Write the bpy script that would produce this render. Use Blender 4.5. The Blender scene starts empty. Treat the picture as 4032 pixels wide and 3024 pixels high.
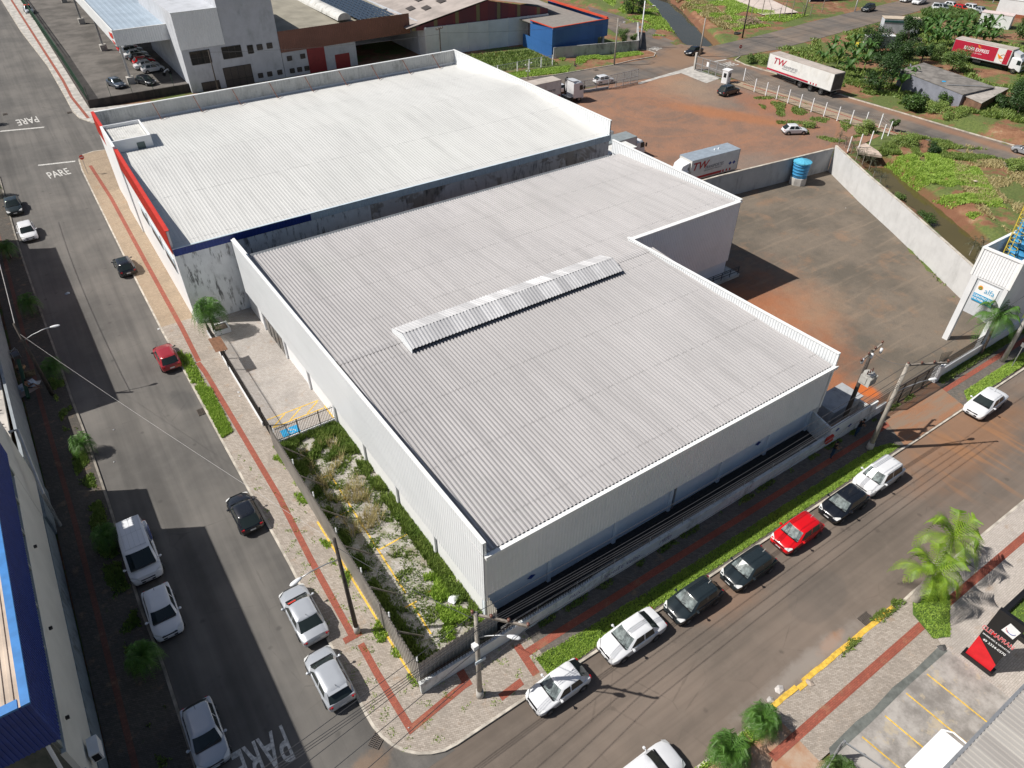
import bpy, bmesh, math, random
from mathutils import Vector, Matrix
import numpy as np
random.seed(7)
R = math.radians
SC = bpy.context.scene
COL = SC.collection
# ---------------------------------------------------------------- camera (surveyed: x along the front street, y along the left street, z up, metres)
FPX = 2775.2; PITCH = .691426; ROLL = -.0045454; YAW = .5952939; CH = 40.
_f = Vector((0, math.cos(PITCH), -math.sin(PITCH))); _r = Vector((1, 0, 0)); _d = Vector((0, -math.sin(PITCH), -math.cos(PITCH)))
_r2 = math.cos(ROLL)*_r + math.sin(ROLL)*_d; _d2 = -math.sin(ROLL)*_r + math.cos(ROLL)*_d
_rz = Matrix.Rotation(-YAW, 3, 'Z')
_r2, _d2, _f = _rz @ _r2, _rz @ _d2, _rz @ _f
cd = bpy.data.cameras.new('camera'); cam = bpy.data.objects.new('camera', cd); COL.objects.link(cam)
m = Matrix((( _r2.x, -_d2.x, -_f.x, 0), (_r2.y, -_d2.y, -_f.y, 0), (_r2.z, -_d2.z, -_f.z, CH), (0, 0, 0, 1)))
cam.matrix_world = m
cd.sensor_width = 36; cd.lens = FPX/4032*36; cd.clip_end = 3000; cd.clip_start = .5
SC.camera = cam
# ---------------------------------------------------------------- daylight
SUN_AZ, SUN_EL = 150.5, 48.5
w = bpy.data.worlds.new('World'); SC.world = w; w.use_nodes = True
nt = w.node_tree; nt.nodes.clear()
sky = nt.nodes.new('ShaderNodeTexSky'); sky.sky_type = 'NISHITA'; sky.sun_disc = False
sky.sun_elevation = R(SUN_EL); sky.sun_rotation = R(90-SUN_AZ); sky.dust_density = 2.0
bg = nt.nodes.new('ShaderNodeBackground'); bg.inputs[1].default_value = .052
wo = nt.nodes.new('ShaderNodeOutputWorld'); nt.links.new(sky.outputs[0], bg.inputs[0]); nt.links.new(bg.outputs[0], wo.inputs[0])
sl = bpy.data.lights.new('sun', 'SUN'); sl.energy = 4.4; sl.angle = R(.5); sl.color = (1, .955, .89)
so = bpy.data.objects.new('sun', sl); COL.objects.link(so)
_sd = Vector((math.cos(R(SUN_AZ))*math.cos(R(SUN_EL)), math.sin(R(SUN_AZ))*math.cos(R(SUN_EL)), math.sin(R(SUN_EL))))
so.rotation_euler = _sd.to_track_quat('Z', 'Y').to_euler(); so.location = (0, 0, 80)
SC.view_settings.view_transform = 'Standard'; SC.view_settings.look = 'None'; SC.view_settings.exposure = 0.32; SC.view_settings.gamma = 1
# ---------------------------------------------------------------- survey helpers
def sst(t): t = max(0., min(1., t)); return t*t*(3-2*t)
def gz(x, y): return 0.
ZN = {'A': (0, 0), 'B': (1000, 0), 'C': (2000, 0), 'D': (2932, 0), 'E': (0, 700), 'F': (1000, 700), 'G': (2000, 700), 'H': (2932, 700),
      'I': (0, 1450), 'J': (1000, 1450), 'K': (2000, 1450), 'L': (2932, 1450), 'M': (0, 2224), 'N': (1000, 2224), 'O': (2000, 2224), 'P': (2932, 2224),
      'a': (3482, 0), 'b': (2932, 0), 'c': (300, 0), 'd': (2400, 150), 'e': (2000, 200), 'f': (2500, 500), 'g': (3482, 400), 'h': (0, 1250), 'q': (700, 1000)}
def ray(zone, a, b):
    x0, y0 = ZN[zone]; k = .49729 if zone.isupper() else (.45202 if zone == 'q' else .248644)
    px, py = x0+a*k, y0+b*k
    return (_r2*(px-2016) + _d2*(py-1512))/FPX + _f
def G(zone, a, b, dz=0., flat=None):
    """ground point (plus height dz) seen at a surveyed spot of the aerial photo"""
    d = ray(zone, a, b); z = dz
    for _ in range(6):
        t = (z-CH)/d.z; x, y = d.x*t, d.y*t
        z = (gz(x, y) if flat is None else flat)+dz
    return Vector((x, y, z))
# ---------------------------------------------------------------- object helpers
def new_mesh(name, verts, faces, mat=None, parent=None, smooth=False, mats=None, fm=None):
    me = bpy.data.meshes.new(name); me.from_pydata([tuple(v) for v in verts], [], faces)
    if mats:
        for mm in mats: me.materials.append(mm)
        if fm: me.polygons.foreach_set('material_index', fm)
    elif mat: me.materials.append(mat)
    if smooth: me.polygons.foreach_set('use_smooth', [True]*len(me.polygons))
    me.update()
    o = bpy.data.objects.new(name, me); COL.objects.link(o)
    if parent: o.parent = parent
    return o
def tag(o, label, cat, group=None, kind=None):
    if label: o['label'] = label
    if cat: o['category'] = cat
    if group: o['group'] = group
    if kind: o['kind'] = kind
    return o
def thing(name, label, cat, loc=(0, 0, 0), rz=0., group=None):
    o = bpy.data.objects.new(name, None); COL.objects.link(o); o.empty_display_size = .3
    o.location = loc; o.rotation_euler = (0, 0, rz); return tag(o, label, cat, group)
def onz(p):
    """site plan point drawn at street level, carried down the line of sight to the lowered east side"""
    x, y = p[0], p[1]
    for _ in range(5):
        s_ = (CH-gz(x, y))/CH; x, y = p[0]*s_, p[1]*s_
    return (x, y)+tuple(p[2:])
class MB:
    def __init__(s): s.v = []; s.f = []; s.m = []; s.mi = 0
    def add(s, vs, fs):
        n = len(s.v); s.v += [tuple(v) for v in vs]; s.f += [tuple(i+n for i in f) for f in fs]; s.m += [s.mi]*len(fs); return s
    def box(s, x0, x1, y0, y1, z0, z1):
        return s.add([(x0, y0, z0), (x1, y0, z0), (x1, y1, z0), (x0, y1, z0), (x0, y0, z1), (x1, y0, z1), (x1, y1, z1), (x0, y1, z1)],
                     [(3, 2, 1, 0), (4, 5, 6, 7), (0, 1, 5, 4), (1, 2, 6, 5), (2, 3, 7, 6), (3, 0, 4, 7)])
    def bar(s, a, b, w=.1, h=None, up=(0, 0, 1)):
        a = Vector(a); b = Vector(b); d = (b-a).normalized(); u = Vector(up)
        if abs(d.dot(u)) > .98: u = Vector((1, 0, 0))
        sd = d.cross(u).normalized()*w/2; uu = sd.cross(d).normalized()*(h or w)/2
        vs = [p+i*sd+j*uu for p in (a, b) for i, j in ((-1, -1), (1, -1), (1, 1), (-1, 1))]
        return s.add(vs, [(0, 1, 2, 3), (7, 6, 5, 4), (0, 4, 5, 1), (1, 5, 6, 2), (2, 6, 7, 3), (3, 7, 4, 0)])
    def tube(s, pts, r, n=8, r2=None, cap=True):
        pts = [Vector(p) for p in pts]; N = len(pts); vs = []
        for i, p in enumerate(pts):
            d = (pts[min(i+1, N-1)]-pts[max(i-1, 0)]).normalized(); u = Vector((0, 0, 1))
            if abs(d.dot(u)) > .97: u = Vector((1, 0, 0))
            a = d.cross(u).normalized(); b = a.cross(d); rr = r if r2 is None else r+(r2-r)*i/(N-1)
            vs += [p+a*rr*math.cos(2*math.pi*k/n)+b*rr*math.sin(2*math.pi*k/n) for k in range(n)]
        fs = [(i*n+k, i*n+(k+1) % n, (i+1)*n+(k+1) % n, (i+1)*n+k) for i in range(N-1) for k in range(n)]
        if cap: fs += [tuple(range(n))[::-1], tuple((N-1)*n+k for k in range(n))]
        return s.add(vs, fs)
    def cyl(s, c, r, h, n=16, axis='z', r2=None):
        c = Vector(c); ax = {'x': Vector((1, 0, 0)), 'y': Vector((0, 1, 0)), 'z': Vector((0, 0, 1))}[axis]
        return s.tube([c, c+ax*h], r, n, r2)
    def prism(s, poly, z0, z1):
        n = len(poly); vs = [(p[0], p[1], z0) for p in poly]+[(p[0], p[1], z1) for p in poly]
        return s.add(vs, [tuple(range(n))[::-1], tuple(range(n, 2*n))]+[(i, (i+1) % n, n+(i+1) % n, n+i) for i in range(n)])
    def wall(s, p0, p1, t, z0, z1):
        """box along p0->p1, thickness t to the left of travel"""
        p0 = Vector(p0[:2]); p1 = Vector(p1[:2]); d = (p1-p0).normalized(); n = Vector((-d.y, d.x))*t
        return s.prism([p0, p1, p1+n, p0+n] if t > 0 else [p0+n, p1+n, p1, p0], z0, z1)
    def corr(s, o, U, V, pitch=.25, depth=.03, n=None, duty=.5):
        """ribbed sheet: ribs run along V and repeat along U"""
        o = Vector(o); U = Vector(U); V = Vector(V); L = U.length; u = U/L
        nn = Vector(n) if n else u.cross(V).normalized()
        pr = [(0, 0), (1-duty, 0), (1-duty*.85, 1), (1-duty*.15, 1)] if duty < .9 else [(0, 0), (.5, 1)]
        vs = []; k = 0
        while True:
            done = False
            for a, h in pr:
                x = (k+a)*pitch
                if x >= L: done = True; x = L
                vs.append(o+u*x+nn*depth*h); vs.append(vs[-1]+V)
                if done: break
            if done: break
            k += 1
        fs = [(i, i+2, i+3, i+1) for i in range(0, len(vs)-2, 2)]
        return s.add(vs, fs)
    def build(s, name, mat=None, parent=None, smooth=False, mats=None, xf=None):
        vs = [xf @ Vector(v) for v in s.v] if xf else s.v
        return new_mesh(name, vs, s.f, mat, parent, smooth, mats, s.m if mats else None)
def copy_tree(o, parent=None):
    c = o.copy(); COL.objects.link(c)
    if parent: c.parent = parent
    for ch in list(o.children): copy_tree(ch, c)
    return c
def drape(name, poly, mat, off, kind='structure', label=None, cat=None, parent=None, conv=True):
    """flat sheet following the ground level"""
    if conv: poly = [onz(p) for p in poly]
    bm = bmesh.new(); vs = [bm.verts.new((p[0], p[1], 0)) for p in poly]; f = bm.faces.new(vs)
    if f.normal.z < 0: pass
    bm.normal_update()
    if f.normal.z < 0: f.normal_flip()
    xs = [v[0] for v in poly]; ys = [v[1] for v in poly]
    if False:
        for k in range(9):
            for ax, c in ((0, 45+12*k/8), (1, 19.6+14*k/8)):
                co = (c, 0, 0) if ax == 0 else (0, c, 0); no = (1, 0, 0) if ax == 0 else (0, 1, 0)
                bmesh.ops.bisect_plane(bm, geom=bm.verts[:]+bm.edges[:]+bm.faces[:], plane_co=co, plane_no=no)
    bmesh.ops.triangulate(bm, faces=bm.faces[:])
    for v in bm.verts: v.co.z = gz(v.co.x, v.co.y)+off
    me = bpy.data.meshes.new(name); bm.to_mesh(me); bm.free(); me.materials.append(mat)
    o = bpy.data.objects.new(name, me); COL.objects.link(o)
    if parent: o.parent = parent
    if kind: o['kind'] = kind
    if label: o['label'] = label
    if cat: o['category'] = cat
    return o
def strip_poly(pts, w, side=1):
    """polygon of width w beside a polyline"""
    P = [Vector(p[:2]) for p in pts]; q = []
    for i, p in enumerate(P):
        d = (P[min(i+1, len(P)-1)]-P[max(i-1, 0)]).normalized(); q.append(p+Vector((-d.y, d.x))*w*side)
    return P+q[::-1]
def kerb(pts, mat, w=.16, h=.13, name='kerb'):
    pts = [onz(p) for p in pts]; b = MB(); P = [Vector(p[:2]) for p in pts]; Q = []
    for i, p in enumerate(P):
        d = (P[min(i+1, len(P)-1)]-P[max(i-1, 0)]).normalized(); Q.append(p+Vector((-d.y, d.x))*w)
    vs = []
    for p, q in zip(P, Q):
        a, c = gz(*p), gz(*q); vs += [(p.x, p.y, a-.05), (p.x, p.y, a+h), (q.x, q.y, c+h), (q.x, q.y, c-.05)]
    fs = []
    for i in range(len(P)-1):
        for k in range(4): fs.append((i*4+k, i*4+(k+1) % 4, i*4+4+(k+1) % 4, i*4+4+k))
    fs += [(0, 1, 2, 3), tuple(len(vs)-4+k for k in (3, 2, 1, 0))]
    b.add(vs, fs); o = b.build(name, mat); o['kind'] = 'structure'; return o
# ---------------------------------------------------------------- materials
class NB:
    def __init__(s, name):
        s.m = bpy.data.materials.new(name); s.m.use_nodes = True; s.t = s.m.node_tree; s.b = s.t.nodes['Principled BSDF']; s.co = None
    def n(s, ty, ins=None, **pr):
        x = s.t.nodes.new(ty)
        for k, v in pr.items(): setattr(x, k, v)
        for k, v in (ins or {}).items():
            if isinstance(v, bpy.types.NodeSocket): s.t.links.new(v, x.inputs[k])
            else: x.inputs[k].default_value = v
        return x
    def pos(s):
        if s.co is None: s.co = s.n('ShaderNodeNewGeometry').outputs['Position']
        return s.co
    def obj(s): s.co = s.n('ShaderNodeTexCoord').outputs['Object']; return s.co
    def mapd(s, sc=(1, 1, 1), rot=0., loc=(0, 0, 0)): return s.n('ShaderNodeMapping', {'Vector': s.pos(), 'Scale': sc, 'Rotation': (0, 0, rot), 'Location': loc}).outputs[0]
    def noise(s, scale, det=3, rough=.55, vec=None, dist=0.): return s.n('ShaderNodeTexNoise', {'Vector': vec or s.pos(), 'Scale': scale, 'Detail': det, 'Roughness': rough, 'Distortion': dist}).outputs[0]
    def ramp(s, f, a, b): return s.n('ShaderNodeMapRange', {0: f, 1: a, 2: b, 3: 0., 4: 1.}, interpolation_type='SMOOTHSTEP').outputs[0]
    def math(s, op, a, b=0.): return s.n('ShaderNodeMath', {0: a, 1: b}, operation=op).outputs[0]
    def mix(s, f, a, b, bt='MIX'):
        x = s.n('ShaderNodeMix', data_type='RGBA', blend_type=bt)
        for i, v in ((0, f), (6, a), (7, b)):
            if isinstance(v, bpy.types.NodeSocket): s.t.links.new(v, x.inputs[i])
            else: x.inputs[i].default_value = (tuple(v)+(1,) if (hasattr(v, '__len__') and len(v) == 3) else v)
        return x.outputs[2]
    def blob(s, cx, cy, rx, ry, ang=0., wob=.35, wsc=.3, edge=.35):
        """soft patch on the ground around a point"""
        v = s.n('ShaderNodeVectorMath', {0: s.pos(), 1: (cx, cy, 0)}, operation='SUBTRACT').outputs[0]
        v = s.n('ShaderNodeVectorRotate', {'Vector': v, 'Angle': -ang}, rotation_type='Z_AXIS').outputs[0]
        v = s.n('ShaderNodeVectorMath', {0: v, 1: (1/rx, 1/ry, 0)}, operation='MULTIPLY').outputs[0]
        l = s.n('ShaderNodeVectorMath', {0: v}, operation='LENGTH').outputs['Value']
        l = s.math('ADD', l, s.math('MULTIPLY', s.math('SUBTRACT', s.noise(wsc, 4, .65), .5), wob*4))
        return s.math('SUBTRACT', 1., s.ramp(l, 1-edge, 1+edge))
    def done(s, col=None, rough=.85, metal=0., bump=None, bstr=.3, bdist=.02, **kw):
        if col is not None:
            if isinstance(col, bpy.types.NodeSocket): s.t.links.new(col, s.b.inputs['Base Color'])
            else: s.b.inputs['Base Color'].default_value = tuple(col)+(1,)
        s.b.inputs['Roughness'].default_value = rough; s.b.inputs['Metallic'].default_value = metal
        for k, v in kw.items(): s.b.inputs[k.replace('_', ' ')].default_value = v
        if bump is not None:
            x = s.n('ShaderNodeBump', {'Height': bump, 'Strength': bstr, 'Distance': bdist}); s.t.links.new(x.outputs[0], s.b.inputs['Normal'])
        return s.m
def c3(h):
    """sRGB 0-255 to linear"""
    return tuple(((v/255+.055)/1.055)**2.4 if v > 10 else v/255/12.92 for v in h)
def simple(name, col, rough=.7, metal=0., var=.12, sc=1.5, coord='obj', bump=0., **kw):
    b = NB(name)
    if coord == 'obj': b.obj()
    n = b.noise(sc, 4, .6); c2 = tuple(min(1, v*(1+var)) for v in col); c1 = tuple(v*(1-var) for v in col)
    return b.done(b.mix(b.ramp(n, .3, .7), c1, c2), rough, metal, bump=(b.noise(sc*8, 3) if bump else None), bstr=bump, **kw)
def asphalt(name, base, dust, tracks):
    b = NB(name)
    big = b.noise(.12, 4, .6); mid = b.noise(.9, 4, .65); fine = b.noise(22, 3, .7); vfine = b.noise(70, 2, .6)
    c = b.mix(b.ramp(big, .35, .68), base, dust)
    c = b.mix(b.math('MULTIPLY', b.ramp(mid, .42, .72), .5), c, tuple(v*1.35 for v in base))
    # tyre polished / oily lanes run along the street
    for ang, sx, st in tracks:
        t = b.noise(1., 3, .6, vec=b.mapd((sx, sx*.03, 1) if ang else (sx*.03, sx, 1)))
        c = b.mix(b.math('MULTIPLY', b.ramp(t, .48, .66), st), c, tuple(v*.5 for v in base))
        c = b.mix(b.math('MULTIPLY', b.ramp(t, .5, .3), st*.6), c, tuple(v*1.35 for v in dust))
    c = b.mix(b.math('MULTIPLY', b.math('SUBTRACT', fine, .5), .9), c, (.5, .48, .45), 'OVERLAY')
    vo = b.n('ShaderNodeTexVoronoi', {'Vector': b.pos(), 'Scale': .22, 'Randomness': 1.}, feature='DISTANCE_TO_EDGE')
    crack = b.math('MULTIPLY', b.math('SUBTRACT', 1., b.ramp(b.math('ADD', vo.outputs[0], b.math('MULTIPLY', mid, .06)), .028, .04)), b.math('MULTIPLY', b.ramp(big, .42, .62), .28))
    oil = b.n('ShaderNodeTexVoronoi', {'Vector': b.pos(), 'Scale': .55, 'Randomness': 1.}).outputs[0]; c = b.mix(b.math('MULTIPLY', b.math('SUBTRACT', 1., b.ramp(b.math('ADD', oil, b.math('MULTIPLY', mid, .25)), .16, .26)), .45), c, tuple(v*.45 for v in base))
    c = b.mix(crack, c, tuple(v*.35 for v in base))
    return b, c, vfine
def paver(name, c1, c2, mortar, sc=4.2, ang=0., moss=.25, extra=None):
    b = NB(name)
    v = b.mapd((1, 1, 1), ang)
    br = b.n('ShaderNodeTexBrick', {'Vector': v, 'Color1': c1+(1,), 'Color2': c2+(1,), 'Mortar': mortar+(1,), 'Scale': sc, 'Mortar Size': .03, 'Mortar Smooth': .3, 'Bias': 0., 'Brick Width': .95, 'Row Height': .42})
    c = br.outputs[0]
    c = b.mix(b.math('MULTIPLY', b.ramp(b.noise(.35, 4, .65), .45, .7), .5), c, tuple(v*.55 for v in c1))
    c = b.mix(b.math('MULTIPLY', b.ramp(b.noise(.9, 5, .7, vec=b.mapd((1, 1, 1), 0, (40, 7, 0))), .55, .72), .45), c, (.30, .19, .11))
    c = b.mix(b.math('MULTIPLY', b.ramp(b.noise(1.7, 5, .7, vec=b.mapd((1, 1, 1), 0, (11, 3, 0))), .66, .74), moss), c, (.07, .12, .02))
    c = b.mix(.5, c, b.mix(b.noise(12, 3), (.2, .2, .2), (.8, .8, .8)), 'OVERLAY')
    return b.done(c, .9, bump=br.outputs[1], bstr=-.4, bdist=.01)
M = {}
b, c, vf = asphalt('asphalt_left_street', (.092, .087, .081), (.150, .139, .126), [(1, .45, .4), (1, 1.6, .2)])
c = b.mix(b.math('MULTIPLY', b.blob(2.3, 54, 1.0, 1.6, .3, .2, .8), .45), c, (.05, .05, .05))
c = b.mix(b.math('MULTIPLY', b.blob(.5, 14.5, 3.6, 3.0, .3, .4, .5, .5), .6), c, (.27, .25, .22))
c = b.mix(b.math('MULTIPLY', b.blob(2.5, 17.3, 1.3, .8, .3, .5, 1.2, .5), .5), c, (.24, .15, .09))
M['asph_l'] = b.done(c, .9, bump=vf, bstr=.35, bdist=.01)
b, c, vf = asphalt('asphalt_front_street', (.135, .110, .090), (.190, .150, .121), [(0, .5, .35), (0, 1.5, .2)])
c = b.mix(b.math('MULTIPLY', b.blob(31.5, 10.9, 2.5, 1.55, .15, .12, .5, .10), .22), c, (.075, .07, .066))
c = b.mix(b.math('MULTIPLY', b.blob(54, 13.8, 8, 2.6, 0, .5, .25, .6), .5), c, (.30, .14, .06))
c = b.mix(b.math('MULTIPLY', b.blob(26.5, 14.2, 3, 1.2, 0, .4, .5, .6), .4), c, (.26, .14, .08))
c = b.mix(b.math('MULTIPLY', b.blob(29.5, 8.3, 1.1, .35, .1, .3, 1.5, .5), .6), c, (.34, .15, .06))
c = b.mix(b.math('MULTIPLY', b.blob(27.5, 8.2, 5, .5, 0, .5, 1., .7), .5), c, (.32, .29, .26))
tr = b.noise(1., 3, .6, vec=b.mapd((.8, .1, 1), .5))
c = b.mix(b.math('MULTIPLY', b.math('MULTIPLY', b.blob(54, 12.5, 7, 4, 0, .3, .3, .5), b.ramp(tr, .5, .62)), .5), c, (.33, .16, .07))
M['asph_f'] = b.done(c, .9, bump=vf, bstr=.35, bdist=.01)
b, c, vf = asphalt('asphalt_back_streets', (.120, .108, .098), (.20, .155, .12), [(0, .5, .3), (1, .35, .45)])
c = b.mix(b.math('MULTIPLY', b.blob(114, 107, 10, 6, .4, .5, .2, .6), .75), c, (.25, .15, .09))
c = b.mix(b.math('MULTIPLY', b.blob(119.6, 60, 1.1, 45, 0, .6, .2, .7), .6), c, (.30, .15, .08))
M['asph_b'] = b.done(c, .9, bump=vf, bstr=.35, bdist=.01)
M['paver_grey'] = paver('grey_paver', (.42, .37, .32), (.30, .26, .22), (.16, .13, .1), 4.2, .78, .35)
M['paver_yard'] = paver('customer_yard_paver', (.44, .41, .38), (.36, .33, .30), (.2, .17, .15), 4.2, .78, .0)
M['paver_tan'] = paver('tan_paver', (.40, .31, .22), (.31, .24, .165), (.17, .12, .08), 4.2, .78, .15)
M['paver_dark'] = paver('shade_dark_paver', (.17, .15, .13), (.11, .098, .085), (.055, .048, .04), 4.2, .78, .4)  # front pavement: the warehouse's shade is mixed into the dark base colour
M['paver_shade'] = paver('mossy_shade_dark_paver', (.10, .088, .074), (.065, .057, .048), (.03, .028, .022), 4.2, .78, .4)  # west pavement: building shade put in by a darker base colour, moss over it
M['paver_pale'] = paver('pale_brick_paver', (.50, .45, .41), (.42, .38, .34), (.25, .21, .18), 3.6, 0, .05)
M['tactile'] = paver('red_tactile_paver', (.34, .095, .06), (.26, .075, .05), (.15, .05, .03), 4.2, 0, .12)
M['tactile_d'] = paver('shade_dark_red_tactile_paver', (.17, .07, .05), (.12, .055, .04), (.07, .04, .03), 4.2, 0, .3)  # copy of the red strip, darkened to stand for shade on the west side
M['conc'] = simple('concrete', (.42, .40, .37), .9, var=.25, sc=.8, coord='w', bump=.3)
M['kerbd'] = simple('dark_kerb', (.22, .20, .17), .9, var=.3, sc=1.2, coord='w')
M['kerbm'] = simple('kerb_concrete', (.46, .42, .36), .9, var=.3, sc=1.2, coord='w')
M['white'] = simple('white_paint', (.78, .79, .80), .5, var=.03)
M['offwhite'] = simple('offwhite_render', (.70, .71, .72), .8, var=.06, sc=.5, coord='w')
M['trim'] = simple('white_trim_metal', (.80, .81, .80), .4, var=.03)
M['bluewhite'] = simple('pale_blue_wall', (.68, .74, .81), .8, var=.06, sc=.4, coord='w')
M['dark'] = simple('dark_rubber', (.018, .018, .018), .8)
M['black'] = simple('black_paint', (.012, .012, .013), .35)
M['steel'] = simple('galvanised_steel', (.42, .43, .44), .45, .6)
M['chrome'] = simple('chrome', (.55, .56, .58), .25, .9)
M['glass'] = NB('dark_glass').done((.012, .016, .018), .06, 0., IOR=1.5)
M['cglass'] = NB('car_glass').done((.02, .028, .028), .04, 0., IOR=1.5)
M['cglassl'] = simple('car_glass_sunlit_dash', (.16, .19, .19), .05, 0., .5, 3)  # sunlit dashboard painted into the glass as a lighter tint
M['lamp'] = NB('lamp_lens').done((.62, .63, .63), .12)
M['tail'] = NB('tail_lens').done((.35, .01, .015), .15)
M['plate'] = simple('number_plate', (.6, .6, .6), .5)
M['wood'] = simple('weathered_wood', (.23, .20, .17), .9, var=.35, sc=3, bump=.4)
M['wire'] = simple('cable', (.05, .05, .055), .6)
M['wirel'] = simple('bright_cable', (.42, .41, .40), .6)
M['road_white'] = simple('road_paint', (.50, .49, .46), .8, var=.35, sc=5, coord='w')
M['road_yel'] = simple('yellow_paint', (.66, .42, .06), .8, var=.25, sc=4, coord='w')
M['bark'] = simple('bark', (.14, .11, .085), .9, var=.35, sc=4, bump=.5)
M['red'] = simple('red_metal', (.55, .035, .02), .5, var=.08, coord='w')
def leafmat(name, a, b2, sc=.9, tr=.25):
    b = NB(name); n = b.noise(sc, 4, .7); f = b.noise(9, 2)
    c = b.mix(b.ramp(n, .3, .7), a, b2); c = b.mix(b.math('MULTIPLY', f, .5), c, tuple(v*1.7 for v in b2))
    m = b.done(c, .55); t = b.t
    tl = b.n('ShaderNodeBsdfTranslucent'); t.links.new(c, tl.inputs[0])
    mx = b.n('ShaderNodeMixShader', {0: tr, 1: b.b.outputs[0], 2: tl.outputs[0]}); t.links.new(mx.outputs[0], t.nodes['Material Output'].inputs[0]); return m
M['leaf'] = leafmat('tree_leaf', (.028, .07, .013), (.07, .13, .024))
M['leafd'] = leafmat('dark_tree_leaf', (.016, .042, .010), (.04, .085, .018))
M['leafy'] = leafmat('pale_green_leaf', (.07, .13, .03), (.13, .20, .05))
M['palm'] = leafmat('date_palm_leaf', (.03, .095, .012), (.08, .18, .025), 1.4)
M['palmy'] = leafmat('bright_palm_leaf', (.055, .15, .012), (.20, .30, .02), 1.6)
M['banana'] = leafmat('banana_leaf', (.03, .075, .016), (.075, .16, .032), .5)
M['grass'] = leafmat('lawn_grass', (.19, .32, .04), (.32, .44, .08), 1.2, .15)
M['weed'] = leafmat('weeds', (.08, .16, .025), (.20, .26, .06), .7, .15)
M['drygrass'] = leafmat('dry_grass', (.30, .25, .11), (.42, .36, .18), .7, .1)
M['purp'] = leafmat('dark_cane_leaf', (.04, .05, .025), (.09, .09, .05), .8, .1)
# ================================================================ SETTING
CREEK = [(110, 66), (104, 58), (100.4, 53), (98.2, 50), (96.0, 46.0), (93.6, 41), (90.5, 36.3), (87.8, 32), (84, 25), (80, 18)]
CANAL = [(124, 109), (126.6, 113.6), (128.8, 117.5), (136.5, 129.7), (146.2, 144.7), (152, 155.3), (164, 176), (180, 205)]
def dseg(px, py, L):
    best = 1e9
    for (x0, y0), (x1, y1) in zip(L, L[1:]):
        dx, dy = x1-x0, y1-y0; t = max(0, min(1, ((px-x0)*dx+(py-y0)*dy)/(dx*dx+dy*dy)))
        best = min(best, math.hypot(px-x0-t*dx, py-y0-t*dy))
    return best
def terr(x, y):
    z = gz(x, y)-.03
    if 76 < x < 106 and y < 60 and y > 10:
        d = dseg(x, y, CREEK[2:]); z -= 1.9*(1-sst((d-1.0)/2.6)); 
        z += .25*math.sin(x*1.3+y*.7)*math.sin(y*1.9) if 1.5 < d < 9 else 0
    if x > 119 and y > 110.5:
        d = dseg(x, y, CANAL[1:]); z -= 2.4*(1-sst((d-2.0)/3.0)); z += (.5*sst((d-5)/6)*sst((y-113)/12) if x > 127 else 0)
        z += .2*math.sin(x*.9)*math.sin(y*1.1) if 3 < d < 14 else 0
    if x > 121.5 and 35 < y < 62: z += 1.1*sst((x-122)/3)*sst((62-y)/5)+(.2*math.sin(x*2.1+y)*math.sin(y*1.4) if x < 128 else 0)
    return z
def axis(a, b, fine):
    out = [a]; 
    while out[-1] < b:
        c = out[-1]; st = 30
        for f0, f1, s_ in fine:
            if f0-.01 <= c < f1: st = s_; break
            if c < f0: st = min(st, max(1, f0-c))
        out.append(c+st)
    return out
xs = axis(-300, 700, [(44, 60, 1.5), (76, 150, 1.1), (150, 180, 3)]); ys = axis(-120, 900, [(10, 66, 1.1), (66, 109, 4), (109, 180, 1.3), (180, 210, 5)])
vs = [(x, y, terr(x, y)) for y in ys for x in xs]; nx = len(xs)
fs = [(j*nx+i, j*nx+i+1, (j+1)*nx+i+1, (j+1)*nx+i) for j in range(len(ys)-1) for i in range(nx-1)]
b = NB('earth_and_rough_grass')
n1 = b.noise(.11, 5, .65); n2 = b.noise(.55, 5, .7); n3 = b.noise(3., 4, .7)
c = b.mix(b.ramp(n2, .3, .7), (.17, .075, .038), (.30, .16, .09))
c = b.mix(b.math('MULTIPLY', b.ramp(n2, .58, .68), .8), c, (.36, .27, .17))
g = b.mix(b.ramp(n3, .3, .7), (.045, .10, .018), (.11, .17, .035))
far = b.blob(100, 170, 80, 45, .3, .1, .1, .2); grs = b.ramp(b.math('ADD', n1, b.math('MULTIPLY', b.math('SUBTRACT', n2, .5), .4)), .44, .54)
c = b.mix(b.math('MULTIPLY', grs, .85), c, g)
zz = b.n('ShaderNodeSeparateXYZ', {0: b.pos()}).outputs[2]
c = b.mix(b.math('MULTIPLY', b.ramp(zz, -.35, -.8), .8), c, (.15, .065, .035))
c = b.mix(.4, c, b.mix(b.noise(7, 3, .7), (.15, .15, .15), (.85, .85, .85)), 'OVERLAY')
M['earth'] = b.done(c, .95, bump=n3, bstr=.8, bdist=.12)
ground = new_mesh('ground', vs, fs, M['earth'], smooth=True); ground['kind'] = 'structure'
b = NB('muddy_water'); c = b.mix(b.noise(.15, 3), (.075, .062, .022), (.12, .095, .04))
M['water'] = b.done(c, .05, bump=b.noise(2.5, 2), bstr=.03, IOR=1.33)
b = NB('canal_water'); c = b.mix(b.noise(.2, 3), (.045, .045, .035), (.07, .065, .05))
M['water2'] = b.done(c, .03, bump=b.noise(1.5, 2), bstr=.02, IOR=1.33)
def flat_sheet(name, poly, z, mat, kind='structure'):
    o = new_mesh(name, [(p[0], p[1], z) for p in poly], [tuple(range(len(poly)))], mat)
    if kind: o['kind'] = kind
    return o
def widen(L, wd): return strip_poly(L, wd/2, 1)[:len(L)], strip_poly(L, wd/2, 1)[len(L):]
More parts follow.
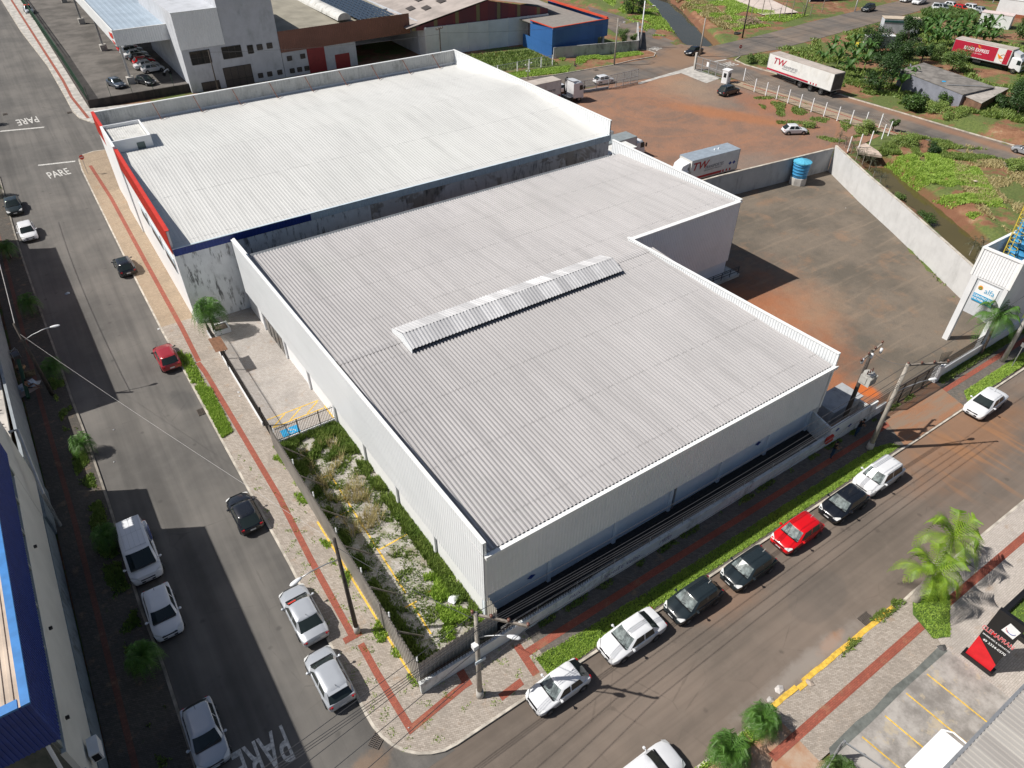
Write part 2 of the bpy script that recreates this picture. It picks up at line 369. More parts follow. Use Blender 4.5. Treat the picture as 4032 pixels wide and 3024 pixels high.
def band(L, wd):
    P = [Vector(p) for p in L]; a = []; b_ = []
    for i, p in enumerate(P):
        d = (P[min(i+1, len(P)-1)]-P[max(i-1, 0)]).normalized(); n_ = Vector((-d.y, d.x))*wd/2; a.append(p+n_); b_.append(p-n_)
    return a+b_[::-1]
flat_sheet('creek_water', band(CREEK[2:], 5.5), -1.34, M['water'])
flat_sheet('canal_water', band(CANAL[1:], 8.4), -1.5, M['water2'])
# roads
R_ = drape
R_('front_street', [(-90, 7.6), (240, 7.6), (240, 16.0), (-90, 16.0)], M['asph_f'], .004)
R_('left_street', [(-7.2, 15.7), (7.0, 15.7), (4.4, 18.4), (4.4, 60), (4.4, 122), (8.5, 130), (8.5, 460), (-9.5, 460), (-9.2, 123), (-7.2, 110)], M['asph_l'], .010)
R_('back_street', [(-9, 122.6), (-3, 119.8), (3.3, 118.6), (84.6, 102.6), (112.5, 98.0), (112.5, 110.0), (98.5, 110.4), (75.7, 113.8), (8.1, 130.6), (-9, 134), (-120, 153), (-120, 141)], M['asph_b'], .014)
R_('junction_road', [(111.8, 88), (120.3, 88), (120.8, 101.8), (135, 100.3), (150, 101.3), (200, 105.2), (330, 112), (330, 123), (198.6, 114.2), (159, 112.0), (146, 110.6), (135, 110.0), (124.5, 109.6), (121.0, 113.5), (121.5, 120), (128, 134), (160, 186), (150, 192), (119.5, 142), (110.6, 116.6), (111.5, 112.6), (110.0, 110.2), (111.8, 103)], M['asph_b'], .018)
R_('side_street', [(112.2, -60), (121.3, -60), (121.6, 45), (120.9, 88.5), (111.8, 88.5), (113, 66)], M['asph_b'], .014)
R_('crossing', [(-9, 122.6), (-3, 119.8), (3.3, 118.6), (24, 114.7), (26, 126.1), (8.1, 130.6), (-9, 134), (-60, 143), (-60, 131)], M['asph_l'], .016)
# pavements
def pave(name, poly, mat, off=.12, conv=True): return drape(name, poly, mat, off, conv=conv)
LK = [(7.2, 15.98), (6.5, 16.06), (5.85, 16.32), (5.25, 16.7), (4.75, 17.2), (4.33, 17.85), (4.05, 18.6), (3.9, 19.4), (3.86, 20.2), (3.9, 32.3), (3.75, 40), (3.62, 47.3), (3.48, 56.7), (3.3, 65.7), (3.25, 78), (3.3, 100), (3.35, 112), (3.6, 116.3), (4.4, 117.9), (5.8, 118.4), (7.8, 118.0)]
pave('corner_pavement', LK[:11]+[(7.2, 40), (7.2, 19.7), (14.2, 19.5), (14.2, 15.98)], M['paver_grey'])
pave('left_pavement', LK[10:15]+[(6.6, 66), (7.2, 64.5), (7.2, 40)], M['paver_grey'], .121)
pave('west_pavement', LK[10:]+[(60, 108.0), (60, 102.6), (6.4, 102.6), (6.4, 65), (6.6, 66)][::1], M['paver_tan'], .122) if 0 else pave('west_pavement', [(3.3, 66.2)]+LK[14:]+[(60, 108.1), (60, 102.6), (6.4, 102.6), (6.4, 66.2)], M['paver_tan'], .122)
pave('front_pavement', [(14.2, 15.98), (66, 15.9), (66, 17), (100, 17), (100, 19.6), (14.2, 19.6)], M['paver_dark'], .119)
b = NB('driveway'); n = b.noise(1., 4, .65, vec=b.mapd((.25, 1.6, 1), .9)); br = b.n('ShaderNodeTexBrick', {'Vector': b.mapd(), 'Color1': (.36, .17, .085, 1), 'Color2': (.30, .15, .08, 1), 'Mortar': (.2, .11, .07, 1), 'Scale': 4., 'Mortar Size': .03})
c = b.mix(b.ramp(n, .4, .65), br.outputs[0], (.24, .17, .12)); M['drive'] = b.done(c, .9)
pave('driveway', [(48.9, 15.85), (57.6, 15.85), (58.6, 19.5), (50.9, 19.5)], M['drive'], .135)
kerb([(48.9, 15.9), (38, 15.9), (14, 15.98)]+LK, M['kerbm'])
kerb([(112, 15.7), (57.4, 15.85), (48.9, 15.86)], M['kerbm'], h=.10)
WK = [(-6.6, 116), (-6.6, 96), (-6.5, 88.4), (-6.2, 75), (-5.96, 67.2), (-5.8, 59.6), (-5.56, 53.4), (-5.4, 45), (-5.39, 34.7), (-5.14, 29.4), (-5.06, 20), (-5.3, 17.6), (-6.4, 16.1), (-9, 15.7), (-60, 15.7)]
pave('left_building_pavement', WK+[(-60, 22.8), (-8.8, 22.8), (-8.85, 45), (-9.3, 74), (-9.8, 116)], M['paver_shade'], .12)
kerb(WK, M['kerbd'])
NW = [(7.9, 131.2), (6.4, 135), (6.0, 139), (6.1, 150), (6.1, 170), (4.8, 203), (4.0, 260), (4, 420)]
pave('gas_station_pavement', NW+[(8.6, 420), (8.6, 138.9), (75.7, 125), (75.7, 114.4), (40, 122.7), (9.6, 130.4)], M['conc'], .12)
kerb(NW[::-1]+[(9.6, 130.6), (40, 123), (75.7, 114.6)], M['kerbm'])
pave('back_pavement', [(75.7, 114.2), (85, 111.6), (98.5, 110.6), (104.1, 110.9), (109.3, 110.6), (111.2, 112.3), (111.3, 114.3), (110.2, 116.6), (109.2, 115.2), (88, 115.6), (78.3, 117.5)], M['earth'], .10)
kerb([(75.7, 114), (85, 111.4), (98.5, 110.4), (104.1, 110.8), (109.3, 110.4), (111.4, 112.2), (111.5, 114.4), (110.3, 116.6)], M['kerbm'])
pave('yard_pavement', [(110.6, 57), (112.6, 57.5), (112.9, 66), (112.5, 78), (111.2, 89.8), (108.9, 89.8), (109.0, 64)], M['paver_tan'], .09)
pave('yard_tactile_strip', [(111.3, 57), (111.7, 57.3), (111.9, 66), (111.5, 78), (110.7, 88), (110.3, 88), (111.1, 78), (111.5, 66)], M['tactile'], .098)
kerb([(121.2, 20), (121.9, 43), (121.2, 52), (120.8, 62), (120.2, 72), (120.2, 83), (120.8, 90), (120.3, 96.3), (121.2, 99.8), (124, 101)][::-1], M['kerbm'], h=.16)
# lots south of the front street
pave('shop_pavement', [(23.0, 7.6), (23.0, 4.2), (34.9, 4.2), (35.6, 6.2), (37, 7.4), (36, 7.6)], M['paver_grey'], .10)
pave('shop_brick_pavement', [(34.9, 4.3), (35.0, -2), (80, -2), (80, 3.6), (42.5, 3.6), (42, 7.6), (40.2, 7.6), (37.6, 7.2), (35.8, 6.2)], M['paver_pale'], .105)
pave('shop_far_pavement', [(42.2, 3.5), (80, 3.5), (80, 7.6), (42.2, 7.6)], M['paver_pale'], .104)
kerb([(-30, 7.6), (17, 7.72), (23, 7.6), (34.7, 7.55), (36.8, 7.65), (80, 7.6), (120, 7.6)][::1], M['kerbm'], w=-.16, h=.115)
b = NB('stained_parking_slab'); n1 = b.noise(.5, 5, .7); n2 = b.noise(.8, 5, .7, vec=b.mapd((1, 1, 1), 0, (9, 4, 0)))
c = b.mix(b.ramp(n1, .35, .65), (.20, .185, .17), (.40, .375, .35)); c = b.mix(b.math('MULTIPLY', b.ramp(n2, .55, .63), .6), c, (.44, .37, .26))
M['slab'] = b.done(c, .85)
pave('parking_slab', [(17, -6), (35.2, -6), (35.0, 4.0), (23.6, 4.0), (20.5, 3.9), (17, 3.9)], M['slab'], .11)
b = NB('pinkish_dirt'); c = b.mix(b.ramp(b.noise(.6, 5, .7), .35, .65), (.36, .19, .11), (.42, .32, .24)); M['pdirt'] = b.done(c, .95, bump=b.noise(5), bstr=.4)
pave('dirt_verge', [(5, 3.9), (5, 7.6), (23.1, 7.6), (23.1, 4.2), (23.6, 3.9)], M['pdirt'], .09)
M['chan'] = simple('wet_concrete_channel', (.13, .14, .13), .7, var=.25, sc=2, coord='w')
pave('drain_channel', [(23.6, 3.92), (24, 4.35), (26.5, 4.42), (28, 4.32), (30, 4.45), (32, 4.36), (34.6, 4.42), (34.9, 3.95), (31, 4.0), (27, 3.9)], M['chan'], .116)
for k, (p0, p1) in enumerate((((32.4, 3.8), (32.6, -.6)), ((30.3, 3.8), (30.55, -.6)), ((28.1, 3.7), (28.3, 1.2)), ((26.0, 3.7), (26.3, 1.0)), ((24.1, 3.4), (24.3, .8)))):
    pave('parking_line', strip_poly([p0, p1], .09), M['road_yel'], .118)
b_ = MB()
for i in range(17):
    x = 23.3+i*.68; off = .015*math.sin(i*1.7); b_.box(x, x+.672, 7.45+off+(-.12 if i == 3 else 0), 7.76+off+(-.12 if i == 3 else 0), 0, .135+.008*(i % 3))
tag(b_.build('painted_kerb', M['road_yel']), None, None, kind='structure')
# tactile strips
TL = [(5.1, 18.2), (5.3, 22), (5.05, 25.2), (5.05, 38), (5.1, 45), (4.95, 56), (4.7, 58), (4.85, 61), (4.95, 65.5), (4.9, 80), (4.9, 100), (4.6, 112)]
pave('tactile_strip', strip_poly([(5.7, 17.8), (5.55, 22), (5.55, 24.3)], .42), M['tactile'], .126)
pave('tactile_strip', strip_poly([(5.35, 25.2), (5.35, 32), (5.5, 38.5), (5.35, 45.8), (5.1, 56.6), (4.95, 58.5)], .42), M['tactile'], .127)
pave('tactile_strip', strip_poly([(5.05, 58.6), (5.15, 65), (5.1, 80), (5.1, 100), (4.7, 113)], .42), M['tactile'], .129)
pave('tactile_strip', [(4.55, 24.8), (5.7, 24.8), (5.7, 25.25), (4.55, 25.25)], M['tactile'], .131)
pave('tactile_strip', [(5.3, 17.75), (9.6, 18.35), (9.6, 18.8), (5.3, 18.2)], M['tactile'], .133)
pave('tactile_strip', [(9.2, 18.3), (9.7, 18.3), (9.75, 19.4), (9.25, 19.4)], M['tactile'], .1345)
pave('tactile_strip', [(10.6, 16.5), (12.2, 16.6), (12.2, 17.05), (10.6, 16.95)], M['tactile'], .127)
pave('tactile_strip', [(13.0, 17.9), (17.5, 17.9), (40, 17.95), (50.9, 17.95), (50.9, 18.4), (40, 18.4), (17.5, 18.4), (13.0, 18.4)], M['tactile'], .127)
pave('tactile_strip', [(57.8, 17.8), (100, 17.7), (100, 18.2), (57.8, 18.25)], M['tactile'], .127)
pave('tactile_strip', [(12.9, 16.7), (13.4, 16.7), (13.5, 18.9), (13.0, 18.9)], M['tactile'], .129)
pave('tactile_strip', strip_poly([(21, 5.5), (30, 5.55), (38, 5.6), (80, 5.45)], .5), M['tactile'], .112)
pave('tactile_strip', strip_poly([(6.2, 240), (6.7, 189), (7.0, 158), (6.8, 147), (7.4, 134)], .45), M['tactile'], .127)
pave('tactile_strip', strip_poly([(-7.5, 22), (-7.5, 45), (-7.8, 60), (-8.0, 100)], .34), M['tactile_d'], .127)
# yards
b = NB('grey_brown_yard_gravel')
n1 = b.noise(.13, 5, .65); n2 = b.noise(.8, 5, .7); n3 = b.noise(9, 4, .75)
c = b.mix(b.ramp(n1, .35, .65), (.118, .100, .078), (.185, .150, .115)); c = b.mix(b.math('MULTIPLY', b.ramp(n2, .5, .7), .4), c, (.10, .09, .078))
tr = b.noise(1., 4, .6, vec=b.mapd((.12, 1.3, 1), -.35)); c = b.mix(b.math('MULTIPLY', b.ramp(tr, .54, .66), .35), c, (.26, .20, .145))
redf = b.math('MAXIMUM', b.blob(47.5, 28, 5.5, 12, .0, .35, .3, .5), b.blob(54, 33, 5.0, 9, -.6, .5, .3, .8))
c = b.mix(b.math('MULTIPLY', redf, .85), c, (.35, .125, .05)); c = b.mix(b.math('MULTIPLY', b.ramp(b.noise(.22, 5, .7, vec=b.mapd((1, 1, 1), 0, (31, 5, 0))), .52, .66), .5), c, (.27, .165, .10)); c = b.mix(b.math('MULTIPLY', b.blob(60, 33, 4, 3, .5, .5, .5, .9), .5), c, (.34, .22, .14))
c = b.mix(b.math('MULTIPLY', b.blob(52.6, 22, .8, 1.2, .2, .3, .9, .4), .9), c, (.55, .13, .02))
c = b.mix(.55, c, b.mix(n3, (.12, .12, .12), (.88, .88, .88)), 'OVERLAY')
M['yard'] = b.done(c, .95, bump=b.math('ADD', n3, b.math('MULTIPLY', n2, 3)), bstr=.6, bdist=.05)
pave('gravel_yard', [(44.2, 19.7), (70, 19.7), (71.5, 21.6), (75.5, 27.6), (81.6, 38), (86, 45.5), (92.3, 57), (56, 58.6), (50, 50), (40, 44.4), (43, 30)], M['yard'], .012)
b = NB('red_earth_yard')
n1 = b.noise(.12, 5, .7); n2 = b.noise(.7, 5, .7, dist=.5); n3 = b.noise(8, 4, .75)
v = b.n('ShaderNodeVectorMath', {0: b.pos(), 1: (88, 88, 0)}, operation='SUBTRACT').outputs[0]
ln = b.n('ShaderNodeVectorMath', {0: v}, operation='LENGTH').outputs['Value']
rings = b.noise(1., 4, .65, vec=b.n('ShaderNodeCombineXYZ', {0: b.math('MULTIPLY', ln, .9), 1: b.math('MULTIPLY', n1, 1.5)}).outputs[0])
c = b.mix(b.ramp(n1, .38, .6), (.20, .125, .09), (.28, .15, .095))
c = b.mix(b.math('MULTIPLY', b.ramp(rings, .5, .7), .45), c, (.34, .155, .075)); c = b.mix(b.math('MULTIPLY', b.ramp(n2, .55, .72), .45), c, (.17, .13, .105))
c = b.mix(b.math('MULTIPLY', b.blob(104, 88, 9, 6.5, .9, .3, .25, .5), .8), c, (.16, .14, .12))
c = b.mix(b.math('MULTIPLY', b.blob(101, 93, 8, 5, 1.4, .4, .3, .9), .55), c, (.34, .23, .15))
c = b.mix(b.math('MULTIPLY', b.blob(80, 62, 9, 4, 0, .4, .25, .6), .55), c, (.20, .175, .15))
c = b.mix(b.math('MULTIPLY', b.blob(96, 78, 12, 2.2, 2.05, .35, .3, .6), .65), c, (.36, .14, .055))
c = b.mix(b.math('MULTIPLY', b.blob(105.5, 78, 3.5, 9, 0, .5, .4, .6), .6), c, (.30, .12, .06))
c = b.mix(.5, c, b.mix(n3, (.15, .15, .15), (.85, .85, .85)), 'OVERLAY')
M['ryard'] = b.done(c, .95, bump=b.math('ADD', n3, b.math('MULTIPLY', n2, 4)), bstr=.6, bdist=.06)
pave('red_earth_yard', [(50, 57.5), (91, 54.6), (100, 57.5), (108.7, 58.5), (109.0, 89.5), (109.3, 99.3), (100.5, 99.9), (84.6, 102.2), (58, 106.8), (56, 102)], M['ryard'], .008)
pave('gate_apron', [G('C', 1030, 655)[:2], G('C', 1480, 520)[:2], G('C', 1490, 560)[:2], G('C', 1680, 620)[:2], G('C', 1570, 660)[:2], G('C', 1370, 580)[:2], G('C', 1200, 620)[:2], G('C', 1035, 670)[:2]], M['conc'], .03, conv=False)
pave('concrete_yard', [(154.5, 121.5), (164, 118.5), (172, 137), (184, 160), (160, 166), (157, 131)], simple('pale_slab', (.55, .47, .42), .9, var=.12, sc=.4, coord='w'), .55)
pave('workshop_forecourt', [(166, 117), (180, 116), (215, 118), (215, 140), (172, 134)], simple('tan_forecourt', (.34, .27, .2), .9, var=.2, sc=.4, coord='w'), .03)
pave('customer_yard', [(7.0, 44.2), (12.5, 44.2), (12.0, 64.9), (6.6, 64.9)], M['paver_yard'], .10)
b = NB('overgrown_pavers'); br = b.n('ShaderNodeTexBrick', {'Vector': b.mapd((1, 1, 1), .78), 'Color1': (.50, .475, .45, 1), 'Color2': (.34, .315, .285, 1), 'Mortar': (.14, .12, .09, 1), 'Scale': 4.2, 'Mortar Size': .03, 'Brick Width': .95, 'Row Height': .42})
n = b.noise(.5, 5, .7); c = b.mix(b.math('MULTIPLY', b.ramp(n, .5, .66), .65), br.outputs[0], (.20, .17, .11)); c = b.mix(b.math('MULTIPLY', b.ramp(b.noise(2.2, 5, .75), .48, .62), .55), c, (.13, .16, .05)); M['lot'] = b.done(c, .95, bump=br.outputs[1], bstr=-.4)
pave('vacant_lot', [(7.0, 20.2), (12.65, 20.2), (12.5, 44.0), (7.0, 44.0)], M['lot'], .09)
M['darkstrip'] = simple('black_gravel_strip', (.035, .034, .033), .95, var=.2, sc=6, coord='w', bump=.3)
pave('side_strip', [(12.7, 19.85), (44.1, 19.85), (44.1, 21.7), (12.7, 21.7)], M['darkstrip'], .10)
for p in (strip_poly([(9.35, 26), (9.4, 38.6)], .12), strip_poly([(9.35, 30.05), (11.8, 30.2)], .12), strip_poly([(8.0, 34.4), (9.4, 34.4)], .12), strip_poly([(8.8, 25.0), (9.6, 25.0)], .12), strip_poly([(9.3, 22.5), (9.35, 25)], .12), strip_poly([(10.4, 25.2), (10.9, 25.2)], .12), strip_poly([(8.2, 38.5), (9.4, 38.6)], .12)):
    pave('parking_line', p, M['road_yel'], .096)
for p in ([(7.4, 47.3), (11.9, 47.3)], [(7.4, 46.1), (11.9, 46.1)], [(7.6, 46.2), (8.9, 47.2)], [(9.0, 46.2), (10.3, 47.2)], [(10.5, 46.2), (11.8, 47.2)], [(12.0, 46.4), (12.05, 44.3)]):
    pave('parking_line', strip_poly(p, .11), M['road_yel'], .108)
pave('fence_foot_line', [(6.90, 20.3), (7.03, 20.3), (6.82, 34.8), (6.69, 34.8)], M['road_yel'], .128)
M['bluep'] = simple('blue_paint', (.03, .33, .62), .8, var=.15, coord='w')
pave('disabled_bay_square', [(7.8, 44.55), (9.25, 44.55), (9.25, 45.45), (7.8, 45.45)], M['bluep'], .107)
mb = MB(); pts = [(8.55+.26*math.cos(t), 44.93+.26*math.sin(t), .1135) for t in [math.pi*(.1+k*.15) for k in range(12)]]
for p, q2 in zip(pts, pts[1:]): mb.bar(p, q2, .06, .003)
mb.bar((8.6, 45.0, .1135), (8.45, 45.32, .1135), .07, .003); mb.bar((8.6, 45.0, .1135), (8.85, 44.98, .1135), .07, .003); mb.bar((8.85, 44.98, .1135), (8.95, 44.75, .1135), .07, .003)
mb.cyl((8.42, 45.36, .112), .06, .004, 10); o = mb.build('wheelchair_mark', M['road_white']); o['kind'] = 'structure'
# stop lines and lettering on the road
def text_mesh(body, size, mat, parent=None, name='lettering', depth=.0, xf=None, sx=1., italic=False, bold=0., align='CENTER', spacing=1.):
    cu = bpy.data.curves.new('t', 'FONT'); cu.body = body; cu.size = size; cu.align_x = align; cu.align_y = 'CENTER'; cu.extrude = depth; cu.offset = bold; cu.space_character = spacing
    if italic: cu.shear = .25
    cu.resolution_u = 3
    t = bpy.data.objects.new('t', cu); COL.objects.link(t); bpy.context.view_layer.update()
    dg = bpy.context.evaluated_depsgraph_get(); me = bpy.data.meshes.new_from_object(t.evaluated_get(dg)); bpy.data.objects.remove(t); bpy.data.curves.remove(cu)
    me.name = name; me.materials.clear(); me.materials.append(mat)
    X = (xf or Matrix()) @ Matrix.Diagonal((sx, 1, 1, 1)); me.transform(X)
    o = bpy.data.objects.new(name, me); COL.objects.link(o)
    if parent: o.parent = parent
    return o
def road_text(x, y, z, rot, size=1., sx=.45, name='stop_lettering'):
    o = text_mesh('PARE', size, M['road_white'], None, name, 0, Matrix.Translation((x, y, z)) @ Matrix.Rotation(rot, 4, 'Z'), sx, bold=.045); o['kind'] = 'structure'
a0, a1 = G('A', 300, 1315), G('A', 595, 1282); pave('stop_line', strip_poly([a0[:2], a1[:2]], .45), M['road_white'], .022, conv=False)
p_ = G('A', 465, 1375); road_text(p_.x, p_.y, .016, R(6), 3.6, .34)
a0, a1 = G('A', 0, 1045), G('A', 348, 1012); pave('stop_line', strip_poly([a0[:2], a1[:2]], .5), M['road_white'], .022, conv=False)
p_ = G('A', 218, 955); road_text(p_.x, p_.y, .016, R(183), 4.6, .3)
p_ = G('M', 2080, 1500); road_text(p_.x, p_.y, .016, R(180), 3.1, .42)
p_ = G('C', 1755, 512); road_text(p_.x, p_.y, .03, R(0), 3.4, .42)
a0, a1 = G('C', 1640, 490), G('C', 1735, 475); pave('stop_line', strip_poly([a0[:2], a1[:2]], .45), M['road_white'], .03, conv=False)
p_ = G('C', 1165, 385); road_text(p_.x, p_.y, .03, R(200), 2.8, .4)
# ================================================================ BUILDINGS
def stained(name, base, stain, lo=.5, hi=.62, sc=1.2, strz=.22, warm=None):
    b = NB(name); v = b.mapd((1, 1, strz)); n = b.noise(sc, 6, .75, vec=v); n2 = b.noise(.35, 4, .6)
    f = b.math('MULTIPLY', b.ramp(n, lo, hi), b.ramp(n2, .35, .6))
    c = b.mix(b.ramp(b.noise(.8, 4, .6), .3, .7), tuple(v_*.88 for v_ in base), base)
    if warm: c = b.mix(b.ramp(b.noise(.2, 4, .7, dist=.6), .5, .56), c, warm)
    c = b.mix(b.math('MULTIPLY', f, .9), c, stain); return b.done(c, .9, bump=n, bstr=.15)
M['dirtywall'] = stained('mould_stained_white_wall', (.86, .88, .89), (.08, .08, .08), .50, .62, 2.2, .2)
M['dirtywall2'] = stained('patched_grey_wall', (.72, .71, .70), (.07, .068, .066), .46, .66, 1.8, .18, (.40, .36, .32))
def metal_roof(name, a, b2, band=None, rough=.5, sheet=1.05, streak=.25, metal=0., seam=None, trough_dark=None):
    b = NB(name); x = b.mapd((1/sheet, .16, .2))
    wn = b.n('ShaderNodeTexWhiteNoise', {'Vector': b.n('ShaderNodeVectorMath', {0: x}, operation='FLOOR').outputs[0]}, noise_dimensions='3D').outputs[0]
    c = b.mix(wn, a, b2); st = b.noise(1., 4, .65, vec=b.mapd((1.2, .09, 1)))
    c = b.mix(b.math('MULTIPLY', b.ramp(st, .45, .75), streak), c, tuple(v*.62 for v in a))
    c = b.mix(b.math('MULTIPLY', b.ramp(b.noise(.09, 4, .6), .4, .7), .35), c, tuple(v*.8 for v in a))
    if seam:
        sp = b.n('ShaderNodeSeparateXYZ', {0: b.pos()}); fr = b.math('ABSOLUTE', b.math('SUBTRACT', b.math('FRACT', b.math('DIVIDE', b.math('SUBTRACT', sp.outputs[1], seam[0]), seam[1])), .5))
        f = b.math('MULTIPLY', b.math('SUBTRACT', 1., b.ramp(fr, .0, .10/seam[1])), b.ramp(b.noise(2.5, 3, .7), .4, .6)); c = b.mix(b.math('MULTIPLY', f, seam[2]), c, tuple(v*.35 for v in a))
    if trough_dark:  # darker band along the trough of every rib
        sp = b.n('ShaderNodeSeparateXYZ', {0: b.pos()}); fr = b.math('FRACT', b.math('DIVIDE', b.math('SUBTRACT', sp.outputs[0], trough_dark[0]), trough_dark[1])); c = b.mix(b.math('MULTIPLY', b.math('SUBTRACT', 1., b.ramp(b.math('ABSOLUTE', b.math('SUBTRACT', fr, .25)), .1, .3)), trough_dark[2]), c, tuple(v*.45 for v in a))
    return b.done(c, rough, metal)
M['roof1'] = metal_roof('fibre_cement_roof', (.45, .437, .437), (.48, .466, .466), seam=(24.6, 5.35, .5), streak=.42, trough_dark=(12.5*.9494, .3*.9494, .6))
M['roof2'] = metal_roof('white_steel_roof', (.57, .57, .552), (.595, .595, .577), seam=(70.5, 9.1, .6), streak=.3, rough=.4)
M['clad'] = metal_roof('white_wall_cladding', (.76, .785, .80), (.80, .82, .835), sheet=3, streak=.16, rough=.4)
M['cladg'] = stained('weathered_parapet_sheet', (.58, .58, .56), (.22, .22, .20), .42, .75, .8, .3)
M['flash'] = simple('pale_blue_flashing', (.55, .64, .70), .45, var=.08, coord='w')
M['navy'] = simple('navy_blue_sheet', (.016, .045, .24), .45, var=.12, coord='w')
M['louver'] = simple('dark_louvre', (.06, .05, .045), .6)
M['brown'] = simple('brown_fascia_sheet', (.20, .085, .06), .5, var=.1, sc=.3, coord='w')
def XL(y): return 12.55-(y-21.8)*.022
# ---- grey roofed warehouse in the middle of the picture
W = thing('warehouse', 'large warehouse with ribbed grey roof and a raised ridge vent, middle of the block', 'warehouse', (12.55, 21.7, 0))
Wb = Matrix.Translation((-12.55, -21.7, 0)); Wi = Wb @ Matrix.Translation((0, 0, 40)) @ Matrix.Scale(.9494, 4) @ Matrix.Translation((0, 0, -40))
def P_(mb, name, mat, par=W, x=Wi, smooth=False, label=None):
    o = mb.build(name, mat, par, smooth, xf=x)
    if label: o['label'] = label
    return o
ZE, ZR = 6.68, 7.6
mb = MB()
mb.corr((12.5, 21.5, ZE), (31.7, 0, 0), (0, 20.3, ZR-ZE), .3, .085, (0, 0, 1), .5)
mb.corr((12.2, 62.95, ZE-.12), (31.2, 0, 0), (0, -21.15, ZR-ZE+.12), .3, .085, (0, 0, 1), .5)
mb.corr((43.4, 62.95, ZE-.12), (15.1, 0, 0), (0, -18.6, (ZR-ZE+.12)*18.6/21.15), .3, .085, (0, 0, 1), .5)
roof = P_(mb, 'roof', M['roof1'])
mb = MB()   # ridge capping
mb.corr((12.5, 41.3, ZR+.02), (31.2, 0, 0), (0, .5, .045), .3, .06, (0, 0, 1), .52); mb.corr((12.5, 41.8, ZR+.065), (31.2, 0, 0), (0, .5, -.045), .3, .06, (0, 0, 1), .52)
o = mb.build('ridge_cap', M['roof1'], roof, xf=Wi)
mb = MB()   # masonry walls up to the cladding
mb.wall((12.67, 21.66), (43.9, 21.66), .2, 0, 8.1); mb.wall((43.9, 21.86), (41.7, 42.5), .2, 0, 8.2)
mb.wall((41.7, 42.5), (56.3, 42.5), .2, 0, 8.6); mb.wall((56.5, 42.5), (56.2, 60.4), .2, 0, 8.1)
P_(mb, 'wall', M['bluewhite'], x=Wb)
mb = MB(); mb.wall((12.66, 21.9), (XL(64.6)+.1, 64.6), -.2, 0, 8.0); P_(mb, 'wall', M['white'], x=Wb)
mb = MB(); mb.corr((12.6, 21.46, 2.5), (31.7, 0, 0), (0, 0, 4.0), .25, .016, (0, -1, 0)); P_(mb, 'cladding', M['clad'])
pW0, pW1 = Vector((XL(21.4), 21.42, 0)), Vector((XL(64.7), 64.7, 0))
mb = MB(); mb.corr((pW0.x, pW0.y, 2.12), pW1-pW0, (0, 0, 5.68), .25, .017, (-1, 0, 0)); mb.corr((pW0.x+.14, pW0.y, 6.4), pW1-pW0, (0, 0, 1.4), .25, .03, (1, 0, 0)); P_(mb, 'cladding', M['clad'])
pE0, pE1 = Vector((44.52, 21.45, 0)), Vector((43.42, 44.2, 0))
mb = MB(); mb.corr((pE0.x, pE0.y, 1.6), pE1-pE0, (0, 0, 6.2), .25, .03, (1, 0, 0)); mb.corr((pE0.x-.14, pE0.y, 6.4), pE1-pE0, (0, 0, 1.4), .25, .03, (-1, 0, 0)); P_(mb, 'cladding', M['clad'])
mb = MB(); mb.corr((43.4, 44.06, .55), (15.4, 0, 0), (0, 0, 6.95), .25, .03, (0, -1, 0)); P_(mb, 'cladding', M['clad'])
mb = MB(); mb.corr((58.85, 44.05, .55), (-.25, 20.4, 0), (0, 0, 7.25), .3, .04, (1, 0, 0)); mb.corr((58.7, 44.05, 6.3), (-.25, 20.4, 0), (0, 0, 1.5), .3, .04, (-1, 0, 0)); P_(mb, 'cladding', M['clad'])
mb = MB()   # cappings
mb.wall((pW0.x-.06, pW0.y-.06), (pW1.x-.06, pW1.y), -.26, 7.79, 7.87); P_(mb, 'parapet_cap', M['trim']); mb = MB(); mb.wall((pE0.x+.06, pE0.y-.06), (pE1.x+.06, pE1.y+.1), .26, 7.79, 7.87)
mb.wall((58.93, 43.95), (58.68, 64.5), .3, 7.79, 7.87); mb.box(43.45, 58.95, 43.93, 44.4, 7.44, 7.62)
P_(mb, 'parapet_cap', M['trim'])
mb = MB(); mb.box(12.62, 44.55, 21.22, 21.5, 6.5, 6.66); mb.box(12.62, 44.55, 21.16, 21.22, 6.46, 6.74); P_(mb, 'gutter', M['trim'])
mb = MB(); mb.box(12.62, 12.78, 21.40, 21.62, 2.1, 7.8); P_(mb, 'corner_trim', M['trim'])
mb = MB(); mb.box(44.38, 44.56, 21.38, 21.6, 2.4, 7.8); P_(mb, 'corner_trim', M['trim'])
mb = MB(); mb.box(11.9, 58.4, 62.9, 64.85, 5.7, 5.85); mb.box(11.9, 58.4, 62.86, 63.0, 5.7, 6.5); P_(mb, 'valley_gutter', simple('grey_valley_gutter', (.13, .14, .15), .5, coord='w'))
for x in (12.72, 17.6, 23.2, 28.4, 33.5, 38.75, 43.8):
    mb = MB(); mb.box(x-.14, x+.14, 21.5, 21.66, 0, 4.4); P_(mb, 'pilaster', M['bluewhite'], x=Wb)
for y in (27.6, 33.0, 38.3, 43.7, 49.2, 54.6, 60.2):
    mb = MB(); x = XL(y)+.06; mb.box(x-.12, x+.02, y-.13, y+.13, 0, 4.2); P_(mb, 'pilaster', M['offwhite'], x=Wb)
for x0, x1 in ((13.4, 16.6), (19.4, 22.3), (24.0, 27.8), (34.0, 38.2), (39.3, 43)):
    mb = MB(); mb.box(x0, x1, 21.6, 21.68, 2.3, 2.5); P_(mb, 'window', M['louver'], x=Wb)
mb = MB()
for k in range(4):
    y = 55.1+k*1.15; x = XL(y)+.02; mb.box(x-.03, x+.05, y, y+1.0, .15, 2.05)
P_(mb, 'shop_window', M['glass'], x=Wb)
